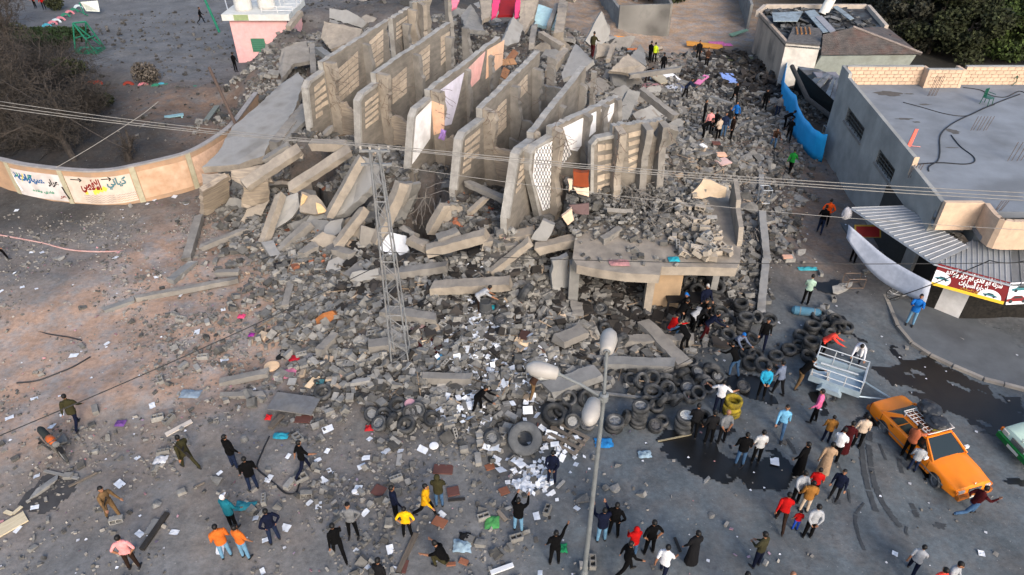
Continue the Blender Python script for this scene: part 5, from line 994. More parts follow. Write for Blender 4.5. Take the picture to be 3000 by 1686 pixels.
def rand_rot(n, tilt):
    """random turn about z and a tilt"""
    a = rng.uniform(0, 2*np.pi, n); t = rng.normal(0, tilt, n); b = rng.uniform(0, 2*np.pi, n)
    ca, sa = np.cos(a), np.sin(a); ct, st = np.cos(t), np.sin(t); cb, sb = np.cos(b), np.sin(b)
    Z = lambda c, s: np.stack([np.stack([c, -s, 0*c], -1), np.stack([s, c, 0*c], -1), np.stack([0*c, 0*c, 1+0*c], -1)], -2)
    X = np.stack([np.stack([1+0*ct, 0*ct, 0*ct], -1), np.stack([0*ct, ct, -st], -1), np.stack([0*ct, st, ct], -1)], -2)
    return Z(cb, sb) @ X @ Z(ca, sa)
def chunk_cloud(name, pos, size, m, jitter=.10, tilt=.5, aspect=(.5, 1.3), flat=(.4,.9)):
    n = len(pos)
    dims = np.stack([size * rng.uniform(*aspect, n) * 1.2, size * rng.uniform(*aspect, n), size * rng.uniform(*flat, n)], -1)
    v = _cube[None] * dims[:, None] + rng.uniform(-jitter, jitter, (n, 8, 3)) * dims[:, None]
    v = np.einsum('nij,nkj->nki', rand_rot(n, tilt), v) + pos[:, None]
    f = (_cf[None] + (np.arange(n) * 8)[:, None, None]).reshape(-1, 4)
    me = bpy.data.meshes.new(name); me.vertices.add(n * 8); me.vertices.foreach_set('co', v.ravel())
    nf = len(f); me.loops.add(nf * 4); me.polygons.add(nf); me.loops.foreach_set('vertex_index', f.ravel())
    me.polygons.foreach_set('loop_start', np.arange(nf) * 4); me.polygons.foreach_set('loop_total', np.full(nf, 4)); me.polygons.foreach_set('use_smooth', np.zeros(nf, bool)); me.update(); me.validate()
    me.materials.append(m); return link(name, me)
def sample(n, x0, x1, y0, y1, f, tries=12):
    out = []; need = n
    for _ in range(tries):
        x = rng.uniform(x0, x1, n * 2); y = rng.uniform(y0, y1, n * 2); k = rng.uniform(0, 1, n * 2) < f(x, y)
        out.append(np.stack([x[k], y[k]], -1)); need -= k.sum()
        if need <= 0: break
    return np.concatenate(out)[:n]
def roof_mask(x, y): return (x > ROOF['x0'] + .3) & (x < ROOF['x1'] - .2) & (y > ROOF['y0'] + 1.0) & (y < ROOF['y1'])
def near_w(x, y): return dens(x, y) * np.clip(1.25 - (y - 16) / 45, .35, 1)
def lift(xy, size, k=.25): return np.column_stack([xy, hterr(xy[:, 0], xy[:, 1]) + size * k])
n = 21000; xy = sample(n, -22, 24, 13, 62, near_w); sz = np.clip(rng.lognormal(-1.98, .45, len(xy)), .06, .42) * np.clip(.8 + (xy[:, 1] - 16) / 55, .8, 1.2)
tag(chunk_cloud('broken_concrete', lift(xy, sz), sz, CHUNKM), 'grey broken concrete covering the collapsed building heap', 'rubble', kind='stuff')
n = 16000; xy = sample(n, -22, 24, 13, 50, near_w); sz = np.clip(rng.lognormal(-2.3, .4, len(xy)), .04, .25)
tag(chunk_cloud('fine_rubble', lift(xy, sz, .5), sz, PEBM), 'fine grey debris between the larger pieces', 'rubble', kind='stuff')
n = 3200; xy = sample(n, -16, 12, 14, 42, near_w); sz = rng.uniform(.20, .26, len(xy))
tag(chunk_cloud('loose_blocks', lift(xy, sz, .55), sz, CHUNKM, jitter=.035, tilt=.45, aspect=(.72,1.55), flat=(.6,.95)), 'many more grey concrete blocks and halves in the heap', 'rubble', kind='stuff')
# warm pieces: bricks, plaster, wood splinters
WARMM = mat('rubble_tan', (.42,.35,.27), (.33,.27,.22), scale=2, island=.4); BRICKM = mat('rubble_brick', (.36,.16,.095), (.26,.13,.085), scale=2, island=.4); DARKB = mat('rubble_dark', (.07,.062,.056), (.04,.036,.034), scale=2, island=.5)
xy = sample(420, -16, 20, 14, 45, near_w); sz = rng.uniform(.08, .3, len(xy)); tag(chunk_cloud('plaster_bits', lift(xy, sz, .5), sz, WARMM, flat=(.15,.5)), 'tan plaster and wood bits scattered over the grey rubble', 'rubble', kind='stuff')
def near_pts(pts, sig):
    q = np.array([(p.x, p.y) for p in pts])
    def f(x, y):
        d2 = ((np.stack([x, y], -1)[:, None] - q[None]) ** 2).sum(-1); return np.exp(-d2 / (2*sig*sig)).max(1)
    return f
xy = sample(95, -14, 4, 18, 38, near_pts([G(900,590),G(830,650),G(850,700),G(1330,620),G(1350,660),G(1000,730)], 1.0)); sz = rng.uniform(.12, .3, len(xy)); tag(chunk_cloud('brick_bits', lift(xy, sz, .5), sz, BRICKM, aspect=(.6,1.2)), 'orange red brick and clay bits in the heap', 'rubble', kind='stuff')
xy = sample(1100, -8, 24, 18, 64, near_pts([G(2150,180),G(2200,220),G(2250,270),G(2120,230),G(1800,870),G(1900,880),G(1750,850),G(1150,760),G(1080,780),G(1300,880),G(2260,210)], 1.6)); sz = rng.uniform(.1, .5, len(xy)); tag(chunk_cloud('charred_debris', lift(xy, sz, .35), sz, DARKB, flat=(.1,.6)), 'charred black debris in the lane and workshop', 'rubble', kind='stuff')
mbs = MB(); rs_ = random.Random(8); xy = sample(650, -18, 14, 14, 46, near_w)
for x, y in xy:
    a = rs_.uniform(0, 6.3); L = rs_.uniform(.3, 1.1); z = hz(x, y) + rs_.uniform(.08, .25); t = rs_.gauss(0, .25); dv = Vector((math.cos(a), math.sin(a), t)) * L / 2; p = Vector((x, y, z)); mbs.box(p, (L, rs_.uniform(.02,.06), rs_.uniform(.015,.04)), dv.to_track_quat('X', 'Z').to_matrix())
tag(mbs.build('splinters', mat('splinter_wood', (.34,.27,.20), (.18,.145,.115), scale=1, island=.6)), 'wood splinters and rods lying over the heap', 'rubble', kind='stuff')
# rubble heap on the roof slab (sits on the slab)
x = rng.uniform(2.6, 9.1, 2600); y = rng.uniform(23.2, 29.5, 2600)
keep = rng.uniform(0, 1, 2600) < np.clip((y - 24.6) / 3.2, .04, 1) * np.where(x > 7.2, .5, 1); x, y = x[keep], y[keep]; sz = np.clip(rng.lognormal(-2.1, .4, len(x)), .05, .32)
hr = np.clip((y - 24.5) * .17, 0, .8)
tag(chunk_cloud('broken_concrete', np.column_stack([x, y, 3.2 + hr * rng.uniform(.2, 1, len(x)) + sz * .3]), sz, CHUNKM), 'grey broken concrete heaped on the workshop roof', 'rubble', kind='stuff')
def roofz(x, y): return 3.2 + .8 * min(max((y - 24.5) * .17, 0), .8)
# stones scattered over the open ground
def openw(x, y):
    d = dens(x, y); nz2 = np.array([mnoise.noise((a * .5, b_ * .5, 5.5)) for a, b_ in zip(x, y)])
    left = np.clip((5 - x) / 8, .035, 1); near = np.exp(-((x + 2) / 13) ** 2) * np.clip((y - 9) / 9, .3, 1)
    return (1 - ((y > 33) & (x < -9))) * np.clip((1 - d) * np.clip(nz2 * 1.6 + .45, .05, 1) * left * (.35 + near), 0, 1)
xy = sample(9000, -30, 26, 10.5, 42, openw); sz = np.clip(rng.lognormal(-2.95, .45, len(xy)), .02, .22)
tag(chunk_cloud('scattered_stones', lift(xy, sz, .2), sz, PEBM), 'small grey stones strewn over soil and street', 'rubble', kind='stuff')
xy = sample(420, -26, 22, 11, 40, lambda x, y: openw(x, y) * np.clip(1.2 - np.abs(x + 3) / 14, .1, 1)); sz = rng.uniform(.08, .24, len(xy))
tag(chunk_cloud('scattered_stones', lift(xy, sz, .25), sz, CHUNKM), 'larger grey lumps strewn in front of the heap', 'rubble', kind='stuff')
xy = sample(1500, -42, -12, 42, 76, lambda x, y: np.full(len(x), 1.)); sz = np.clip(rng.lognormal(-2.2, .5, len(xy)), .04, .5)
tag(chunk_cloud('scattered_stones', lift(xy, sz, .2), sz, mat('yard_bits', (.13,.125,.12), (.08,.078,.075), island=.6)), 'dark bits strewn over the grey yard', 'rubble', kind='stuff')

# hollow concrete blocks, each its own object
def block_mesh(L=.42, W=.2, Hh=.2, holes=2, name='hollow_block', m=None):
    mb = MB(); t = .035; x0 = -L/2; wv = (L - t * (holes + 1)) / holes
    hs = [(x0 + t + i * (wv + t), x0 + t + i * (wv + t) + wv) for i in range(holes)]
    y0, y1 = -W/2 + t, W/2 - t; z0, z1 = -Hh/2, Hh/2; zf = z0 + .02
    mb.face([(-L/2,-W/2,z0),(-L/2,W/2,z0),(L/2,W/2,z0),(L/2,-W/2,z0)])
    for (ax, ay), (bx, by) in (((-L/2,-W/2),(L/2,-W/2)), ((L/2,-W/2),(L/2,W/2)), ((L/2,W/2),(-L/2,W/2)), ((-L/2,W/2),(-L/2,-W/2))): mb.face([(ax,ay,z0),(bx,by,z0),(bx,by,z1),(ax,ay,z1)])
    mb.face([(-L/2,-W/2,z1),(L/2,-W/2,z1),(L/2,y0,z1),(-L/2,y0,z1)]); mb.face([(-L/2,y1,z1),(L/2,y1,z1),(L/2,W/2,z1),(-L/2,W/2,z1)])
    webs = [(-L/2, hs[0][0])] + [(hs[i][1], hs[i+1][0]) for i in range(holes-1)] + [(hs[-1][1], L/2)]
    for a, b_ in webs: mb.face([(a,y0,z1),(b_,y0,z1),(b_,y1,z1),(a,y1,z1)])
    for a, b_ in hs:
        mb.face([(a,y0,zf),(b_,y0,zf),(b_,y1,zf),(a,y1,zf)])
        for (p, q), (r_, s_) in (((a,y0),(b_,y0)), ((b_,y0),(b_,y1)), ((b_,y1),(a,y1)), ((a,y1),(a,y0))): mb.face([(r_,s_,zf),(p,q,zf),(p,q,z1),(r_,s_,z1)])
    return mb.mesh(name, m or BLOCKM)
BM = [block_mesh(), block_mesh(.4,.15,.2,3), block_mesh(.42,.25,.2,2), block_mesh(.3,.2,.2,1)]
BMW = [block_mesh(.42,.2,.2,2,'hollow_block_tan', mat('hollow_block_tan', (.41,.37,.32), (.32,.29,.25), scale=7, orand=.2))]
GB = 'hollow concrete blocks loose in the heap'
def put_block(p, mesh, rx, ry, rz, label, group, s=1.0):
    o = link('concrete_block', mesh); o.location = p; o.rotation_euler = (rx, ry, rz); o.scale = (s, s, s); return tag(o, label, 'concrete block', group)
r = random.Random(21)
fw = near_pts([G(x, y) for x, y in ((1250,1000),(1400,980),(1550,960),(1650,1020),(1150,1100),(1350,1100),(1450,1000),(1000,1000),(900,1000),(1550,1080),(1250,900),(1600,900),(1450,880),(850,930),(1700,1080),(1350,820),(1420,760),(1300,700),(950,640),(880,700),(1500,700),(1420,1200),(1280,1180))], 1.1)
xy = sample(235, -14, 9, 14, 36, lambda x, y: fw(x, y) * dens(x, y))
for x, y in xy:
    e = r.choice((0, 0, 0, R(90), R(90)))
    put_block((x, y, hz(x, y) + .13), r.choice(BM), e + r.gauss(0, .25), r.gauss(0, .25), r.uniform(0, 6.3), 'grey hollow concrete block lying loose in the rubble heap', GB, r.uniform(.9, 1.15))
for i in range(78):                                     # pile at the right end of the workshop roof
    x, y = r.uniform(6.9, 9.1), r.uniform(23.4, 28.4); k = max(0, 1 - abs(x - 8.4) / 1.6); z = 3.32 + r.uniform(0, .55) * k
    put_block((x, y, z), BMW[0] if r.random() < .7 else r.choice(BM), r.choice((0, R(90))) + r.gauss(0, .25), r.gauss(0, .25), r.uniform(0, 6.3), 'tan hollow block in the pile on the workshop roof', 'hollow blocks piled on the workshop roof', r.uniform(.95, 1.2))
STRAY = [(9,680,290),(9,1200,360),(9,1120,345),(9,1160,590),(9,830,1070),(10,420,490),(10,480,890),(10,360,815),(10,180,925),(11,250,650),(11,490,1000),(11,270,1200),(11,810,1370),(8,640,710),(8,580,800),(8,560,905),(8,815,605),(8,490,620),(8,525,850),(8,500,880),(5,1510,935),(5,1470,965),(5,1285,945),(5,1610,1140),(5,1400,1290),(5,1300,1275),(5,1440,1210),(5,1140,1370),(10,1730,1050),(10,1115,780),(10,440,775),(12,0,0)]
for k, x, y in STRAY[:-1]:
    p = GK(k, x, y); put_block((p.x, p.y, p.z + .09), r.choice(BM), r.choice((0, 0, R(90))) + r.gauss(0,.08), r.gauss(0,.08), r.uniform(0, 6.3), 'stray grey concrete block lying alone on open ground', 'stray concrete blocks away from the heap', r.uniform(.9, 1.1))
# big irregular lumps as single objects
def lump_mesh(seed):
    r = random.Random(seed); bm = bmesh.new(); pts = [bm.verts.new((r.gauss(0,.42), r.gauss(0,.33), r.gauss(0,.25))) for _ in range(16)]
    g = bmesh.ops.convex_hull(bm, input=bm.verts); bmesh.ops.delete(bm, geom=[v for v in bm.verts if not v.link_faces], context='VERTS')
    me = bpy.data.meshes.new('concrete_lump'); bm.to_mesh(me); bm.free(); me.polygons.foreach_set('use_smooth', [False]*len(me.polygons)); me.materials.append(CHUNKO); return me
LM = [lump_mesh(i) for i in range(9)]
xy = sample(240, -18, 22, 14, 50, near_w)
for x, y in xy:
    s = r.uniform(.25, .55) * (1 if y < 30 else 1.3); o = link('concrete_lump', r.choice(LM)); o.location = (x, y, hz(x, y) + .08 * s); o.rotation_euler = (r.gauss(0,.3), r.gauss(0,.3), r.uniform(0,6.3)); o.scale = (s, s, s * .8)
    tag(o, 'jagged grey lump of broken concrete in the rubble heap', 'concrete lump', 'jagged concrete lumps in the heap')
for k, x, y, s in [(8,265,300,1.2),(8,230,400,1.1),(8,370,470,1.0),(8,180,235,.9),(8,360,100,1.1),(8,200,165,.7),(8,660,715,1.1),(3,1560,1110,1.5),(3,1600,1320,1.6),(9,1105,955,.5),(9,1530,780,.6),(11,1000,680,.4),(11,965,835,.5),(11,740,920,.6),(11,1610,785,.35),(11,1640,1030,.35),(9,440,510,.7),(9,300,850,.9),(5,420,510,.7),(5,480,545,.6)]:
    p = GK(k, x, y); o = link('concrete_lump', r.choice(LM)); o.location = (p.x, p.y, p.z + .1 * s); o.rotation_euler = (0, 0, r.uniform(0,6.3)); s *= .55; o.scale = (s, s, s*.7); tag(o, 'solid grey concrete lump lying clear of the heap', 'concrete lump', 'concrete lumps lying clear of the heap')

sz = rng.uniform(.12, .7, len(ROOF_BITS)); tag(chunk_cloud('roof_debris', ROOF_BITS, sz, mat('roof_debris_dark', (.16,.165,.17), (.05,.05,.052), scale=1.2, island=.8), flat=(.08,.35)), 'charred sheets and bits littering the burnt roof', 'rubble', kind='stuff')
def mesh_np(name, v, f, m):
    me = bpy.data.meshes.new(name); me.from_pydata(v.tolist(), [], f.tolist()); me.polygons.foreach_set('use_smooth', [False]*len(f)); me.materials.append(m); return me
# ------------------------------------------------------------------ trees and shrubs
BARK = mat('bark', (.12,.10,.085), (.07,.06,.052), scale=4, bump=.4); BARKD = mat('dead_bark', (.105,.09,.08), (.055,.048,.043), scale=4, bump=.3)
def grow(mb, p, d, L, r, depth, rr, spread=.55, gravity=-.02, minr=.012):
    pts = [p]; n = 4; rs = [r]
    for i in range(n):
        d = (d + Vector((rr.gauss(0,.16), rr.gauss(0,.16), rr.gauss(0,.12) + gravity))).normalized(); pts.append(pts[-1] + d * L / n); rs.append(max(minr, r * (1 - .45 * (i+1) / n)))
    mb.tube(pts, rs, 6 if r > .05 else 3, False)
    if depth <= 0: return
    for i in range(rr.choice((2, 3, 3)) if depth > 1 else 4):
        k = rr.choice((2, 3, 4)); q = pts[k]; nd_ = (d + Vector((rr.gauss(0,spread), rr.gauss(0,spread), rr.gauss(.05,spread*.8)))).normalized(); grow(mb, q, nd_, L * rr.uniform(.55,.85), rs[k] * .75, depth - 1, rr, spread, gravity, minr)
def dead_tree(k, x, y, h, lean, label, seed, depth=5, r=.2):
    p = PK(k, x, y); t = empty('dead_tree', p, label, 'tree', 'bare trees behind the mural wall'); rr = random.Random(seed); mb = MB()
    d = Vector((lean[0], lean[1], 1)).normalized(); mb.tube([(0,0,-.1), d*h*.2, d*h*.38], [r*1.2, r, r*.85], 8); mb.build('trunk', BARKD, t)
    mc = MB()
    for i in range(3): grow(mc, d*h*(.30+.04*i), (d + Vector((rr.gauss(0,.6), rr.gauss(0,.6), .1))).normalized(), h*.36, r*.75, depth-1, rr, .6, -.03)
    mc.build('crown', BARKD, t)
    rs = np.random.default_rng(seed); m = 3200 if depth > 3 else 300; v = rs.normal(size=(m,3)); v /= np.linalg.norm(v,axis=1,keepdims=True); pos = v*rs.uniform(.2,1.0,(m,1))*np.array([h*.42,h*.42,h*.34]) + np.array([d.x*h*.5, d.y*h*.5, h*.52]); a = rs.normal(size=(m,3)); a /= np.linalg.norm(a,axis=1,keepdims=True); b_ = np.cross(a, rs.normal(size=(m,3))); b_ /= np.linalg.norm(b_,axis=1,keepdims=True); L_ = rs.uniform(.12,.4,(m,1))
    vv = np.stack([pos-a*L_, pos+b_*.014, pos+a*L_, pos-b_*.014],1).reshape(-1,3); link('twigs', mesh_np('twigs', vv, np.arange(m*4).reshape(-1,4), mat('twig_dark', (.085,.075,.066), (.05,.044,.04))), t)['kind'] = 'stuff'; return t
dead_tree(1,560,1190,5.5,(-.4,.3), 'bare dark tree with leaning trunk close behind the painted panel', 11); dead_tree(1,250,1060,6,(-.2,.2), 'bare dark tree with tangled twigs behind the white mural panel', 12, 6, .24); dead_tree(1,60,1000,6.5,(.1,.1), 'densest bare tree at the mural wall end', 13, 6, .26)
dead_tree(1,300,760,5.0,(.2,.1), 'bare tree with drooping branches in the dark soil', 14, 5, .2); dead_tree(1,60,560,6.0,(.1,0), 'tall bare tree near the clipped hedges', 15, 6, .22); dead_tree(1,920,1170,2.2,(.05,.1), 'short split trunk with orange heartwood behind the wall', 16, 3, .26); dead_tree(1,40,250,7.0,(.1,0), 'bare tree beside the yard flower bed', 17, 6, .25); dead_tree(1,620,880,3.6,(.35,-.1), 'small bare tree lying towards the yard kerb', 18, 5, .12)
TW = MB(); rr = random.Random(3)
for i in range(9000):                                     # brushwood under the bare trees
    p = PK(1, min(rr.gauss(180,220), 700), rr.uniform(350,1120)); q = p + Vector((rr.gauss(0,.9), rr.gauss(0,.9), abs(rr.gauss(0,.7)))); TW.tube([p + Vector((0,0,abs(rr.gauss(0,.9)))), p.lerp(q,.5) + Vector((rr.gauss(0,.12), rr.gauss(0,.12), .35)), q], .013, 3, False)
tag(TW.build('brushwood', mat('twigs', (.10,.09,.08), (.045,.04,.036))), 'grey dead brushwood tangled under the bare trees', 'brushwood', kind='stuff')
def leaf_cloud(n, blobs, size, rr_, droop=.3):
    vs = []; q = rr_
    pos = []
    for (cx, cy, cz, rx, ry, rz), m in blobs:
        v = q.normal(size=(m, 3)); v /= np.linalg.norm(v, axis=1, keepdims=True); rad = q.uniform(.45, 1.05, (m, 1)); pos.append(v * rad * np.array([rx, ry, rz]) + np.array([cx, cy, cz]))
    pos = np.concatenate(pos); m = len(pos); a = q.normal(size=(m, 3)); a /= np.linalg.norm(a, axis=1, keepdims=True); b_ = np.cross(a, q.normal(size=(m, 3))); b_ /= np.linalg.norm(b_, axis=1, keepdims=True)
    s = size * q.uniform(.6, 1.4, (m, 1)); v = np.stack([pos - a*s, pos + b_*s*.6, pos + a*s, pos - b_*s*.6], 1).reshape(-1, 3)
    return v, np.arange(m*4).reshape(-1, 4)
LEAFD = mat('leaf_dark', (.075,.085,.04), (.035,.042,.022), scale=2, island=.6); LEAFG = mat('leaf_green', (.085,.12,.035), (.05,.07,.022), scale=2, island=.6); LEAFB = mat('leaf_grey_green', (.10,.10,.075), (.05,.05,.04), scale=2, island=.5)
def leafy_tree(p, h, w, m, label, seed, n=7500, group='trees behind the corner building', name='leafy_tree', leaf=.16):
    rs = np.random.default_rng(seed); rr = random.Random(seed); t = empty(name, p, label, 'tree', group); mb = MB(); mb.tube([(0,0,-.2),(.05,0,h*.3),(0,.1,h*.6)], [.2,.16,.08], 7)
    bl = []
    for i in range(26):
        a = rr.uniform(0,6.28); rad = w*.5*math.sqrt(rr.random())*.9; z = h*rr.uniform(.10,.92); rad *= (1.15 - abs(z/h-.5)); s = w*rr.uniform(.12,.23); bl.append(((rad*math.cos(a), rad*math.sin(a), z, s, s, s*.75), n//26))
        if i % 3 == 0: mb.tube([(0,0,h*.35), (rad*math.cos(a)*.5, rad*math.sin(a)*.5, z*.85), (rad*math.cos(a), rad*math.sin(a), z)], [.07,.05,.02], 4)
    mb.build('trunk', BARK, t); v, f = leaf_cloud(n, bl, leaf, rs); link('crown', mesh_np('crown', v, f, m), t); return t
for a in [((4,1050,330),6.0,6.0,LEAFB,'grey green tree beside the tiled hip roof'), ((4,1250,380),6.5,6.0,LEAFD,'dark tree rising over the back parapet corner'), ((4,1330,230),8.0,7.0,LEAFB,'tall grey green tree with pale stems behind the dark tree'), ((4,1480,420),5.0,5.5,LEAFD,'low dark tree pressed against the tan parapet'), ((4,1700,400),6.5,6.5,LEAFG,'bright green tree with yellow leaves before the pink house'), ((4,1900,430),6.0,6.0,LEAFG,'green tree at the end of the tan parapet'), ((4,1000,150),6.0,6.5,LEAFB,'thin grey green tree behind the burnt roof'), ((4,1800,330),6.5,6.0,LEAFD,'dark tree between the green trees'), ((4,800,10),5.5,6.0,LEAFD,'dark tree behind the burnt house rim'), ((4,300,-30),4.5,5.0,LEAFD,'low dark tree behind the scorched roof')]:
    leafy_tree(PK(*a[0]), *a[1:], seed=int(a[0][1]))
leafy_tree(P(1880,-5,0), 4.0, 7.0, LEAFG, 'green garden tree inside the grey compound wall', 77); leafy_tree(P(1930,20,0)+Vector((1.5,3,0)), 3.2, 5.0, LEAFD, 'dark garden bush inside the grey compound wall', 78)
def shrub(k, x, y, w, d, h, m, label, seed, box=False, n=1500, name='shrub'):
    rs = np.random.default_rng(seed); t = empty(name, PK(k, x, y), label, 'shrub'); MB().tube([(0,0,-.05),(0,0,h*.6)], .05, 5).build('stem', BARK, t)
    if box: v = rs.uniform(-.5,.5,(n,3))*np.array([w,d,h]) + np.array([0,0,h/2]); a = rs.normal(size=(n,3))*.09; b_ = rs.normal(size=(n,3))*.07; vv = np.stack([v-a, v+b_, v+a, v-b_],1).reshape(-1,3); f = np.arange(n*4).reshape(-1,4)
    else: vv, f = leaf_cloud(n, [((0,0,h*.55,w*.5,d*.5,h*.5), n)], .1, rs)
    link('foliage', mesh_np('foliage', vv, f, m), t)
HG = mat('hedge_green', (.05,.085,.035), (.03,.05,.02), island=.5)
shrub(1,430,285,5.5,1.2,1.1,HG,'long clipped green hedge beside the tipped goal frame',1,True,3000,'hedge'); shrub(1,290,345,5.0,1.3,1.1,HG,'clipped dark hedge nearer the bare trees',2,True,2600,'hedge'); shrub(1,1055,610,2.2,1.6,1.8,mat('dry_leaf', (.17,.15,.13), (.10,.09,.08), island=.5),'grey brown dry shrub by the painted kerb tyres',3); shrub(1,500,560,3.2,2.0,1.6,LEAFD,'dark ragged shrub under the bare trees',4); shrub(1,400,75,2.0,1.5,1.5,LEAFD,'round dark bush in the yard flower bed',5); shrub(1,730,760,1.8,1.4,1.0,LEAFD,'small dark shrub in the trampled bed',6); shrub(1,100,300,3.5,2.0,1.8,LEAFD,'dark bush at the yard flower bed edge',7)

# ------------------------------------------------------------------ tyres
TY = MB().lathe([(.195,-.07),(.21,-.10),(.27,-.115),(.305,-.105),(.318,-.075),(.312,-.04),(.318,-.035),(.318,.035),(.312,.04),(.318,.075),(.305,.105),(.27,.115),(.21,.10),(.195,.07)], 26, closed=True).mesh('tyre', BLACKR, True)
TYB = MB().lathe([(.26,-.16),(.29,-.20),(.45,-.21),(.56,-.19),(.60,-.15),(.60,-.05),(.58,-.04),(.58,.04),(.60,.05),(.60,.15),(.56,.19),(.45,.21),(.29,.20),(.26,.16)], 30, closed=True).mesh('truck_tyre', mat('rubber_dusty', (.16,.165,.17), (.11,.115,.12), scale=4, bump=.2), True)
TYY = TY.copy(); TYY.materials[0] = mat('yellow_painted_rubber', (.42,.33,.04), (.10,.085,.03), scale=5)
def rim_mesh(m, spokes, name):
    mb = MB().lathe([(.20,-.09),(.185,-.06),(.185,.06),(.20,.09)], 22); mb.lathe([(0,.055),(.05,.06),(.055,.05)], 12)
    for i in range(spokes): a = 2*math.pi*i/spokes; mb.box((math.cos(a)*.115, math.sin(a)*.115, .045), (.15,.055 if spokes < 8 else .03,.02), Matrix.Rotation(a,3,'Z'))
    mb.lathe([(.06,.03),(.19,.02)], 22); return mb.mesh(name, m)
ALLOY = plain('alloy', (.26,.265,.27), rough=.6, metal=.2); RIMD = plain('dark_rim', (.12,.12,.125), rough=.6)
RM = [rim_mesh(ALLOY, 5, 'rim'), rim_mesh(ALLOY, 10, 'rim'), rim_mesh(RIMD, 6, 'rim')]; RW = rim_mesh(plain('white_rim', (.6,.6,.58)), 10, 'rim')
GT = 'scrap tyres spilled from the workshop'
def tyre(p, tilt, az, kind='t', s=1.0, label=None, group=None, rim=None):
    rot = (Matrix.Rotation(az, 3, 'Z') @ Matrix.Rotation(tilt, 3, 'X')).to_euler(); big = kind == 'b'
    if kind in ('t', 'b', 'y'):
        o = link('tyre', TYB if big else TYY if kind == 'y' else TY)
    else:
        o = link('car_wheel', None); link('tyre', TY, o); link('rim', rim or RM[0], o)
    o.location = p; o.rotation_euler = rot; o.scale = (s, s, s)
    return tag(o, label, 'tyre' if kind in 'tby' else 'wheel', group)
rr = random.Random(4)
def where(k, y):
    return {10:'at the left end of the heap front', 11:'on the wet street side of the heap', 7:'beside the workshop front', 8:'in the pile near the trailer', 4:'in the burnt lane', 6:'in the rubble'}[k]
LST = [(10,600,185,'t',.25,1.15),(10,1130,280,'t',.25,1.15),(10,945,345,'w',.6,.95),(10,1030,345,'t',.3,1),(10,1000,410,'w',.5,1),(10,1085,395,'t',1.2,1),(10,1190,420,'t',.3,1.15),(10,1215,340,'w',.7,1),(10,1268,322,'w',.7,1),(10,1370,375,'t',.2,1.05),(10,1810,510,'w',.2,.95),(6,1850,970,'w',.3,1.0),(6,1790,880,'t',.5,1.0),
       (11,600,300,'t',.2,1.15),(11,540,350,'t',.25,1.5),(11,665,400,'w',.9,1.0),(11,755,245,'t',.9,1.1),(11,640,235,'t',.5,1.0),(11,770,405,'w',.7,1),(11,1040,375,'t',1.35,1),(11,1250,420,'w',.2,.95),(11,1295,375,'t',.1,.9),(11,1190,255,'t',.3,1),(11,1230,180,'t',.3,1.2),(11,1260,275,'t',.2,1),(11,1335,165,'t',.7,1),(11,1305,250,'t',1.1,1.05),(11,1360,245,'t',1.1,1.05),(11,1400,250,'t',1.15,1.0),(11,1480,145,'w',.3,1),(11,1550,190,'t',.5,1),(11,1225,95,'t',.7,1.1),(11,1315,90,'t',1.0,1.0),(11,1410,90,'t',.3,.95),(11,1150,115,'t',.9,1.1),(11,1075,90,'t',.5,.9),(11,1585,345,'t',.15,1),(11,100,515,'w',.3,1.0),(11,1690,70,'w',.2,.85),(11,1870,135,'w',.2,.9),(11,1550,40,'w',.2,1),(11,1640,35,'t',1.2,1.1),(11,1490,215,'t',.3,1),(11,1580,100,'t',1.0,1),
       (7,1600,655,'t',.4,1.1),(7,1690,685,'t',.5,1.1),(7,1670,745,'t',.4,1.5),(7,1540,765,'t',.6,1.1),(7,1590,700,'t',.3,1),(7,1710,915,'t',.3,1.15),(7,1755,980,'t',.3,1.25),(7,1835,885,'t',.2,1.1),(7,1760,1075,'t',.25,1.1),(7,1900,1190,'t',.3,1.1),(7,1915,1275,'t',.3,1.1),(7,340,810,'t',1.2,1.5),(7,1000,1140,'t',1.35,1.3),(7,900,1035,'t',.5,1),(7,865,890,'w',.35,1.05),(7,1115,905,'w',.4,.9),(7,1195,915,'w',.6,.85),(7,1500,1255,'t',.3,1),(7,1930,1100,'t',.3,1),(7,1490,700,'t',.8,1),(7,1510,640,'t',.6,1),
       (8,535,970,'t',.2,1.1),(8,520,1030,'t',.3,1.15),(8,600,1015,'t',1.2,1.1),(8,660,1015,'t',.15,1.1),(8,345,1075,'t',.15,1.1),(8,260,1170,'t',.15,1.05),(8,330,1145,'t',.2,1),(8,470,930,'t',.4,1.1),(8,120,965,'t',.3,1.15),(8,550,1085,'t',.5,1.1),(8,20,1215,'t',.3,1.1),(8,75,1290,'t',.25,1.2),(8,155,1305,'t',.2,1.1),(8,400,1220,'t',.2,1.1),(8,580,970,'t',.6,1),(8,170,1210,'t',.1,1),(8,30,955,'t',.9,1),(4,65,600,'t',.7,1.6),(4,30,745,'t',.6,1.3),(4,130,570,'w',.5,1.0),(11,1620,150,'t',.8,1),(11,1440,60,'t',1.0,1),(11,700,160,'t',.3,1.1)]
for k, x, y, kind, tl, s in LST:
    p = GK(k, x, y); tilt = tl + rr.gauss(0,.06); zoff = abs(math.sin(tilt))*.30*s + .11*s*abs(math.cos(tilt))
    lab = ('black scrap tyre ' if kind == 't' else 'old car wheel with metal rim ') + where(k, y)
    tyre((p.x, p.y, p.z + zoff), tilt if tl < 1 else -tilt, rr.gauss(0,.5), kind, s*.95, lab, GT if kind == 't' else 'old wheels with rims', rr.choice(RM))
tyre(GK(11,330,545) + Vector((0,0,.45)), R(38), R(8), 'b', 1.0, 'big grey truck tyre leaning on the front of the heap')
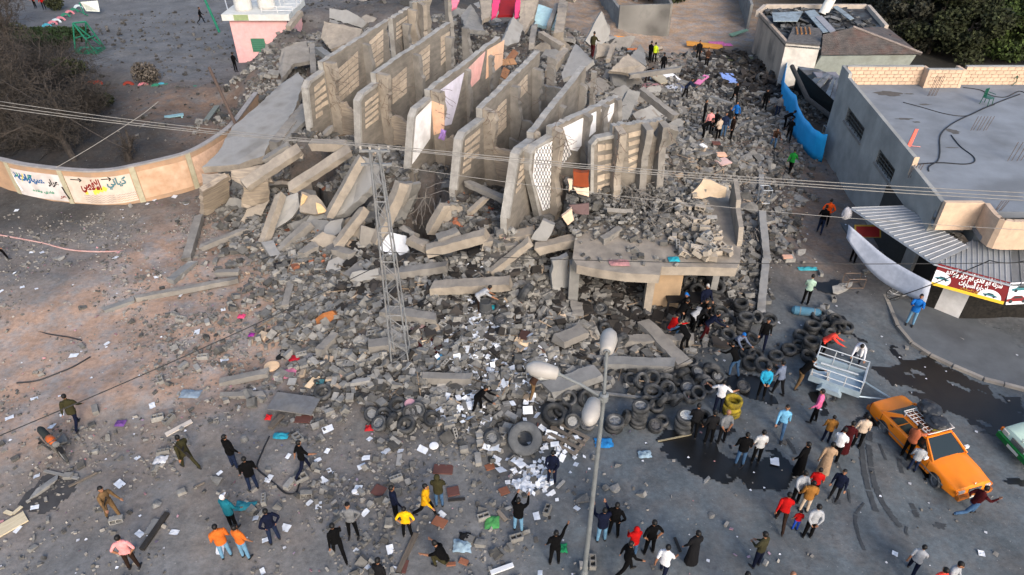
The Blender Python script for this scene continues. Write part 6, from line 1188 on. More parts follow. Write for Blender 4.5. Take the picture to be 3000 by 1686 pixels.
def stack(k, x, y, n, lab, top='t', s=1.05, rim=None):
    p = GK(k, x, y); r_ = random.Random(int(x))
    for i in range(n): tyre((p.x + r_.uniform(-.04,.04), p.y + r_.uniform(-.04,.04), p.z + .115*s + i*.215*s), r_.gauss(0,.04), r_.uniform(0,6), top if i == n-1 else 't', s, lab, lab + ' group', rim)
stack(7,1870,1025,4,'tyre in the tall stack right of the rescuers'); stack(7,1845,900,3,'tyre in the stack behind the tall stack'); stack(11,955,410,2,'wheel or tyre in the two high stack by the lamp pole','w',1.1,RM[0]); stack(11,1130,385,5,'wheel or tyre in the five high stack','w',1.0,RM[0]); stack(11,1450,415,3,'wheel or tyre in the stack topped by a white rim','w',1.15,RW); stack(8,415,1020,2,'tyre in the double stack near the blue barrel'); stack(8,405,1165,3,'tyre in the stack left of the trailer corner'); stack(11,1785,300,3,'yellow painted tyre stacked by the man in checks','y',1.05)
for o in [o for o in COL.objects if o.get('label') == 'yellow painted tyre stacked by the man in checks']: o.data = TYY

# ------------------------------------------------------------------ papers
PM = []
for i, (w, h) in enumerate(((.21,.30),(.30,.21),(.30,.42),(.2,.2))):
    r_ = random.Random(i); mb = MB(); n = 3; g = [[(w*(a/n-.5), h*(b_/n-.5), .012 + .025*r_.random()) for a in range(n+1)] for b_ in range(n+1)]
    for b_ in range(n):
        for a in range(n): mb.face([g[b_][a], g[b_][a+1], g[b_+1][a+1], g[b_+1][a]])
    PM.append(mb.mesh('paper_sheet', PAPER))
def paper(p, s, rz, tilt, label, group):
    o = link('paper_sheet', rr.choice(PM)); o.location = p; o.rotation_euler = (rr.gauss(0,tilt), rr.gauss(0,tilt), rz); o.scale = (s,s,s); tag(o, label, 'paper', group)
for px, py, sx, sy, n, lab in [(1400,990,28,75,52,'white paper sheet in the spill down the block heap'), (1440,1010,25,60,22,'white paper sheet in the spill down the block heap'), (1565,1060,30,28,24,'white paper sheet below the dusty beam stump'), (1520,1130,30,20,14,'white paper sheet below the dusty beam stump'), (1365,1200,40,30,24,'white paper sheet left of the big truck tyre'), (1555,1410,32,21,66,'white paper scrap in the dense pile by the man in navy'), (1625,1320,38,24,20,'white paper sheet near the broken pallet'), (1470,1355,35,18,10,'white paper sheet by the hollow blocks below the truck tyre'), (1300,1010,40,40,12,'white paper sheet among blocks right of the pylon foot'), (1545,1190,25,30,10,'white paper sheet beside the lamp arm')]:
    for i in range(n):
        p = G(rr.gauss(px,sx), rr.gauss(py,sy)); paper((p.x, p.y, p.z + (rr.uniform(.01,.06) if n > 60 else rr.uniform(.05,.2))), rr.uniform(.7,1.1) * (.75 if n > 60 else 1), rr.uniform(0,6.3), .35, lab, lab)
v = []; f = []                                           # the smallest sheets of the same spills, too many to pick apart
for px, py, sx, sy, n in ((1400,990,32,85,120),(1440,1010,30,65,50),(1570,1060,35,30,40),(1370,1190,45,35,45),(1555,1410,40,26,25),(1620,1320,40,26,30),(1480,930,30,30,25),(1250,960,40,40,25)):
    for i_ in range(n):
        p = G(rr.gauss(px,sx), rr.gauss(py,sy)); a = rr.uniform(0,6.3); s_ = rr.uniform(.06,.14); ca_, sa_ = math.cos(a)*s_, math.sin(a)*s_; z = p.z + rr.uniform(.03,.2); t = [rr.uniform(-.04,.04) for _ in range(4)]; k_ = len(v); v += [(p.x-ca_, p.y-sa_, z+t[0]),(p.x+sa_*.7, p.y-ca_*.7, z+t[1]),(p.x+ca_, p.y+sa_, z+t[2]),(p.x-sa_*.7, p.y+ca_*.7, z+t[3])]; f.append((k_,k_+1,k_+2,k_+3))
tag(link('paper_scraps', mesh_np('paper_scraps', np.array(v), np.array(f), PAPER)), 'small white paper scraps between the larger sheets', 'paper', kind='stuff')
for k, x, y in [(9,70,340),(9,245,205),(9,370,400),(9,265,755),(9,250,975),(9,975,625),(9,850,810),(9,990,1160),(9,1235,1150),(9,1560,1275),(9,1900,770),(9,1145,640),(9,1555,730),(9,130,1130),(9,1080,255),(9,440,320),(10,350,610),(10,560,640),(10,870,685),(10,600,785),(10,215,770),(10,640,712),(10,895,1010),(10,830,1280),(10,1070,1270),(10,915,1395),(10,500,940),(10,565,960),(10,195,1205),(10,335,1120),(10,125,1045),(10,1045,575),(10,1145,575),(10,1300,565),(10,925,490),(10,840,850),(10,1095,1420),(10,170,1425),(10,1435,1025),(10,625,575),(10,900,625),(10,630,420),(10,1330,340),(10,1010,300),(11,440,1440),(11,700,980),(11,415,1035),(11,165,0),(5,120,165),(5,225,465),(5,300,465),(5,105,610),(5,160,710),(5,260,720),(5,10,740),(5,1090,90),(5,1235,70),(5,1045,120),(5,1315,120),(5,820,500),(5,1105,640),(5,1580,870),(5,1395,1030),(5,1590,1225),(5,1280,770),(5,760,1110),(5,525,1195),(12,165,650),(12,1015,1300),(12,1625,1300)]:
    p = GK(k, x, y); paper((p.x, p.y, p.z + .02), rr.uniform(.65,1.0), rr.uniform(0,6.3), .12, 'single white paper sheet lying on open ground', 'single paper sheets on open ground')

# ------------------------------------------------------------------ boards, cloth and household things
def board(k, x1, y1, x2, y2, w, t, m, label, name='plank', cat='plank', z=.0, lift_=.03):
    a, c = GK(k, x1, y1), GK(k, x2, y2); d = c - a; L = d.length; q = d.to_track_quat('X','Z'); mb = MB().box((0,0,0), (L,w,t)); o = mb.build(name, m); o.matrix_world = Matrix.Translation((a+c)/2 + Vector((0,0,t/2+lift_+z))) @ q.to_matrix().to_4x4(); return tag(o, label, cat)
WPL = paint('whitewashed', (.60,.54,.48)); DKW = mat('dark_wood', (.06,.055,.052), (.035,.032,.03)); MAR = paint('maroon_board', (.17,.085,.072)); BLK = plain('black_stuff', (.025,.024,.026), rough=.7)
board(9,1175,465,1360,365,.2,.04,WPL,'narrow whitewashed plank on the soil below the block heap'); board(9,-40,1170,190,1040,.5,.05,WOODY,'broad pale yellow plank at the street edge'); board(9,40,1005,95,1025,.12,.03,WOODY,'short pale stick beside the broad plank'); board(9,95,1025,160,970,.12,.03,WOODY,'bent pale stick beside the broad plank')
board(9,1010,1280,1190,1020,.16,.1,DKW,'long black pole behind the man in pink'); board(9,1045,1165,1110,1060,.2,.05,CONC_G,'grey strip beside the black pole'); board(9,490,830,690,730,.08,.04,WOODG,'thin grey stick at the pit edge'); board(9,320,720,560,775,.1,.05,CONC_G,'thin grey curb at the dark patch'); board(9,1380,835,1450,800,.06,.03,WOODG,'short thin stick on the dusty ground')
board(10,1125,1440,1255,1160,.16,.06,WOODG,'long grey plank by the boy in yellow'); board(10,1165,1440,1190,1350,.12,.04,MAR,'reddish strip next to the long grey plank'); board(10,1480,925,1600,915,.1,.03,DKW,'dark slat beside the maroon board'); board(10,225,420,310,330,.2,.1,WOODG,'grey timber sticking out under the dark sheet'); board(10,1840,1020,1885,1070,.12,.05,WOODG,'short plank right of the truck tyre papers'); board(10,1130,680,1140,600,.18,.04,CONC_L,'pale strip standing out of scattered papers')
board(11,90,1440,250,1385,.14,.06,plain('white_tube', (.62,.63,.64)),'white plastic trim by the man taking a photo'); board(11,1390,1190,1430,1290,.08,.05,DKW,'black stick beside the man in white'); board(11,700,150,1160,205,.1,.08,CONC_G,'long pipe lying along the tyre row'); board(11,60,430,300,470,.12,.1,CONC_G,'long grey bar above the truck tyre'); board(11,1270,510,1510,460,.05,.04,mat('rope', (.30,.27,.20)),'dirty rope lying in the wet patch'); board(11,140,1000,200,1070,.12,.06,WOODG,'grey plank end near the man in jeans'); board(11,415,480,425,380,.05,.04,MAR,'dark red broom stick by the papers'); board(11,560,840,610,790,.1,.06,CONC_L,'grey tile edge behind the man in navy')
board(10,245,250,555,290,.9,.04,mat('slate_sheet', (.20,.205,.215), (.15,.15,.155), dirt=(.28,.26,.23)),'large slate grey sheet leaning over timber','board','board',.15,.1); board(10,400,350,515,355,.35,.05,MAR,'small maroon board under the slate sheet','board','board')
for k, x, y, w, h, m, lab in [(10,1445,705,.85,.5,MAR,'oval brown board near the hooded man'), (10,990,858,.5,.5,MAR,'square maroon board left of the men in yellow'), (10,1515,862,.5,.45,MAR,'maroon board right of the hooded man'), (10,1420,1080,.55,.4,paint('rust_board', (.31,.15,.095)),'rust red board below the striding man in yellow'), (10,1590,1360,.35,.22,MATS['rust_board'],'rust red brick near the squatting man'), (10,1500,1375,.35,.15,MATS['rust_board'],'orange plank piece under the squatting man'), (11,85,690,.4,.3,MATS['rust_board'],'rust board left of the dense paper pile'), (11,185,860,.4,.35,MATS['rust_board'],'dull orange patch of board on the dust'),
                         (6,880,1185,.35,.2,paint('cream_tile', (.72,.58,.42)),'cream tile on the grey heap'), (6,525,1390,.3,.85,MATS['cream_tile'],'cream panel standing in the grey heap'), (6,435,555,.45,.35,MATS['cream_tile'],'cream tile beside the dark mattress'), (6,1330,1110,.5,.25,MATS['cream_tile'],'cream slab on the papers'), (7,320,1115,.9,.35,MATS['cream_tile'],'long cream slab above the white papers'), (6,710,1345,.35,.35,paint('pink_tile', (.6,.42,.36)),'pinkish box lid in the heap'), (6,380,1390,.4,.4,CONC_L,'pale square tile in the heap front'), (6,580,1390,.35,.3,paint('teal_box', (.12,.28,.29)),'teal box beside the cream panel'), (6,450,745,.45,.45,mat('brown_box', (.09,.06,.055)),'dark brown box left of the rust lump'), (6,315,565,1.0,.55,BLK,'dark mattress with a pink edge in the block heap'), (6,580,600,.7,.35,paint('salmon_tile', (.52,.25,.18)),'salmon panel pieces right of the dark mattress'), (6,260,360,.5,.4,MATS['rust_board'],'orange brick panel under the pale leaning wall'), (7,455,1150,.5,.5,mat('brown_tin', (.16,.10,.085)),'brown tin sheet above white papers'), (7,330,1060,.5,.7,mat('brown_cloth', (.11,.06,.05)),'dark brown chest among the papers')]:
    p = GK(k, x, y); o = MB().box((0,0,0), (w*.8, h*.8, .05)).build('board', m); o.location = (p.x, p.y, p.z + .12); o.rotation_euler = (rr.gauss(.1,.12) if k not in (10, 11) else rr.gauss(0,.04), rr.gauss(0,.06), rr.uniform(-.5,.5)); tag(o, lab, 'board'); 
    if k in (10, 11): o.location.z = p.z + .04
for k, x, y, w, h, rz, m, lab in [(3,1580,590,.45,1.5,-.7,paint('pink_panel', (.62,.25,.42)),'pink panel lying in the lane rubble'), (3,1770,575,1.1,1.4,.1,paint('blue_panel', (.28,.38,.66)),'pale blue panel lying in the lane rubble'), (3,1220,560,.7,1.9,-.9,paint('board_pale', (.56,.60,.60)),'long white board at the lane edge of the ruin'), (3,1350,565,1.3,1.3,.5,WHITEP,'square white board beside striped bedding'), (3,1290,580,1.2,1.3,.6,paint('board_tan', (.42,.38,.30)),'tan board between the white boards'), (3,1600,340,3.3,.8,-.1,paint('orange_mattress', (.55,.30,.08)),'orange yellow mattress in the sandy lane'), (3,1010,290,1.2,.6,0,paint('orange_sheet', (.75,.33,.05)),'orange sheet on the rear rubble'), (3,1110,380,1.2,.8,.3,paint('orange_rug', (.50,.20,.08)),'orange rug scrap on the rear rubble'), (3,1700,1120,.9,.4,.2,paint('peach_block', (.66,.45,.34)),'peach plaster block right of the ruin'), (3,1730,1170,.9,.6,.6,paint('pink_block', (.60,.45,.42)),'pinkish plaster piece below the peach block'), (3,1590,1060,.3,.4,.6,WHITEP,'small white panel on the right flank'), (3,1680,1040,.5,.3,.1,MAR,'maroon panel on the right flank'), (3,1055,740,.9,.6,.7,paint('teal_panel', (.20,.33,.36)),'teal panel on top of the right ruin'), (8,250,520,.5,.25,.1,paint('peach_brick', (.58,.38,.30)),'peach brick in the lane rubble')]:
    p = GK(k, x, y); o = MB().box((0,0,0), (w, h, .08)).build('panel', m); o.location = (p.x, p.y, p.z + .22); o.rotation_euler = (.18, .08, rz); tag(o, lab, 'panel')
def cloth(k, x, y, w, d, m, label, seed, name='cloth', cat='cloth', amp=.12, roof=False, z=0):
    p = GK(k, x, y, roof); mb = MB(); n = 9; g = []
    for j in range(n):
        row = []
        for i in range(n):
            a, b_ = (i/(n-1)-.5), (j/(n-1)-.5); rad = 1 - .35*abs(mnoise.noise((a*3+seed, b_*3, seed*.7))); xx, yy_ = a*w*rad, b_*d*rad
            h = hz(p.x+xx, p.y+yy_) - p.z if not roof else 0; edge_ = 1 - (2*max(abs(a),abs(b_)))**2; row.append((xx, yy_, h + .05 + amp*(abs(mnoise.noise((a*4+seed*3, b_*4, 1.3)))*1.6 + .25)*edge_))
        g.append(row)
    for j in range(n-1):
        for i in range(n-1): mb.face([g[j][i], g[j][i+1], g[j+1][i+1], g[j+1][i]])
    o = mb.build(name, m, smooth=True); o.location = p + Vector((0,0,z)); o.rotation_euler = (0,0,0); return tag(o, label, cat)
def cl(name, c): return mat('cloth_' + name, c, tuple(a*.6 for a in c), scale=6, rough=.95)
for i, a in enumerate([(6,330,1325,.9,.6,cl('pink',(.62,.25,.36)),'pink cloth crumpled on the grey heap'), (6,410,1210,.7,.35,cl('red',(.45,.02,.05)),'bright red garment on the heap'), (6,350,1180,1.0,.6,cl('black',(.02,.02,.022)),'black clothes beside the red garment'), (6,490,1200,.7,.4,cl('grey',(.28,.28,.29)),'grey clothes right of the red garment'), (6,1350,1080,1.1,1.6,cl('maroon',(.10,.018,.022)),'dark maroon blanket hung on the rubble right of the pylon'), (6,1260,990,.9,.5,cl('mauve',(.38,.28,.27)),'mauve blanket edge above the maroon blanket'), (10,300,470,.6,.35,cl('turq',(.05,.35,.45)),'turquoise plastic bag by the slate sheet'), (11,890,520,.7,.5,cl('blue',(.04,.25,.50)),'blue plastic bag by the lamp pole'), (11,1180,600,.5,.4,cl('paleblue',(.35,.45,.52)),'pale crumpled bag on the asphalt'), (6,1740,1090,.45,.4,cl('binder',(.04,.12,.48)),'bright blue folder among papers'), (6,1440,1205,.5,.35,cl('skyblue',(.12,.38,.58)),'sky blue plastic among papers'), (6,1790,865,.5,.4,cl('cyan',(.05,.42,.50)),'cyan garment over a drum'), (7,270,830,.6,.6,cl('orange',(.45,.14,.05)),'orange brown garment on the blocks'),
          (9,1350,175,.8,.5,cl('slate',(.30,.36,.42)),'pale blue grey sheet on the soil'), (10,210,340,.25,.3,cl('scarlet',(.6,.03,.04)),'small scarlet bag by the slate sheet'), (9,1740,965,.7,.4,cl('teal',(.06,.30,.36)),'teal plastic basin near the man in a white cap'), (10,925,415,.35,.3,cl('crimson',(.5,.04,.05)),'crimson plastic scrap beside the tyres'), (3,1240,610,1.6,1.6,cl('rose',(.48,.28,.28)),'rose striped bedding at the lane edge'), (3,1690,310,1.6,1.0,cl('magenta',(.62,.22,.42)),'magenta cloth in the sandy lane'), (3,1760,322,1.0,1.0,cl('magenta',(.62,.22,.42)),'small magenta cloth beside the larger one'), (3,1390,630,1.2,.8,cl('white',(.62,.63,.66)),'white bedding by the striped shirt'), (3,1240,800,1.9,.9,cl('silver',(.50,.52,.56)),'silvery sheet on top of the right flank'), (8,400,585,1.0,.25,cl('aqua',(.08,.38,.44)),'aqua plastic strip in the lane rubble'), (6,20,920,.35,.3,cl('hotpink',(.7,.12,.25)),'small hot pink scrap at the heap edge'), (6,90,1050,.3,.25,cl('purple',(.38,.06,.35)),'small purple scrap on the red soil'), (9,855,380,.4,.3,cl('violet',(.20,.10,.30)),'violet rag beside the man in olive'), (11,100,1085,.5,.5,cl('green',(.12,.36,.14)),'green plastic bag on the rubble strewn road'), (11,600,1265,.3,.35,cl('green2',(.03,.30,.14)),'green bag at the feet of the man filming'), (6,1790,165,.8,.5,cl('rust',(.30,.07,.04)),'rust red rag in the block rubble'), (5,1780,1050,.2,.2,cl('purple',(.38,.06,.35)),'purple scrap on soil'), (10,1580,1250,.6,.5,cl('paleblue',(.35,.45,.52)),'clear plastic bag right of the squatting man'), (10,1600,1190,.4,.4,cl('black',(.02,.02,.022)),'black bag right of the squatting man'), (3,1440,620,.9,.5,cl('navystripe',(.10,.12,.2)),'dark striped bedding in the lane rubble'), (3,1860,420,3.0,1.4,cl('olive',(.20,.22,.14)),'olive tarpaulin scrap in the burnt lane'), (9,1140,640,.5,.4,cl('white',(.62,.63,.66)),'white plastic bag on the dusty stones')]):
    cloth(*a, seed=i + 1.5)
cloth(7,1385,515,.5,.4,cl('cyan',(.05,.42,.50)),'cyan bag on the workshop roof edge',50,roof=True); cloth(7,1000,540,.9,.5,cl('rose',(.48,.28,.28)),'rose cloth on the workshop roof edge',51,roof=True)
o = cloth(6,1430,980,.6,.8,cl('lilac',(.42,.28,.55)),'lilac curtain hanging at the white balcony end',52,amp=.3); o.location = P(1297,395,4.9); o.rotation_euler = (R(70),R(20),0); o.scale = (.55,.7,.8)
for k, x, y, rad, m, lab in [(6,235,1275,.32,paint('cream_disc', (.75,.56,.38)),'round cream tray on the grey heap'), (10,1380,545,.17,WHITEP,'round white plate by the papers'), (10,820,865,.1,WHITEP,'small white lid on the dust'), (10,1215,270,.22,paint('pink_ball', (.62,.38,.40)),'pink patterned ball behind the tyres')]:
    p = GK(k, x, y); h = .05 if 'ball' not in lab else .3; o = MB().lathe([(0,0),(rad*.9,0),(rad,h*.3),(rad*.97,h*.8),(rad*.7,h),(0,h)], 18).build('round_tray' if h < .1 else 'ball', m); o.location = p + Vector((0,0,.05)); tag(o, lab, 'tray' if h < .1 else 'ball')
p = GK(8,382,902); o = empty('gas_barrel', p, 'blue metal cylinder lying by the tyre pile', 'barrel', rz=R(-12)); MB().tube([(-.62,0,.2),(-.52,0,.2),(.52,0,.2),(.62,0,.2)], [.1,.2,.2,.1], 14).build('drum', paint('barrel_blue', (.10,.22,.30), dirt=(.3,.3,.3)), o); MB().lathe([(.205,-.3),(.22,-.28),(.205,-.26)], 14, 'x', (0,0,.2)).build('hoop', CONC_G, o); MB().lathe([(.205,.3),(.22,.32),(.205,.34)], 14, 'x', (0,0,.2)).build('hoop', CONC_G, o)
p = GK(6,1745,900); o = empty('oil_drum', p, 'dark metal drum standing among the rubble', 'drum'); MB().lathe([(0,0),(.26,0),(.27,.05),(.26,.7),(.24,.72),(.22,.66),(0,.66)], 16).build('shell', mat('drum_dark', (.10,.105,.11)), o); MB().lathe([(.265,.3),(.285,.32),(.265,.34)], 16).build('hoop', mat('drum_hoop', (.14,.14,.145)), o)
# pallet
a, c = GK(11,500,440), GK(11,740,560); o = empty('broken_pallet', (a+c)/2 + Vector((0,0,.05)), 'broken grey wooden pallet beside the truck tyre', 'pallet', rz=math.atan2(c.y-a.y, c.x-a.x)); L = (c-a).length
for i in range(4): MB().box((0, -.45+.3*i, .12), (L, .14, .025)).build('plank', WOODG, o)
for i in range(3): MB().box((-L/2+.1+(L-.2)*i/2, 0, .055), (.1, 1.0, .1)).build('bearer', WOODG, o)
# skip: bench inside workshop opening
o = empty('work_bench', (7.6, 23.9, .25), 'black steel workbench under the workshop roof edge', 'bench'); MB().box((0,0,.85), (1.7,.7,.08)).build('top', BLK, o)
for x in (-.8,.8):
    for y in (-.3,.3): MB().box((x,y,.42), (.08,.08,.84)).build('leg', BLK, o)
MB().box((0,.3,.45), (1.6,.04,.6)).build('back_panel', BLK, o)
# yard: half-buried painted tyres, benches
HT = MB()
prof = [(.30,-.1),(.5,-.1),(.5,.1),(.30,.1)]
for i in range(10):
    a0, a1 = math.pi*i/10, math.pi*(i+1)/10
    for (r0, z0), (r1, z1_) in zip(prof, prof[1:]+prof[:1]): HT.face([(r0*math.cos(a0), z0, r0*math.sin(a0)), (r0*math.cos(a1), z0, r0*math.sin(a1)), (r1*math.cos(a1), z1_, r1*math.sin(a1)), (r1*math.cos(a0), z1_, r1*math.sin(a0))])
HTM = {n_: HT.mesh('kerb_tyre', paint('tyre_' + n_, c)) for n_, c in dict(red=(.30,.07,.05), blue=(.10,.38,.48), pink=(.55,.25,.30), green=(.05,.24,.17), brown=(.22,.10,.07), pale=(.55,.62,.66)).items()}
for x, y, c in [(655,610,'brown'),(700,610,'red'),(915,615,'red'),(1020,622,'pink'),(1150,625,'blue'),(1190,632,'green'),(1235,640,'red'),(1290,635,'blue'),(1335,640,'brown'),(1425,650,'red'),(1480,645,'blue'),(1525,650,'green'),(1635,650,'pink'),(1690,660,'pink'),(1110,632,'green'),(1385,648,'green')]:
    o = link('kerb_tyre', HTM[c]); o.scale = (.95,.9,.9); o.location = PK(1,x,y); o.rotation_euler = (0,0,rr.gauss(0,.15)); tag(o, {'red':'red','blue':'light blue','pink':'pink','green':'green','brown':'brown','pale':'white'}[c] + ' painted half tyre edging the yard garden bed', 'tyre', c + ' half tyres edging the garden bed')
for i, (x, y) in enumerate(((335,200),(375,180),(400,165),(430,150),(465,125),(495,105),(525,90),(555,65))):
    c = ('blue','pink','pale','pink','green','pink','green','pale')[i]; o = link('kerb_tyre', HTM[c]); o.scale = (.95,.9,.9); o.location = PK(1,x,y); o.rotation_euler = (0,0,R(50)); tag(o, {'blue':'blue','pink':'pink','green':'green','pale':'white'}[c] + ' painted half tyre edging the yard flower bed', 'tyre', c + ' half tyres edging the flower bed')
tyre(PK(1,1330,690) + Vector((0,0,.12)), .1, 0, 't', 1.3, 'loose black tyre lying in the trampled garden bed'); tyre(PK(1,1135,905) + Vector((0,0,.12)), .1, 0, 't', 1.5, 'grey tyre beside the pale blue bench frame'); tyre(PK(1,1065,900) + Vector((0,0,.15)), .3, 0, 't', 1.2, 'tyre leaning left of the pale blue bench frame')
def bench(k, x1, y1, x2, y2, m, label):
    a, c = PK(k,x1,y1), PK(k,x2,y2); d = c-a; o = empty('garden_bench', (a+c)/2, label, 'bench', rz=math.atan2(d.y,d.x)); L = d.length; MB().box((0,0,.42), (L,.38,.08)).build('seat', m, o)
    for s in (-1,1): MB().box((s*(L/2-.15),0,.19), (.12,.34,.38)).build('leg', m, o)
bench(1,1175,870,1310,850,paint('bench_blue', (.26,.40,.44)),'pale blue bench frame in the trampled garden'); bench(1,1465,900,1545,790,paint('bench_green', (.22,.24,.22)),'grey green bench with blue end beside the curved wall'); bench(1,990,970,1065,910,CONC_G,'grey concrete bench by the loose tyres')
o = MB().box((0,0,.15), (.55,.35,.3)).build('plastic_crate', paint('crate_blue', (.03,.38,.60))); o.location = PK(1,1450,925); tag(o, 'bright blue plastic crate at the end of the green bench', 'crate')
hose([PK(5,x,y) for x, y in ((-20,335),(150,365),(300,395),(480,440),(640,455),(800,455),(965,448))], .05, mat('hose_pink', (.50,.38,.36), (.40,.24,.22)), 'ground_hose', 'pale reddish hose lying across the dark soil', 'hose')
hose([PK(5,x,y) for x, y in ((120,1385),(260,1370),(400,1320),(520,1270),(640,1200))], .035, HOSE, 'ground_cable', 'black cable curving over the red soil', 'cable'); hose([PK(5,x,y) for x, y in ((250,1015),(350,1040),(480,1060),(580,1085))], .03, HOSE, 'ground_cable', 'short black cable on the red soil', 'cable'); hose([GK(10,x,y) for x, y in ((215,470),(160,590),(130,690),(200,760),(260,810),(330,870),(400,870),(430,800))], .03, HOSE, 'ground_cable', 'black cable looping by the man in black', 'cable'); hose([GK(11,x,y) for x, y in ((1900,640),(1850,700),(1830,660))], .02, HOSE, 'ground_cable', 'thin black cord on the wet street', 'cable')
# white flecks, litter on road
fl = sample(420, -22, 24, 11, 34, lambda x, y: np.full(len(x), .6)); v = []; f = []
for i, (x, y) in enumerate(fl):
    s = rr.uniform(.02,.07); a = rr.uniform(0,6.3); z = hz(x,y) + .03; ca_, sa_ = math.cos(a)*s, math.sin(a)*s; v += [(x-ca_, y-sa_, z),(x+sa_, y-ca_, z+.02),(x+ca_, y+sa_, z),(x-sa_, y+ca_, z+.015)]; f.append((i*4,i*4+1,i*4+2,i*4+3))
tag(link('litter_flecks', mesh_np('litter_flecks', np.array(v), np.array(f), mat('fleck_white', (.62,.63,.66), island=.3))), 'tiny white litter flecks over the ground', 'litter', kind='stuff')
xy = sample(330, -26, 8, 11, 36, lambda x, y: np.full(len(x), .5)); sz = rng.uniform(.03,.09,len(xy)); tag(chunk_cloud('colour_flecks', lift(xy, sz, .5), sz, mat('fleck_mixed', (.45,.22,.18), (.12,.2,.3), scale=.35, island=.5), flat=(.1,.3)), 'small coloured scraps over the ground', 'litter', kind='stuff')

# ------------------------------------------------------------------ wet patches and tyre marks on the street
WET = mat('wet_asphalt', (.028,.027,.026), (.016,.016,.016), scale=1.5, rough=.35, spec=.4); SKID = mat('skid_mark', (.10,.108,.116), (.06,.066,.072), scale=5); OILY = mat('oil_earth', (.06,.05,.042), (.035,.03,.026), scale=2, rough=.6)
def puddle(k, pts, m=WET, z=.02, name='wet_patch', seed=0, holes=.13, cell=.085):
    """ragged wet sheet that follows the ground, with dry islands left out"""
    q = [PK(k,x,y,0) for x, y in pts]; poly = [(p.x,p.y) for p in q]; xs_ = [p[0] for p in poly]; ys_ = [p[1] for p in poly]
    ax = np.arange(min(xs_)-.3, max(xs_)+.3, cell); ay = np.arange(min(ys_)-.3, max(ys_)+.3, cell); idx = {}; vs = []; fs = []
    def vid(a, b_):
        if (a, b_) not in idx: idx[(a, b_)] = len(vs); vs.append((ax[0]+a*cell, ay[0]+b_*cell))
        return idx[(a, b_)]
    for a in range(len(ax)-1):
        for b_ in range(len(ay)-1):
            x, y = ax[a]+cell/2, ay[b_]+cell/2; n1 = mnoise.noise((x*1.6,y*1.6,seed*1.7)); n2 = mnoise.noise((x*5,y*5,seed+.5))
            if in_poly(x + n1*.22 + n2*.09, y + n2*.09 - n1*.2, poly) and mnoise.noise((x*.75,y*.75,seed*2.3)) + .35*mnoise.noise((x*2.6,y*2.6,seed)) < holes: fs.append((vid(a,b_),vid(a+1,b_),vid(a+1,b_+1),vid(a,b_+1)))
    if not fs: return
    v = np.array(vs); zz_ = hterr(v[:,0], v[:,1]) + z; me = bpy.data.meshes.new(name); me.from_pydata(np.column_stack([v, zz_]).tolist(), [], fs); me.polygons.foreach_set('use_smooth', [True]*len(fs)); me.materials.append(m); o = link(name, me); o['kind'] = 'structure'; return o
puddle(11,[(1185,500),(1210,580),(1300,620),(1400,640),(1440,680),(1510,700),(1530,770),(1640,780),(1780,830),(1931,840),(2100,850),(2250,880),(2390,850),(2330,780),(2240,690),(2180,640),(2120,560),(2050,470),(1931,420),(1800,300),(1700,330),(1560,300),(1450,420),(1330,410),(1270,460)], seed=1)
puddle(11,[(1400,230),(1500,200),(1700,130),(1850,160),(1931,200),(2060,260),(2230,260),(2260,170),(2120,100),(2000,60),(1880,20),(1720,60),(1560,80)], z=.017, seed=2)
puddle(8,[(985,1110),(1040,1130),(1080,1230),(1150,1230),(1210,1210),(1300,1200),(1340,1260),(1440,1290),(1600,1380),(1931,1470),(1931,1640),(1700,1620),(1560,1640),(1430,1600),(1320,1600),(1270,1480),(1120,1420),(980,1400),(880,1330),(830,1290),(940,1290),(1060,1250),(1000,1180)], z=.018, seed=3)
puddle(12,[(1140,170),(1330,120),(1500,110),(1931,200),(1931,540),(1830,545),(1700,530),(1600,500),(1440,400),(1300,290),(1200,220)], z=.016, seed=4)
puddle(12,[(400,180),(500,170),(620,230),(700,250),(800,260),(880,420),(760,420),(640,360),(560,340),(420,330),(390,280)], z=.019, seed=5); puddle(8,[(690,980),(740,990),(820,1080),(810,1110),(750,1100),(700,1040)], z=.02, seed=6); puddle(8,[(560,930),(640,920),(670,960),(600,1000)], z=.02, seed=7); puddle(8,[(430,690),(560,660),(760,700),(770,770),(640,760),(560,760),(470,730)], z=.03, seed=8)
puddle(12,[(1740,790),(1931,780),(1931,835),(1800,820)], z=.02, seed=9); puddle(12,[(1180,680),(1290,760),(1380,800),(1300,820),(1210,780)], z=.02, seed=10); puddle(9,[(110,960),(300,740),(560,770),(520,860),(400,1010),(180,1010)], mat('dark_soil_patch', (.10,.098,.10), (.07,.068,.07), scale=3), .012, 'soil_patch', 11, .5)
for i in range(20): k = rr.choice((8,12)); x, y = (rr.uniform(1000,1900), rr.uniform(960,1200)) if k == 8 else (rr.uniform(100,1800), rr.uniform(300,1300)); o = stain(k, x, y, rr.uniform(.08,.25), rr.uniform(.05,.15), SKID, '', i, .135 if k == 8 and y < 1050 else .012); o.name = 'oil_spot'
def skid(pts, w, seed=0):
    q = [PK(12,x,y,0) for x, y in pts]; mb = MB(); out = []
    for i in range(len(q)-1):
        for j in range(16): p = q[i].lerp(q[i+1], j/16); out.append(Vector((p.x, p.y, hz(p.x, p.y) + .02)))
    for i in range(len(out)-1):
        a, c = out[i], out[i+1]; d = (c-a).normalized(); n_ = Vector((-d.y,d.x,0))*w*(.6+.6*abs(mnoise.noise((i*.25,seed,0))))
        if mnoise.noise((i*.13, seed*3., 2)) > -.42: mb.face([a-n_, c-n_, c+n_, a+n_])
    o = mb.build('skid_mark', SKID); o['kind'] = 'structure'
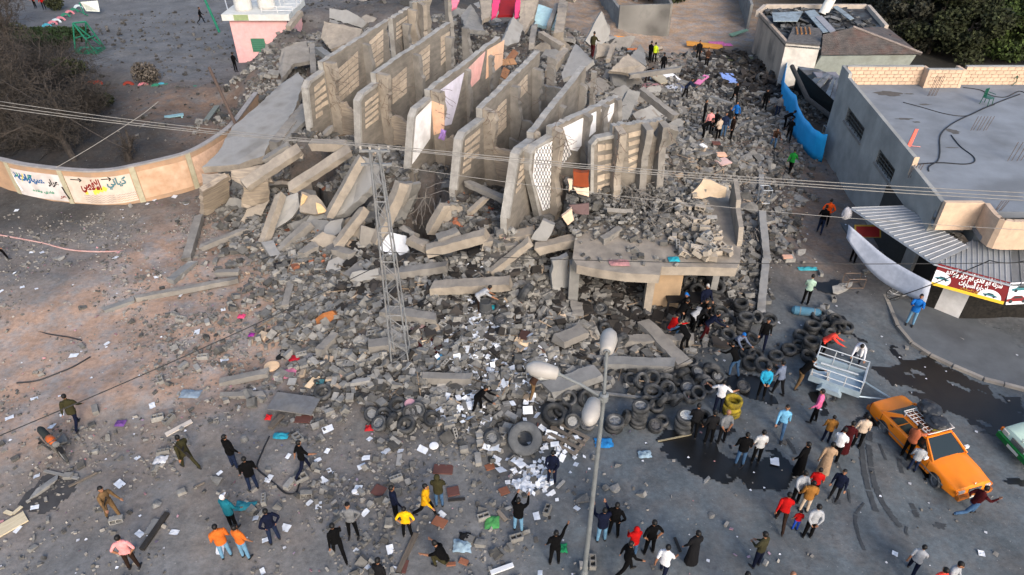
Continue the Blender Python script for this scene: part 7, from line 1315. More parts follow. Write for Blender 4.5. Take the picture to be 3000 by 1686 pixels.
skid([(785,460),(775,560),(790,700),(820,830),(885,1020)], .13, 1); skid([(835,450),(825,560),(840,680),(870,820),(930,950),(1000,1050),(1060,1120)], .13, 2); skid([(740,1010),(735,1080),(760,1190),(800,1290)], .07, 3); skid([(745,1010),(800,940)], .05, 4); skid([(1040,640),(1045,690),(1065,745)], .1, 5); skid([(1130,945),(1160,1000),(1175,1045)], .12, 6); skid([(600,560),(605,650),(680,800),(700,950)], .05, 7); skid([(250,490),(290,540),(315,600)], .1, 8); skid([(900,540),(950,660)], .06, 9); skid([(1100,1110),(1090,1150),(1110,1180)], .06, 10)

# ------------------------------------------------------------------ cars
def car(loc, rz, s, paint_m, lower_m, label, taxi=False):
    c = empty('parked_car', loc, label, 'car', rz=rz); c.scale = (s, s, s)
    ST_ = [(2.36,.66,.36,.58),(2.33,.74,.32,.70),(2.26,.80,.28,.80),(1.7,.86,.24,.875),(1.0,.872,.24,.93),(.0,.875,.24,.945),(-1.0,.872,.24,.955),(-1.55,.862,.25,.955),(-2.15,.83,.28,.925),(-2.30,.79,.31,.88),(-2.36,.70,.36,.66)]
    mb = MB(); rings = []
    for x, w, zb, zt in ST_:
        half = [(w*.80,zb),(w*.97,zb+.06),(w,zb+.20),(w*.995,(zb+zt)/2+.1),(w*.965,zt-.07),(w*.90,zt-.015),(w*.45,zt+.02)]
        rings.append([(x,-y,z) for y, z in half] + [(x,y,z) for y, z in reversed(half)])
    n = len(rings[0]); vs = [v for r_ in rings for v in r_]; fs = []
    for i in range(len(rings)-1):
        for k in range(n): fs.append((i*n+k, (i+1)*n+k, (i+1)*n+(k+1)%n, i*n+(k+1)%n))
    fs += [tuple(range(n)), tuple(reversed(range((len(rings)-1)*n, len(rings)*n)))]
    mb.add(vs, fs); body = mb.build('body', paint_m, c)
    cut = MB()                                           # wheel arches
    for wx in (1.42,-1.38):
        for sy in (-1,1): cut.lathe([(0,-.28),(.355,-.28),(.355,.28),(0,.28)], 24, 'y', (wx, sy*.82, .31))
    co = cut.build('arch_cut', DARKM); bmod = body.modifiers.new('arch', 'BOOLEAN'); bmod.object = co; bmod.operation = 'DIFFERENCE'; bmod.solver = 'EXACT'
    bpy.context.view_layer.update(); co.parent = c; bpy.context.view_layer.update()
    dg = bpy.context.evaluated_depsgraph_get(); me = bpy.data.meshes.new_from_object(body.evaluated_get(dg)); body.modifiers.clear(); body.data = me
    me.polygons.foreach_set('use_smooth', [True]*len(me.polygons)); bpy.data.objects.remove(co)
    es = body.modifiers.new('edge', 'EDGE_SPLIT'); es.split_angle = R(40)
    GL = plain('car_glass', (.02,.035,.035), rough=.08, spec=.6); TRIMC = plain('car_chrome', (.5,.5,.5), rough=.3, metal=.8)
    # greenhouse
    A0 = [(.99,.76,.93),(.30,.60,1.385),(-.95,.585,1.385),(-1.66,.70,.945)]        # x, half width, z : windscreen foot, roof front, roof rear, rear foot
    def pt(i, sy, dz=0): x, w, z = A0[i]; return Vector((x, sy*w, z+dz))
    MB().prism([pt(1,-1),pt(1,1),pt(2,1),pt(2,-1)], Vector((0,0,.05))).build('roof', paint_m, c)
    q = [pt(0,-1),pt(0,1),pt(1,1),pt(1,-1)]; MB().prism([p + Vector((0,-.03*(1 if p.y>0 else -1),0)) for p in q], Vector((-.04,0,-.03))).build('windscreen', GL, c)
    q = [pt(3,1),pt(3,-1),pt(2,-1),pt(2,1)]; MB().prism([p + Vector((0,-.05*(1 if p.y>0 else -1),0)) for p in q], Vector((.04,0,-.03))).build('rear_window', plain('rear_glass', (.09,.15,.15), rough=.12, spec=.6), c)
    for sy in (-1,1):
        def sp(t, v):                                    # t along belt (0 front..1 rear), v up
            xb = .99 - 2.65*t; xt = .30 - 1.25*t; wb = .80 if 0 < t < 1 else .78; x = xb + (xt-xb)*v; w = .80 + (.60-.80)*v; z = .94 + (1.385-.94)*v; return Vector((x, sy*w, z))
        MB().prism([sp(0,0),sp(1,0),sp(1,1),sp(0,1)], Vector((0,-sy*.05,0))).build('side_frame', paint_m, c)
        for t0, t1, a in ((.07,.36,.0),(.40,.68,.0),(.71,.90,.0)):
            q = [sp(t0+.03*0,.10),sp(t1,.10),sp(t1*1.0-.0,.88),sp(t0,.88)]; MB().prism([p + Vector((0,sy*.012,0)) for p in q], Vector((0,-sy*.02,0))).build('side_window', GL, c)
        for t in (-.02, 1.02): MB().tube([sp(t,0), sp(t,1)], .035, 5).build('pillar', paint_m, c)
        for t in (.02,.40,.98):
            xx = .99-2.65*t; MB().box((xx, sy*.873, .62), (.012,.008,.58)).build('door_gap', DARKM, c)
        for xx in (-.02,-1.02): MB().box((xx, sy*.885, .80), (.16,.02,.03)).build('door_handle', BLK, c)
        MB().box((0,sy*.882,.50), (3.6,.012,.05)).build('trim_strip', TRIMC, c)
        m_ = MB().box((.82, sy*.97, .98), (.10,.18,.12)).build('mirror', plain('mirror_white', (.66,.66,.66)) if taxi else paint_m, c)
        MB().box((2.32, sy*.60, .64), (.08,.26,.15)).build('headlight', plain('lamp_glass', (.55,.52,.48), rough=.2), c); MB().box((2.30, sy*.79, .63), (.1,.08,.13)).build('indicator', plain('amber', (.6,.2,.02)), c); MB().box((-2.33, sy*.60, .70), (.06,.30,.16)).build('tail_light', plain('lamp_red', (.3,.01,.01)), c)
        for wx in (1.42,-1.38):
            w = link('wheel', None, c); w.location = (wx, sy*.74, .315); w.rotation_euler = (R(-90*sy), 0, 0)
            if wx > 0: w.rotation_euler = (R(-90*sy), 0, R(-16))
            link('tyre', TY, w); link('rim', RM[1], w)
    MB().box((0,0,.20), (3.6,1.4,.06)).build('underbody', DARKM, c)
    g = MB().box((2.345,0,.62), (.06,.58,.20)).build('grille', plain('grille_grey', (.16,.15,.14)), c)
    for i in range(5): MB().box((2.38,0,.55+.035*i), (.02,.54,.012)).build('slat', TRIMC, g)
    MB().box((2.40,0,.44), (.14,1.56,.20)).build('front_bumper', lower_m, c); MB().box((-2.40,0,.46), (.14,1.56,.22)).build('rear_bumper', lower_m, c); MB().box((2.475,0,.42), (.015,.5,.11)).build('number_plate', plain('plate_white', (.6,.6,.55)), c)
    em = MB().tube([(2.28,0,.80),(2.28,0,.86)], .012, 5); em.lathe([(.045,-.006),(.055,0),(.045,.006)], 14, 'x', (2.28,0,.90))
    for k in range(3): a = R(90+120*k); em.tube([(2.28,0,.90),(2.28,.05*math.cos(a),.90+.05*math.sin(a))], .006, 4)
    em.build('bonnet_star', TRIMC, c)
    for y in (-.35,.3): MB().box((.93,y,.945), (.03,.5,.015), rot_from(0)).build('wiper', BLK, c)
    if taxi:
        rk = empty('roof_rack', (0,0,0)); rk.parent = c; RKM = plain('rack_white', (.60,.57,.55), rough=.5)
        for i in range(8): x = .22 - 1.05*i/7*1.15; MB().tube([(x,-.58,1.50),(x,.58,1.50)], .018, 4).build('rack_bar', RKM, rk)
        for i in range(7): y = -.56+1.12*i/6; MB().tube([(.25,y,1.515),(-.98,y,1.515)], .016, 4).build('rack_bar', RKM, rk)
        for y in (-.62,.62): MB().tube([(.28,y,1.60),(-1.0,y,1.60)], .02, 5).build('rack_rail', RKM, rk)
        for x in (.28,-1.0): MB().tube([(x,-.62,1.60),(x,.62,1.60)], .02, 5).build('rack_rail', RKM, rk)
        for x in (.2,-.9):
            for y in (-.6,.6): MB().tube([(x,y,1.40),(x,y,1.60)], .02, 5).build('rack_foot', RKM, rk)
        MB().box((-.35,0,1.452), (1.2,1.1,.02)).build('rack_board', plain('rack_rust', (.30,.12,.05)), rk)
        sgn = MB().box((.16,-.05,1.49), (.14,.36,.10)).build('taxi_sign', plain('taxi_yellow', (.62,.52,.12)), c)
    return c
ORC = mat('taxi_orange', (.82,.30,.012), (.76,.26,.014), scale=1.5, rough=.33, spec=.5, dirt=(.50,.20,.05), dirt_amt=.35, dirt_scale=1.6); 
wr, wf_ = PK(12,832,262,.45), PK(12,1452,892,.45); wr.z = wf_.z = 0; d = (wf_-wr).normalized(); left = Vector((-d.y,d.x,0)); s_ = (wf_-wr).length/4.72
ctr = (wr+wf_)/2 + left*.80*s_
taxi = car(ctr, math.atan2(d.y,d.x), s_, ORC, plain('taxi_bumper', (.42,.17,.04), rough=.5), 'orange taxi saloon with roof rack and white mirrors parked on wet street', True)
def on_taxi(x, y, z): return Vector(ctr) + (d*x + left*y)*s_ + Vector((0,0,z*s_))
def bag(p, sx, sy, sz, m, label, seed, rz=0):
    bm = bmesh.new(); bmesh.ops.create_icosphere(bm, subdivisions=3, radius=1)
    for v in bm.verts: k = 1 + .22*mnoise.noise(v.co*1.6 + Vector((seed,0,0))) + .12*mnoise.noise(v.co*4 + Vector((0,seed,0))); v.co = Vector((v.co.x*sx*k, v.co.y*sy*k, max(v.co.z,-.75)*sz*k))
    me = bpy.data.meshes.new('bag'); bm.to_mesh(me); bm.free(); me.materials.append(m); o = link('bag', me); o.location = p; o.rotation_euler = (0,0,rz); return tag(o, label, 'bag')
BGM = mat('black_plastic', (.06,.065,.075), (.035,.038,.045), scale=3, rough=.4)
bag(on_taxi(-.75,.32,1.72), .42,.34,.24, BGM, 'larger black plastic bundle at the back of the taxi roof rack', 1, math.atan2(d.y,d.x)); bag(on_taxi(-.1,.15,1.66), .36,.36,.17, BGM, 'flat black bundle at the front of the taxi roof rack', 2); bag(on_taxi(-.42,.05,1.64), .2,.2,.13, BGM, 'small black bundle between the larger ones on the rack', 3)
p = K(12,1850,600); fr = P(*p,.4); car(fr + Vector((2.55,.55,-.4)), math.atan2(-.35,-2.5), 1.0, plain('car_pale', (.55,.66,.56), rough=.3), plain('car_green', (.02,.20,.06), rough=.5), 'pale car with green bumper entering the street beside the taxi')
# ------------------------------------------------------------------ trailer
a, b_, dd = PK(8,462,1218,.62), PK(8,800,1332,.62), PK(8,388,1348,.62); x_ = (b_-a); L = x_.length; x_.normalize(); W = abs((dd-a).dot(Vector((-x_.y,x_.x,0)))); cen = (a+b_)/2 - Vector((-x_.y,x_.x,0))*W/2
tr_ = empty('cargo_trailer', (cen.x,cen.y,0), 'galvanised two wheel cargo trailer with open rails behind the taxi', 'trailer', rz=math.atan2(x_.y,x_.x))
GAL = mat('galv_sheet', (.42,.50,.55), (.34,.40,.44), scale=3, rough=.45, metal=.3)
for i in range(5): MB().box((0,-W/2+W*(i+.5)/5,.62), (L,W/5-.015,.03)).build('floor_plate', GAL, tr_)
for sy in (-1,1): MB().box((0,sy*(W/2+.02),.72), (L+.06,.03,.28)).build('side_board', GAL, tr_)
for sx in (-1,1): MB().box((sx*(L/2+.02),0,.72), (.03,W,.28)).build('end_board', GAL, tr_)
RAILM = mat('rail_galv', (.58,.60,.61), (.46,.48,.49), scale=5, rough=.45, metal=.3)
for z in (1.02,1.34):
    for sy in (-1,1): MB().tube([(-L/2,sy*W/2,z),(L/2,sy*W/2,z)], .022, 5).build('rail', RAILM, tr_)
    for sx in (-1,1): MB().tube([(sx*L/2,-W/2,z),(sx*L/2,W/2,z)], .022, 5).build('rail', RAILM, tr_)
for sy in (-1,1):
    for x in (-L/2,-L/6,L/6,L/2): MB().tube([(x,sy*W/2,.6),(x,sy*W/2,1.36)], .022, 5).build('post', RAILM, tr_)
for sy in (-1,1):
    w = link('wheel', None, tr_); w.location = (-.1,sy*(W/2+.16),.32); w.rotation_euler = (R(-90*sy),0,0); link('tyre', TY, w); link('rim', RM[0], w)
    MB().prism([(-.55,sy*(W/2+.04),.50),(-.4,sy*(W/2+.04),.70),(.2,sy*(W/2+.04),.70),(.35,sy*(W/2+.04),.50)], Vector((0,sy*.26,0))).build('mudguard', GAL, tr_)
MB().tube([(L/2,-.5,.5),(L/2+1.2,0,.48)], .035, 5).build('drawbar', GAL, tr_); MB().tube([(L/2,.5,.5),(L/2+1.2,0,.48)], .035, 5).build('drawbar', GAL, tr_); MB().box((0,0,.45), (L*.9,.1,.12)).build('axle_beam', RAILM, tr_); MB().box((L/2+1.22,0,.48), (.2,.08,.08)).build('coupling', BLK, tr_)
for x, y in ((-.9,-.35),(-.3,-.3)): MB().box((x,y,.72), (.08,.9*.5,.16), rot_from(.2)).build('crossbar', paint('bar_cream', (.55,.50,.45)), tr_)
MB().tube([(-L/2+.2,W/2-.2,.70),(L/2-.2,W/2-.15,.70)], .04, 6).build('pipe', RAILM, tr_)
# ------------------------------------------------------------------ motorcycle and bicycle
a, c = PK(9,325,500), PK(9,492,665); d2 = (c-a); mo = empty('motorcycle', (a+c)/2, 'black motorcycle with orange tank standing on the dusty soil', 'motorcycle', rz=math.atan2(d2.y,d2.x))
for x, nm in ((.62,'wheel'),(-.62,'wheel')):
    w = link(nm, None, mo); w.location = (x,0,.30); w.rotation_euler = (R(90),0,0); MB().lathe([(.25,-.05),(.30,-.04),(.31,0),(.30,.04),(.25,.05)], 20, closed=True).build('tyre', BLACKR, w); MB().lathe([(.25,-.02),(.24,0),(.25,.02)], 20).build('rim', ALLOY, w); sp_ = MB(); [sp_.tube([(0,0,0),(.25*math.cos(i*.785),.25*math.sin(i*.785),0)], .008, 3) for i in range(8)]; sp_.build('spokes', ALLOY, w)
ORM = plain('moto_orange', (.50,.15,.04), rough=.35); mbk = BLK
MB().tube([(.62,.09,.30),(.42,.09,.80)], .025, 5).build('fork', mat('moto_metal', (.11,.10,.095), (.07,.065,.06), rough=.5), mo); MB().tube([(.62,-.09,.30),(.42,-.09,.80)], .025, 5).build('fork', mat('moto_metal', (.11,.10,.095), (.07,.065,.06), rough=.5), mo); MB().tube([(.36,-.36,.98),(.42,-.2,.92),(.42,.2,.92),(.36,.36,.98)], .018, 5).build('handlebar', mat('moto_metal', (.11,.10,.095), (.07,.065,.06), rough=.5), mo)
MB().tube([(.34,0,.70),(.22,0,.78),(.0,0,.76),(-.08,0,.70)], [.08,.14,.13,.06], 10).build('fuel_tank', ORM, mo, smooth=True); MB().tube([(-.05,0,.75),(-.3,0,.74),(-.6,0,.80),(-.72,0,.80)], [.10,.13,.12,.07], 8).build('seat', mat('moto_seat', (.04,.05,.05)), mo, smooth=True); MB().box((.05,0,.42), (.34,.22,.30)).build('engine', mat('engine_grey', (.20,.19,.18)), mo); MB().tube([(.1,-.14,.36),(-.3,-.16,.28),(-.8,-.16,.34)], .04, 6).build('exhaust', mat('moto_metal', (.11,.10,.095), (.07,.065,.06), rough=.5), mo); MB().tube([(.42,0,.80),(.1,0,.32),(-.3,0,.40),(-.55,0,.66)], .025, 5).build('frame', mbk, mo); MB().tube([(-.62,0,.30),(-.2,0,.38)], .03, 5).build('swing_arm', mbk, mo)
hl = MB().lathe([(0,.1),(.1,.08),(.11,0),(.05,-.08)], 12, 'x', (.52,0,.82)).build('headlight', plain('moto_lamp', (.22,.22,.22), rough=.3), mo); MB().box((.66,0,.62), (.42,.11,.02), rot_from(0,0,R(10))).build('mudguard', mbk, mo); MB().box((-.72,0,.64), (.34,.14,.02), rot_from(0,0,R(-25))).build('mudguard', mbk, mo)
for sy in (-1,1): MB().lathe([(0,0),(.06,.005),(.06,.015)], 10, 'x', (.36,sy*.34,1.08)).build('mirror', mbk, mo)
MB().tube([(-.05,.1,.3),(-.1,.28,0)], .015, 4).build('kickstand', STEEL, mo)
a, c = PK(8,1005,800,.12), PK(8,1165,830,.12); d2 = c-a; bi = empty('bicycle', (a+c)/2, 'dark bicycle leaning under the grey tarpaulin', 'bicycle', rz=math.atan2(d2.y,d2.x)); bi.rotation_euler.x = R(-8)
for x in (-.52,.52):
    w = link('wheel', None, bi); w.location = (x,0,.33); w.rotation_euler = (R(90),0,0); MB().lathe([(.31,-.015),(.335,0),(.31,.015)], 22, closed=True).build('tyre', BLACKR, w); sp_ = MB(); [sp_.tube([(0,0,0),(.31*math.cos(i*.52),.31*math.sin(i*.52),0)], .004, 3) for i in range(12)]; sp_.build('spokes', STEEL, w)
fr_ = MB()
for p0, p1 in (((-.52,0,.33),(-.12,0,.33)),((-.12,0,.33),(.38,0,.72)),((-.12,0,.33),(-.22,0,.78)),((-.22,0,.72),(.36,0,.78)),((-.52,0,.33),(-.22,0,.74)),((.52,0,.33),(.36,0,.85))): fr_.tube([p0,p1], .016, 5)
fr_.build('frame', plain('bike_white', (.45,.45,.45)), bi); MB().tube([(.32,-.26,.95),(.36,0,.90),(.32,.26,.95)], .013, 5).build('handlebar', STEEL, bi); MB().box((-.24,0,.84), (.26,.13,.05)).build('saddle', BLK, bi)
# engine wreck in the burnt lane
p = GK(4,100,590); wk = empty('burnt_wreck', p, 'burnt vehicle wreck in the blackened lane', 'wreck'); WKM = mat('burnt_metal', (.09,.08,.075), (.045,.04,.038), scale=5, bump=.4)
for i in range(22): MB().box((rr.gauss(0,1.1), rr.gauss(0,.7), rr.uniform(.15,.7)), (rr.uniform(.3,1.2), rr.uniform(.15,.5), rr.uniform(.1,.4)), rot_from(rr.uniform(0,6), rr.gauss(0,.4), rr.gauss(0,.4))).build('wreck_piece', WKM, wk)
# ------------------------------------------------------------------ lattice pylon, street lamp, cables
PYM = mat('pylon_steel', (.27,.28,.29), (.19,.195,.20), scale=5, rough=.6, dirt=(.3,.27,.24))
pb = Vector((-4.45,20.5,.6)); py_ = empty('lattice_pylon', pb, 'grey steel lattice electricity pole standing in the heap', 'pylon'); Hp = 9.0
def leg_at(sx, sy, z): w = .34 - .20*(z/Hp); return Vector((sx*w, sy*w, z))
for sx in (-1,1):
    for sy in (-1,1): a, c = leg_at(sx,sy,-.4), leg_at(sx,sy,Hp); MB().box(((a+c)/2), (.045,.045,(c-a).length), (c-a).to_track_quat('Z','Y').to_matrix()).build('leg', PYM, py_)
nb = 15; cs = [(-1,-1),(1,-1),(1,1),(-1,1)]
for i in range(nb):
    z0, z1_ = Hp*i/nb, Hp*(i+1)/nb
    for j in range(4):
        (ax, ay), (bx, by) = cs[j], cs[(j+1)%4]
        if i % 2: ax, ay, bx, by = bx, by, ax, ay
        MB().tube([leg_at(ax,ay,z0), leg_at(bx,by,z1_)], .014, 4).build('brace', PYM, py_)
        if i in (0,4,8,10,12): MB().tube([leg_at(*cs[j],z0), leg_at(*cs[(j+1)%4],z0)], .025, 4).build('brace', PYM, py_)
for z in (Hp-.02, Hp-.5): MB().box((0,0,z), (1.0,.08,.07)).build('crossarm', PYM, py_)
for x in (-.45,-.15,.15,.45): MB().lathe([(0,0),(.045,.01),(.03,.05),(.05,.08),(.03,.11),(0,.13)], 10, c=(x,0,Hp+.03)).build('insulator', plain('porcelain', (.45,.42,.38), rough=.3), py_)
LPX, LPY = 2.08, 11.05
LMP = mat('lamp_pole', (.25,.265,.27), (.19,.20,.205), scale=4, rough=.55, metal=.2); LHM = mat('lamp_shell', (.40,.385,.365), (.34,.325,.31), scale=3, rough=.5, dirt=(.40,.38,.36))
lp = empty('street_lamp', (LPX,LPY,0), 'tall street lamp with three grey egg shaped heads', 'street lamp'); zt_ = 9.15
MB().tube([(0,0,0),(0,0,.9),(.0,0,1.0),(.0,0,7.9)], [.11,.11,.075,.05], 12).build('pole', LMP, lp, smooth=False); MB().box((0,0,.02), (.45,.45,.04)).build('base_plate', LMP, lp)
def to_local(px, py, z): return P(px,py,z) - Vector((LPX,LPY,0))
def head(tip, out, label=None):
    """egg-shaped luminaire from arm tip pointing along out"""
    out = out.normalized(); q = out.to_track_quat('Z','Y').to_matrix(); mb = MB().lathe([(.03,-.02),(.12,.0),(.15,.03),(.185,.24),(.20,.42),(.17,.58),(.09,.70),(.0,.74)], 18); mb.v = [tuple(q @ Vector(v) + tip) for v in mb.v]
    o = mb.build('lamp_head', LHM, lp, smooth=True); m2 = MB().lathe([(.14,.18),(.19,.36),(.14,.52),(.0,.58)], 16); sh_ = q @ Vector((0,0,0)) + tip + Vector((0,0,-.06)); m2.v = [tuple(q @ Vector(v) + sh_) for v in m2.v]; m2.build('lamp_glass', plain('milky_glass', (.5,.5,.48), rough=.3), o, smooth=True); m3 = MB().lathe([(.06,-.05),(.09,0),(.09,.05),(.07,.06)], 12); m3.v = [tuple(q @ Vector(v) + tip) for v in m3.v]; m3.build('collar', LMP, o)
hub = Vector((0,0,7.9))
def arm(p_in, px, py, z, hx, hy, hz_):
    t = to_local(px,py,z); MB().tube([p_in, p_in.lerp(t,.5) + Vector((0,0,.05)), t], .038, 8).build('arm', LMP, lp); head(t, to_local(hx,hy,hz_) - t)
arm(hub, *K(7,912,1160), 9.0, *K(7,930,1040), 9.02); arm(hub + Vector((0,0,-.05)), *K(7,565,1315), 8.45, *K(7,420,1285), 8.52); arm(hub + Vector((0,0,-.1)), *K(11,822,215), 8.05, *K(11,790,340), 8.05)
MB().lathe([(.08,-.1),(.11,-.08),(.11,.08),(.05,.12)], 12, c=hub).build('hub', LMP, lp)
def cable(pts, r, m, label, sag=0, name='overhead_cable'):
    q = []
    for a, c in zip(pts[:-1], pts[1:]):
        for i in range(16): t = i/16; q.append(a.lerp(c,t) + Vector((0,0,-sag*4*t*(1-t))))
    q.append(pts[-1]); o = MB().tube(q, r, 4, False).build(name, m); c0 = q[0].copy(); recenter(o); tag(o, label, 'cable')
tz = 9.63
for dx, dz, lab in ((-.45,0,'first'),(-.15,.04,'second'),(.45,.02,'third')): 
    t0 = pb + Vector((dx,0,Hp+.16)); off = Vector((dx*.3,dx*.5,dz)); cable([P(-150,285,9.6)+off, t0, P(3150,585,9.4)+off], .014, WIREL, f'{lab} pale overhead wire passing over the pylon top', .18)
cable([pb + Vector((.2,0,Hp-.5)), P(3100,680,8.2)], .010, WIREL, 'single pale wire below the upper wires towards the corner building', .3); cable([pb + Vector((0,-.2,5.2)), P(3100,768,6.5)], .016, WIRED, 'dark cable crossing in front of the workshop roof', .25); cable([pb + Vector((-.2,0,4.6)), P(-80,1310,5.2)], .02, WIRED, 'dark cable running down over the red soil', .15)
cable([PK(8,1931,520,5.2), PK(8,1690,515,4.8), PK(8,980,790,.4)], .02, WIRED, 'dark cable from the awning down to the bicycle', .1); cable([PK(1,400,1185,2.3), PK(1,900,880,4.0), PK(1,1120,720,5.0)], .02, WIREL, 'grey guy wire rising from the curved wall', .05); cable([PK(1,880,1050,2.4), PK(1,480,830,3.5), PK(1,0,560,4.5)], .03, BARKD, 'grey line strung among the bare trees', .1)
cable([PK(7,1300,1300,.5), PK(7,1550,1180,1.2), PK(7,1931,1090,.6)], .02, WIRED, 'dark cable over the tyres by the workshop', .1); cable([PK(11,880,1290,.3)+Vector((0,0,0)), PK(11,1500,1180,.3)], .001, WIRED, 'hair thin dark thread over the tyres', 0) if False else None

bag(PK(8,680,185,2.75), .24,.2,.34, mat('white_sack', (.42,.42,.45)), 'white plastic sack tied to the awning corner', 9)
# ------------------------------------------------------------------ people
SKIN = mat('skin', (.34,.19,.12), (.29,.16,.10), rough=.6, scale=8); HAIR = mat('hair_black', (.012,.010,.009), rough=.6); SHOE = plain('shoe_dark', (.03,.028,.028)); SANDAL = plain('shoe_brown', (.16,.09,.055))
def V3(*a): return Vector(a)
def rotx(v, a): c, s = math.cos(a), math.sin(a); return Vector((v.x, v.y*c - v.z*s, v.y*s + v.z*c))
def person_mesh(name, lean=0, hips=(0,0), knees=(0,0), arms=((8,8),(8,8)), elbows=(12,12), head=(0,0), spread=.09, robe=False, jacket=False, hood=False, elbow_in=(0,0), twist=0, hairlong=False, cap=False):
    """one continuous body: lofted limbs united by a voxel remesh; faces +Y. arms = (forward deg, sideways deg)"""
    comps = []                                            # (rings, region)
    def ring(c, ax, rx, ry, side=Vector((1,0,0))):
        ax = ax.normalized(); s = (side - ax*side.dot(ax)).normalized(); t = ax.cross(s); return [c + s*(rx*math.cos(2*math.pi*k/12)) + t*(ry*math.sin(2*math.pi*k/12)) for k in range(12)]
    mb = MB(); segs = []
    def loft(pts, rad, region, side=Vector((1,0,0))):
        rs = []
        for i, p in enumerate(pts):
            ax = pts[min(i+1,len(pts)-1)] - pts[max(i-1,0)]; rx, ry = rad[i] if isinstance(rad[i], tuple) else (rad[i], rad[i]); rs.append(ring(p, ax, rx, ry, side))
        n = 12; vs = [v for r_ in rs for v in r_]; fs = [tuple(reversed(range(n))), tuple((len(rs)-1)*n+k for k in range(n))]
        for i in range(len(rs)-1):
            for k in range(n): fs.append((i*n+k, i*n+(k+1)%n, (i+1)*n+(k+1)%n, (i+1)*n+k))
        mb.add(vs, fs)
        for i in range(len(pts)-1):
            ra = sum(rad[i])/2 if isinstance(rad[i], tuple) else rad[i]; rb = sum(rad[i+1])/2 if isinstance(rad[i+1], tuple) else rad[i+1]; segs.append((pts[i], pts[i+1], ra, rb, region))
    def ell(c, rx, ry, rz, region, ax=Vector((0,0,1))):
        q = ax.to_track_quat('Z','Y').to_matrix(); bm = bmesh.new(); bmesh.ops.create_icosphere(bm, subdivisions=2, radius=1); vs = [c + q @ Vector((v.co.x*rx, v.co.y*ry, v.co.z*rz)) for v in bm.verts]; fs = [tuple(v.index for v in f.verts) for f in bm.faces]; bm.free(); mb.add(vs, fs); segs.append((c - (q @ Vector((0,0,rz*.5))), c + (q @ Vector((0,0,rz*.5))), (rx+ry)/2*.9, (rx+ry)/2*.9, region))
    thigh, shin = .44, .43; la = R(lean)
    legs = []; low = 0
    for i, sx in enumerate((-1,1)):
        h = R(hips[i]); k = R(knees[i]); hip = V3(sx*.09,0,0); kn = hip + V3(sx*(spread-.09)*.5, math.sin(h)*thigh, -math.cos(h)*thigh); an = kn + V3(sx*(spread-.09)*.5, math.sin(h-k)*shin, -math.cos(h-k)*shin); legs.append((hip,kn,an)); low = min(low, an.z - .07)
    pz = -low; up = V3(0, math.sin(la), math.cos(la))
    pel = V3(0,0,pz)
    def tor(d, y=0): return pel + up*d + rotx(V3(0,y,0), -la)
    j = 1.14 if jacket else 1.0
    loft([tor(-.10), tor(.0), tor(.12), tor(.28), tor(.40), tor(.47), tor(.515)], [(.135*j,.10*j),(.165*j,.118*j),(.15*j,.105*j),(.175*j,.12*j),(.185*j,.112*j),(.155*j,.09*j),(.07,.065)], 1)
    for hip, kn, an in legs:
        a, b_, c = hip+pel, kn+pel, an+pel
        if not robe: loft([a + V3(0,0,.02), a.lerp(b_,.5), b_, b_.lerp(c,.35), c + V3(0,0,.03)], [.088,.078,.062,.06,.048], 2)
        else: loft([b_.lerp(c,.6), c], [.045,.04], 0)
        loft([c + V3(0,-.05,-.035), c + V3(0,.05,-.04), c + V3(0,.14,-.05), c + V3(0,.18,-.055)], [(.036,.034),(.042,.032),(.044,.024),(.03,.016)], 3)
    if robe:
        foot = (legs[0][2]+legs[1][2])/2 + pel; loft([tor(.08), pel + V3(0,0,-.1), pel.lerp(foot,.5), foot + V3(0,0,.10)], [(.165,.12),(.18,.14),(.20,.17),(.24,.21)], 1)
    for i, sx in enumerate((-1,1)):
        fw, ab = R(arms[i][0]), R(arms[i][1]); e = R(elbows[i]); sh = tor(.43) + V3(sx*.175*j,0,0)
        d = V3(sx*math.sin(ab), math.sin(fw)*math.cos(ab), -math.cos(fw)*math.cos(ab)); el = sh + d*.285
        # forearm bends forward and, with elbow_in, towards the body
        ax = V3(1,0,0); d2 = rotx(d, e) if elbow_in[i] == 0 else (rotx(d, e*.6) + V3(-sx*math.sin(R(elbow_in[i])),0,0)*1.2).normalized()
        wr = el + d2*.25
        loft([sh + V3(-sx*.03,0,.0), sh.lerp(el,.3), el], [.066*j,.058*j,.046*j], 1); loft([el, el.lerp(wr,.4), wr], [.045*j,.042*j,.03], 5)
        side = d2.cross(V3(0,0,1)); side = side.normalized() if side.length > .1 else V3(1,0,0); nrm = d2.cross(side).normalized()
        loft([wr - d2*.01, wr + d2*.04, wr + d2*.085], [(.026,.02),(.038,.018),(.036,.016)], 0, side)
        for f, (off, L) in enumerate(((-.028,.062),(-.010,.075),(.010,.07),(.027,.055))): b0 = wr + d2*.075 + side*off; m_ = b0 + d2*L*.55 - nrm*.006; loft([b0, m_, m_ + (d2 - nrm*.7).normalized()*L*.45], [.0105,.0100,.008], 0, side)
        t0 = wr + d2*.025 + side*(-.03); loft([t0, t0 - side*.03 + d2*.028, t0 - side*.034 + d2*.058], [.013,.0115,.009], 0, nrm)
    hp, ht = R(head[0]), R(head[1]); hup = V3(math.sin(ht), math.sin(la*.6+hp), math.cos(la*.6+hp)).normalized(); nb = tor(.49); hc_ = nb + hup*.20
    loft([nb - hup*.02, nb + hup*.11], [.058,.052], 0)
    fwd = (V3(0,1,0) - hup*hup.y).normalized(); fwd = (fwd*math.cos(R(twist)) + hup.cross(fwd)*math.sin(R(twist))); sd = fwd.cross(hup)
    ell(hc_, .078,.096,.118, 0, hup); ell(hc_ - hup*.05 + fwd*.035, .055,.055,.06, 0, hup)
    ell(hc_ + fwd*.096 - hup*.012, .013,.018,.022, 0, hup)
    for s in (-1,1): ell(hc_ + sd*(s*.08) - hup*.005, .012,.022,.03, 0, hup)
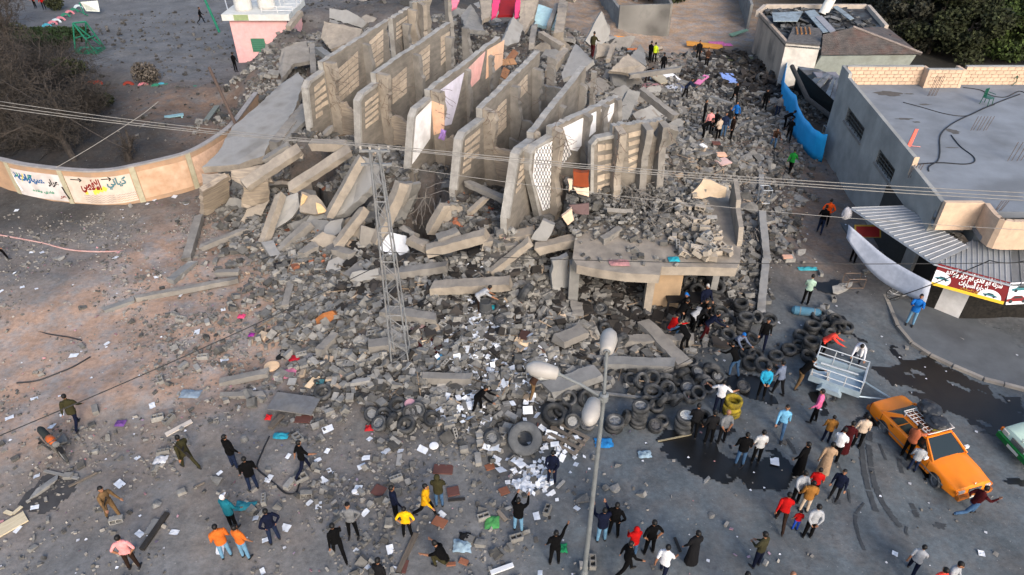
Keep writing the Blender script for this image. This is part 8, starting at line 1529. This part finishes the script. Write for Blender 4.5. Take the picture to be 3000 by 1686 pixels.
    ell(hc_ + hup*.028 - fwd*.018, .086,.098,.105, 4, hup)
    if hood: ell(hc_ + hup*.0 - fwd*.03, .115,.125,.15, 4, hup)
    if cap: loft([hc_ + hup*.05 + fwd*.06, hc_ + hup*.05 + fwd*.17], [(.07,.012),(.055,.008)], 4, sd)
    if jacket: loft([tor(-.14), tor(-.02), tor(.1)], [(.175,.135),(.185,.14),(.17,.125)], 1)
    o = mb.build('tmp_body', [SKIN]*6); rm = o.modifiers.new('r','REMESH'); rm.mode = 'VOXEL'; rm.voxel_size = .0135; smm = o.modifiers.new('s','SMOOTH'); smm.iterations = 3; smm.factor = .45
    dec = o.modifiers.new('d','DECIMATE'); dec.ratio = .45
    return o, segs, (hc_, hup, fwd, sd, hood, pel, up, -9 if robe else (-.13 if jacket else -.055), max(hips))
PROTO = {}; pend = {}
POSES = dict(
 stand=dict(arms=((4,9),(8,10)), elbows=(14,18), spread=.12), stand2=dict(arms=((10,7),(-6,8)), elbows=(30,10), hips=(8,-4), knees=(6,4), spread=.11, head=(12,0)),
 jacket=dict(arms=((6,7),(4,8)), elbows=(20,24), spread=.13, jacket=True), hips=dict(arms=((-18,32),(-18,32)), elbows=(40,40), elbow_in=(62,62), spread=.15), back=dict(arms=((-22,10),(-22,10)), elbows=(25,25), elbow_in=(35,35), spread=.12),
 front=dict(arms=((18,6),(18,6)), elbows=(75,75), elbow_in=(30,30), spread=.12, head=(15,0)), walk=dict(hips=(26,-20), knees=(14,26), arms=((-24,8),(24,8)), elbows=(18,32), lean=5, spread=.10), walkj=dict(hips=(24,-20), knees=(10,24), arms=((-20,10),(20,10)), elbows=(14,28), lean=6, spread=.10, jacket=True),
 run=dict(hips=(52,-38), knees=(62,52), arms=((-45,10),(48,10)), elbows=(75,85), lean=14), phone=dict(arms=((8,8),(150,22)), elbows=(18,25), spread=.14), photo=dict(arms=((58,8),(62,8)), elbows=(92,92), elbow_in=(15,15), spread=.13, jacket=True),
 bend=dict(lean=62, hips=(18,8), knees=(22,14), arms=((38,8),(52,8)), elbows=(12,8), spread=.15, head=(10,0)), bend2=dict(lean=38, hips=(14,-8), knees=(18,10), arms=((40,10),(60,10)), elbows=(30,20), spread=.13), crouch=dict(lean=34, hips=(105,92), knees=(125,118), arms=((48,10),(58,10)), elbows=(30,26), spread=.17, head=(10,0)),
 out=dict(arms=((18,42),(18,42)), elbows=(58,58), spread=.12), reach=dict(arms=((12,8),(82,14)), elbows=(18,12), spread=.12, lean=6), robe=dict(robe=True, arms=((6,10),(10,10)), elbows=(22,26), spread=.11), robew=dict(robe=True, arms=((-16,9),(20,9)), elbows=(14,30), hips=(12,-12), knees=(4,8), spread=.10),
 hood=dict(hood=True, jacket=True, arms=((22,6),(22,6)), elbows=(80,80), elbow_in=(25,25), spread=.11), lean=dict(lean=12, hips=(12,-10), knees=(6,10), arms=((10,14),(34,10)), elbows=(30,40), spread=.12), cap=dict(cap=True, arms=((10,9),(14,9)), elbows=(26,30), spread=.12, jacket=True), capw=dict(cap=True, hips=(22,-18), knees=(12,20), arms=((-18,8),(22,8)), elbows=(18,30), lean=5))
for nm, kw in POSES.items(): pend[nm] = person_mesh(nm, **kw)
bpy.context.view_layer.update(); dg = bpy.context.evaluated_depsgraph_get()
for nm, (o, segs, (hc_, hup, fwd, sd, hood, pel, up, hem, hipmax)) in pend.items():
    me = bpy.data.meshes.new_from_object(o.evaluated_get(dg)); me.name = 'person_' + nm
    n = len(me.polygons); cs_ = np.empty(n*3); me.polygons.foreach_get('center', cs_); cs_ = cs_.reshape(-1,3)
    best = np.full(n, 1e9); reg = np.zeros(n, int)
    for a, c, ra, rb, rg in segs:
        a_ = np.array(a); d_ = np.array(c) - a_; L2 = (d_**2).sum() + 1e-9; t = np.clip(((cs_ - a_) @ d_)/L2, 0, 1); dist = np.linalg.norm(cs_ - a_ - t[:,None]*d_, axis=1)/(ra + (rb-ra)*t); k = dist < best; best[k] = dist[k]; reg[k] = rg
    rel = cs_ - np.array(hc_); zz_, yy_, xx_ = rel @ np.array(hup), rel @ np.array(fwd), rel @ np.array(sd); inhead = (np.linalg.norm(rel, axis=1) < (.19 if hood else .155)) & (zz_ > -.13) & ((reg == 0) | (reg == 4))
    hair = (zz_ > .055) | ((yy_ < .012) & (zz_ > -.05)) | (hood & (yy_ < .05)); reg[inhead] = np.where(hair[inhead], 4, 0)
    face = inhead & (yy_ > .06); reg[face & (np.abs(np.abs(xx_)-.032) < .014) & (np.abs(zz_-.012) < .012)] = 4
    dd_ = (cs_ - np.array(pel)) @ np.array(up); reg[(reg == 1) & (dd_ < hem)] = 2
    if hipmax < 35: reg[(reg == 2) & (dd_ > hem)] = 1
    me.materials.clear()
    for i in range(6): me.materials.append(SKIN)
    me.polygons.foreach_set('material_index', reg); me.polygons.foreach_set('use_smooth', np.ones(n, bool)); me.update(); PROTO[nm] = me
    bpy.data.objects.remove(o)
PAL = dict(black=(.009,.009,.0105), charcoal=(.025,.025,.028), navy=(.016,.022,.05), dkblue=(.03,.045,.09), jeans=(.09,.16,.26), ltjeans=(.19,.33,.45), blue=(.03,.19,.48), sky=(.22,.45,.62), cyan=(.05,.35,.5), teal=(.03,.20,.25), white=(.66,.66,.68), offwhite=(.52,.52,.52), grey=(.22,.225,.235), ltgrey=(.40,.41,.43), bluegrey=(.20,.23,.30), red=(.45,.02,.02), maroon=(.085,.016,.02), pink=(.72,.36,.36), hotpink=(.68,.20,.36), coral=(.80,.12,.09), orange=(.60,.20,.05), orangered=(.72,.14,.03), rust=(.42,.16,.09), yellow=(.75,.48,.02), gold=(.62,.36,.02), lime=(.50,.60,.05), green=(.03,.25,.06), mint=(.40,.52,.44), olive=(.07,.065,.035), khaki=(.22,.15,.085), tan=(.42,.31,.22), beige=(.55,.46,.38), camel=(.36,.19,.06), brown=(.09,.055,.04), dkbrown=(.05,.032,.025), camo=(.08,.075,.045), royal=(.03,.10,.42))
def clo(c):
    return {'skin': SKIN, 'hair': HAIR}.get(c) or mat('garment_' + c, PAL[c], tuple(a*.72 for a in PAL[c]), scale=9, rough=.95, spec=.1)
def person(k, x, y, pose, top, bottom, face, label, h=1.72, long=True, hair='hair', shoe=None, z=None, pt=None, roof=False):
    """x, y: pixel of the feet in crop k; face: heading in degrees, 0 = away from the camera, 90 = to the right"""
    p = pt if pt is not None else (GK(k, x, y, roof) if z is None else PK(k, x, y, z)); o = link('person', PROTO[pose]); o.location = p; s = h/1.80; o.scale = (s*.98,s*.98,s); o.rotation_euler = (0,0,R(-face))
    ms = [SKIN, clo(top), clo(bottom), SHOE if not shoe else clo(shoe), clo(hair), clo(top) if long else SKIN]
    for i, m in enumerate(ms): o.material_slots[i].link = 'OBJECT'; o.material_slots[i].material = m
    return tag(o, label, 'person')
T_, F_ = True, False
PPL = [
 (1,1430,170,'walk','black','charcoal',60,'person in black walking alone across the grey yard'), (1,1672,512,'stand','black','black',20,'person in black standing beside the pink hut'), (1,255,60,'stand','red','black',200,'person in red standing by the yard flower bed'), (1,318,70,'jacket','red','charcoal',170,'person in a red jacket second by the yard flower bed'),
 (3,1243,452,'stand','lime','black',10,'person in a yellow-green top on the rear rubble'), (3,1213,442,'stand2','black','black',40,'person in black next to the yellow-green top'), (3,1303,528,'stand2','black','black',0,'person in black below the yellow-green top'), (3,1190,590,'bend','black','dkbrown',150,'person in black stooping over the white board'), (3,1553,425,'jacket','charcoal','black',200,'person in dark clothes with cyan collar in the sandy lane'), (3,1612,482,'front','brown','black',190,'person in brown standing below the orange mattress'), (3,1808,738,'walk','black','black',170,'person in black walking down the lane by the blue panel'), (3,1462,702,'bend2','dkblue','black',120,'person bending over striped bedding'),
 (3,1625,955,'stand','pink','black',10,'person in a pink shirt in the huddle right of the ruin'), (3,1580,990,'bend','black','black',80,'person in black bending at the left of the huddle'), (3,1690,1002,'front','beige','black',340,'person in a beige shirt in the huddle'), (3,1728,975,'stand','dkblue','jeans',200,'person in dark blue in the huddle right of the beige shirt'), (3,1785,992,'stand2','dkbrown','black',250,'person in dark brown at the right of the huddle'), (3,1812,880,'walk','blue','black',230,'person in blue behind the huddle'), (3,1665,955,'stand','black','black',0,'person in black between pink and beige shirts'), (3,1590,880,'stand','charcoal','black',100,'person in charcoal behind the pink shirt'), (3,1760,930,'stand','charcoal','jeans',160,'person in charcoal jacket at the back of the huddle'),
 (4,88,788,'stand2','black','black',200,'person in black and white beside the blue tarpaulin top'), (4,180,832,'stand','grey','dkblue',10,'person in a grey shirt and blue trousers by the tarpaulin'), (4,225,915,'bend','black','black',90,'person in black bending beside the tarpaulin'), (4,258,1003,'lean','black','black',20,'person in black standing against the tarpaulin'), (4,150,1052,'bend2','brown','jeans',190,'person with blue jeans leaning over by the tarpaulin'), (4,268,1232,'walk','green','black',40,'person in a green shirt walking in the lane'), (4,515,1600,'hips','orangered','black',20,'person in an orange top with hands on hips'),
 (8,480,322,'lean','black','dkblue',30,'person in a black shirt below the orange top',F_), (8,712,532,'stand','black','black',60,'person in black in the shade of the awning'), (8,378,828,'front','mint','black',20,'person in a pale green striped top amid the lane rubble'), (8,1118,972,'photo','blue','ltjeans',215,'person in blue with both hands raised on the pavement'), (8,485,1195,'bend2','coral','black',120,'person in bright red at the trailer corner'), (8,735,1235,'bend','white','navy',210,'person in white and navy bending behind the trailer'), (8,70,1135,'walk','black','navy',200,'person in black with a yellow collar by the tyre stack'),
 (12,65,190,'front','cyan','black',190,'person in a blue and yellow top by the tyres'), (12,180,170,'lean','bluegrey','charcoal',330,'person in a blue-grey shirt walking to the trailer'), (12,325,125,'bend2','black','khaki',80,'person in a black top leaning on the trailer'),
 (7,1585,900,'cap','navy','black',170,'rescuer with a white helmet among the tyres',T_,1.7,'offwhite'), (7,1350,1050,'crouch','red','jeans',60,'person in a red top crouching at the workshop mouth'), (7,1440,960,'cap','black','black',150,'person in black with a blue cap amid the rescuers',T_,1.7,'blue'), (7,1460,1165,'bend','black','black',330,'bare legged person in black climbing over the beam'), (7,1540,1010,'bend2','charcoal','black',120,'person in charcoal with red cuffs amid the rescuers',T_,1.7), (7,1600,1075,'bend2','navy','maroon',100,'person in navy and red reaching to the tyre stack'), (7,1500,1020,'bend','ltgrey','black',60,'person in grey stooping amid the rescuers'), (7,1580,1000,'stand2','black','black',200,'person in black at the back of the rescuers'), (7,1400,1000,'bend2','black','dkblue',70,'person in black beside the crouching red top'), (7,1640,990,'crouch','charcoal','black',250,'person in charcoal crouching by the tyres'),
 (7,1815,1135,'crouch','bluegrey','black',160,'person in a bright blue cap crouching by the tyres',T_,1.7,'blue'), (7,1800,1335,'bend2','black','jeans',330,'person in a black top and jeans walking over the tyres'), (6,1690,885,'bend','ltgrey','dkbrown',80,'person in a pale grey shirt bending into the hole',F_), (10,1690,305,'bend2','black','black',110,'person in black climbing down the paper spill'), (11,385,205,'bend2','brown','khaki',60,'person in brown searching by the papers'),
 (11,1690,295,'out','white','navy',20,'person in a white checked shirt holding out both arms',F_), (11,1625,515,'stand','charcoal','black',0,'person in dark plaid between the grey shirt and wheel stack'), (11,1715,515,'back','grey','charcoal',345,'bald person in a grey shirt beside the plaid shirt',F_,1.74,'skin'), (11,1515,470,'stand2','charcoal','black',20,'person in a dark top behind the white-rimmed wheel'), (11,1845,670,'jacket','black','jeans',10,'person in a black jacket and jeans on the wet patch'),
 (12,25,655,'stand','offwhite','black',0,'person in a white t-shirt on the wet patch edge',F_), (12,190,465,'walk','sky','jeans',200,'person in a sky blue shirt near the trailer'), (12,435,365,'stand2','hotpink','black',300,'person in a hot pink shirt beside the trailer wheel'), (12,522,505,'jacket','camel','navy',20,'child in a camel jacket in front of the maroon robe',T_,1.4), (12,635,590,'robe','maroon','maroon',30,'person in a long maroon robe'), (12,735,545,'stand','beige','black',15,'person in a beige shirt beside the maroon robe'), (12,575,642,'front','white','black',40,'person in a white top with black straps'), (12,495,740,'robew','tan','tan',25,'person in a long tan robe walking'), (12,325,740,'robe','black','black',330,'person in a long black robe behind the patterned shirt'),
 (12,1080,618,'reach','rust','black',60,'person in a rust shirt reaching to the taxi roof rack'), (12,1130,712,'jacket','ltgrey','dkblue',30,'child in a grey hoodie beside the taxi door',T_,1.35), (12,580,908,'jacket','navy','charcoal',220,'boy in a navy and white tracksuit standing alone',T_,1.5), (12,300,945,'back','ltgrey','black',350,'person in a pale patterned shirt beside the red t-shirt'), (12,415,900,'stand','red','black',20,'person in a red t-shirt with dark trousers',F_,1.55), (12,365,1000,'jacket','camel','beige',10,'person in a camel jacket with blue collar',T_,1.6), (12,195,1098,'walk','red','dkbrown',20,'person in a red sweater striding'), (12,305,1128,'stand','red','royal',10,'small child in red shirt and blue trousers',F_,1.05), (12,390,1183,'back','ltgrey','black',0,'person in a light grey shirt behind the small child'), (12,30,1388,'front','camo','navy',330,'person in a camouflage jacket looking down'), (12,1520,1032,'run','maroon','jeans',80,'person in maroon running past the taxi bonnet'),
 (12,1115,1440,'walk','ltgrey','navy',40,'boy in a grey and orange top in the open street',F_,1.5), (12,1240,1620,'stand','coral','black',350,'person in a coral shirt in the open street',F_,1.65), (12,1330,1580,'front','ltgrey','black',150,'person in a white top with folded arms'), (12,205,1660,'stand','black','black',0,'bald person cut off at the street edge',T_,1.7,'skin'), (11,1830,1660,'stand','sky','black',0,'person in pale blue cut off at the street edge'),
 (11,285,1135,'photo','black','ltjeans',20,'person in a black jacket and light jeans taking a picture'), (11,540,1368,'phone','black','black',355,'person in black holding up a phone'), (11,870,1208,'photo','navy','ltjeans',350,'person in a blue and white striped tracksuit top taking a picture'), (11,955,1172,'hips','black','black',20,'person in black beside the striped tracksuit'), (11,1090,1312,'hood','red','jeans',350,'child in a red hooded sweater',T_,1.5,'red'), (11,1040,1442,'walk','black','black',70,'person in black walking below the red hood'), (11,1205,1295,'hips','black','black',345,'person in a black t-shirt with hands on hips',F_), (11,1295,1470,'walk','white','navy',30,'person in a white t-shirt walking',F_), (11,1500,1372,'robe','charcoal','black',345,'person in a long dark robe with hands clasped'),
 (11,520,800,'back','navy','navy',10,'person in a navy sweater beside the dense paper pile'),
 (10,470,728,'walk','black','navy',40,'person in a black t-shirt stepping by loose sheets',F_), (10,110,845,'jacket','black','dkblue',330,'person in a black jacket beside the cable loop'), (10,260,1215,'hips','navy','dkblue',320,'person in navy with one hand on the hip beside papers'), (10,715,1318,'walk','black','black',330,'slim person in black walking alone'), (10,815,1175,'hips','grey','black',180,'person in a grey and beige hoodie with hands on hips',T_,1.72,'charcoal'), (10,1115,1050,'stand','navy','black',60,'person in dark navy behind the boy in yellow'), (10,1330,1030,'walkj','gold','black',100,'person in a mustard jacket striding'), (10,1195,1175,'hips','yellow','black',0,'boy in a bright yellow t-shirt',F_,1.55), (10,1420,962,'hood','olive','jeans',0,'person in a brown hooded jacket',T_,1.65,'olive'), (10,1020,1570,'stand2','charcoal','black',20,'person in a charcoal top cut off at the road edge'), (10,1465,1395,'crouch','black','olive',300,'person in a black vest squatting on planks',F_),
 (9,560,398,'walkj','olive','navy',350,'person in an olive jacket walking on red soil'), (9,1350,690,'walkj','olive','olive',300,'person in olive fatigues with a rifle on the back'), (9,1665,690,'jacket','black','dkblue',30,'person in a black jacket with a helmet in hand'), (9,815,1045,'lean','khaki','khaki',120,'person in tan uniform with a slung rifle',T_,1.74), (9,955,1400,'hips','pink','dkbrown',350,'person in a pink shirt seen from behind',F_), (9,1660,1115,'cap','teal','black',20,'person in a teal jacket and white cap',T_,1.72,'white'), (9,1610,1325,'jacket','orange','ltjeans',330,'person in an orange and black jacket'), (9,1745,1330,'stand','orange','ltjeans',20,'person in an orange t-shirt and light jeans',F_), (5,15,520,'walk','black','black',80,'person in black at the dark soil edge')]
for a in PPL:
    k, x, y, pose, top, bottom, face, label = a[:8]; rest = a[8:]; kw = {}
    if len(rest) > 0: kw['long'] = rest[0]
    if len(rest) > 1: kw['h'] = rest[1]
    if len(rest) > 2: kw['hair'] = rest[2]
    if k == 8 and x > 1000: kw['pt'] = PK(8, x, y, .12)
    person(k, x, y, pose, top, bottom, face, label, **kw)
person(3,808,412,'lean','olive','maroon',30,'person in dark olive standing high on the tilted slab', pt=P(*K(3,808,412),5.1))
# things held
def rifle(p, rot, label):
    o = empty('rifle', p, label, 'rifle'); o.rotation_euler = rot; MB().tube([(0,0,-.4),(0,0,.45)], .02, 6).build('barrel', BLK, o); MB().box((0,.03,-.32), (.04,.1,.26)).build('stock', DKW, o); MB().box((0,.09,-.02), (.03,.14,.05), rot_from(0,.3,0)).build('magazine', BLK, o)
q = GK(9,815,1045); rifle(q + Vector((.12,-.18,1.05)), (.2,.5,0), 'black rifle slung across the tan uniform'); q = GK(9,1350,690); rifle(q + Vector((.1,-.22,1.15)), (.1,-.3,0), 'black rifle on the back of the olive fatigues')
q = GK(11,540,1368); o = MB().box((0,0,0), (.08,.012,.16)).build('phone', BLK); o.location = q + Vector((-.2,.25,1.93)); tag(o, 'black phone held up by the person in black', 'phone')
q = GK(9,1745,620); o = MB().lathe([(0,.2),(.1,.17),(.14,.06),(.13,-.02)], 12).build('helmet', plain('helmet_grey', (.2,.2,.2))); o.location = q + Vector((.05,.15,.75)); tag(o, 'grey motorcycle helmet carried by the person in black', 'helmet')
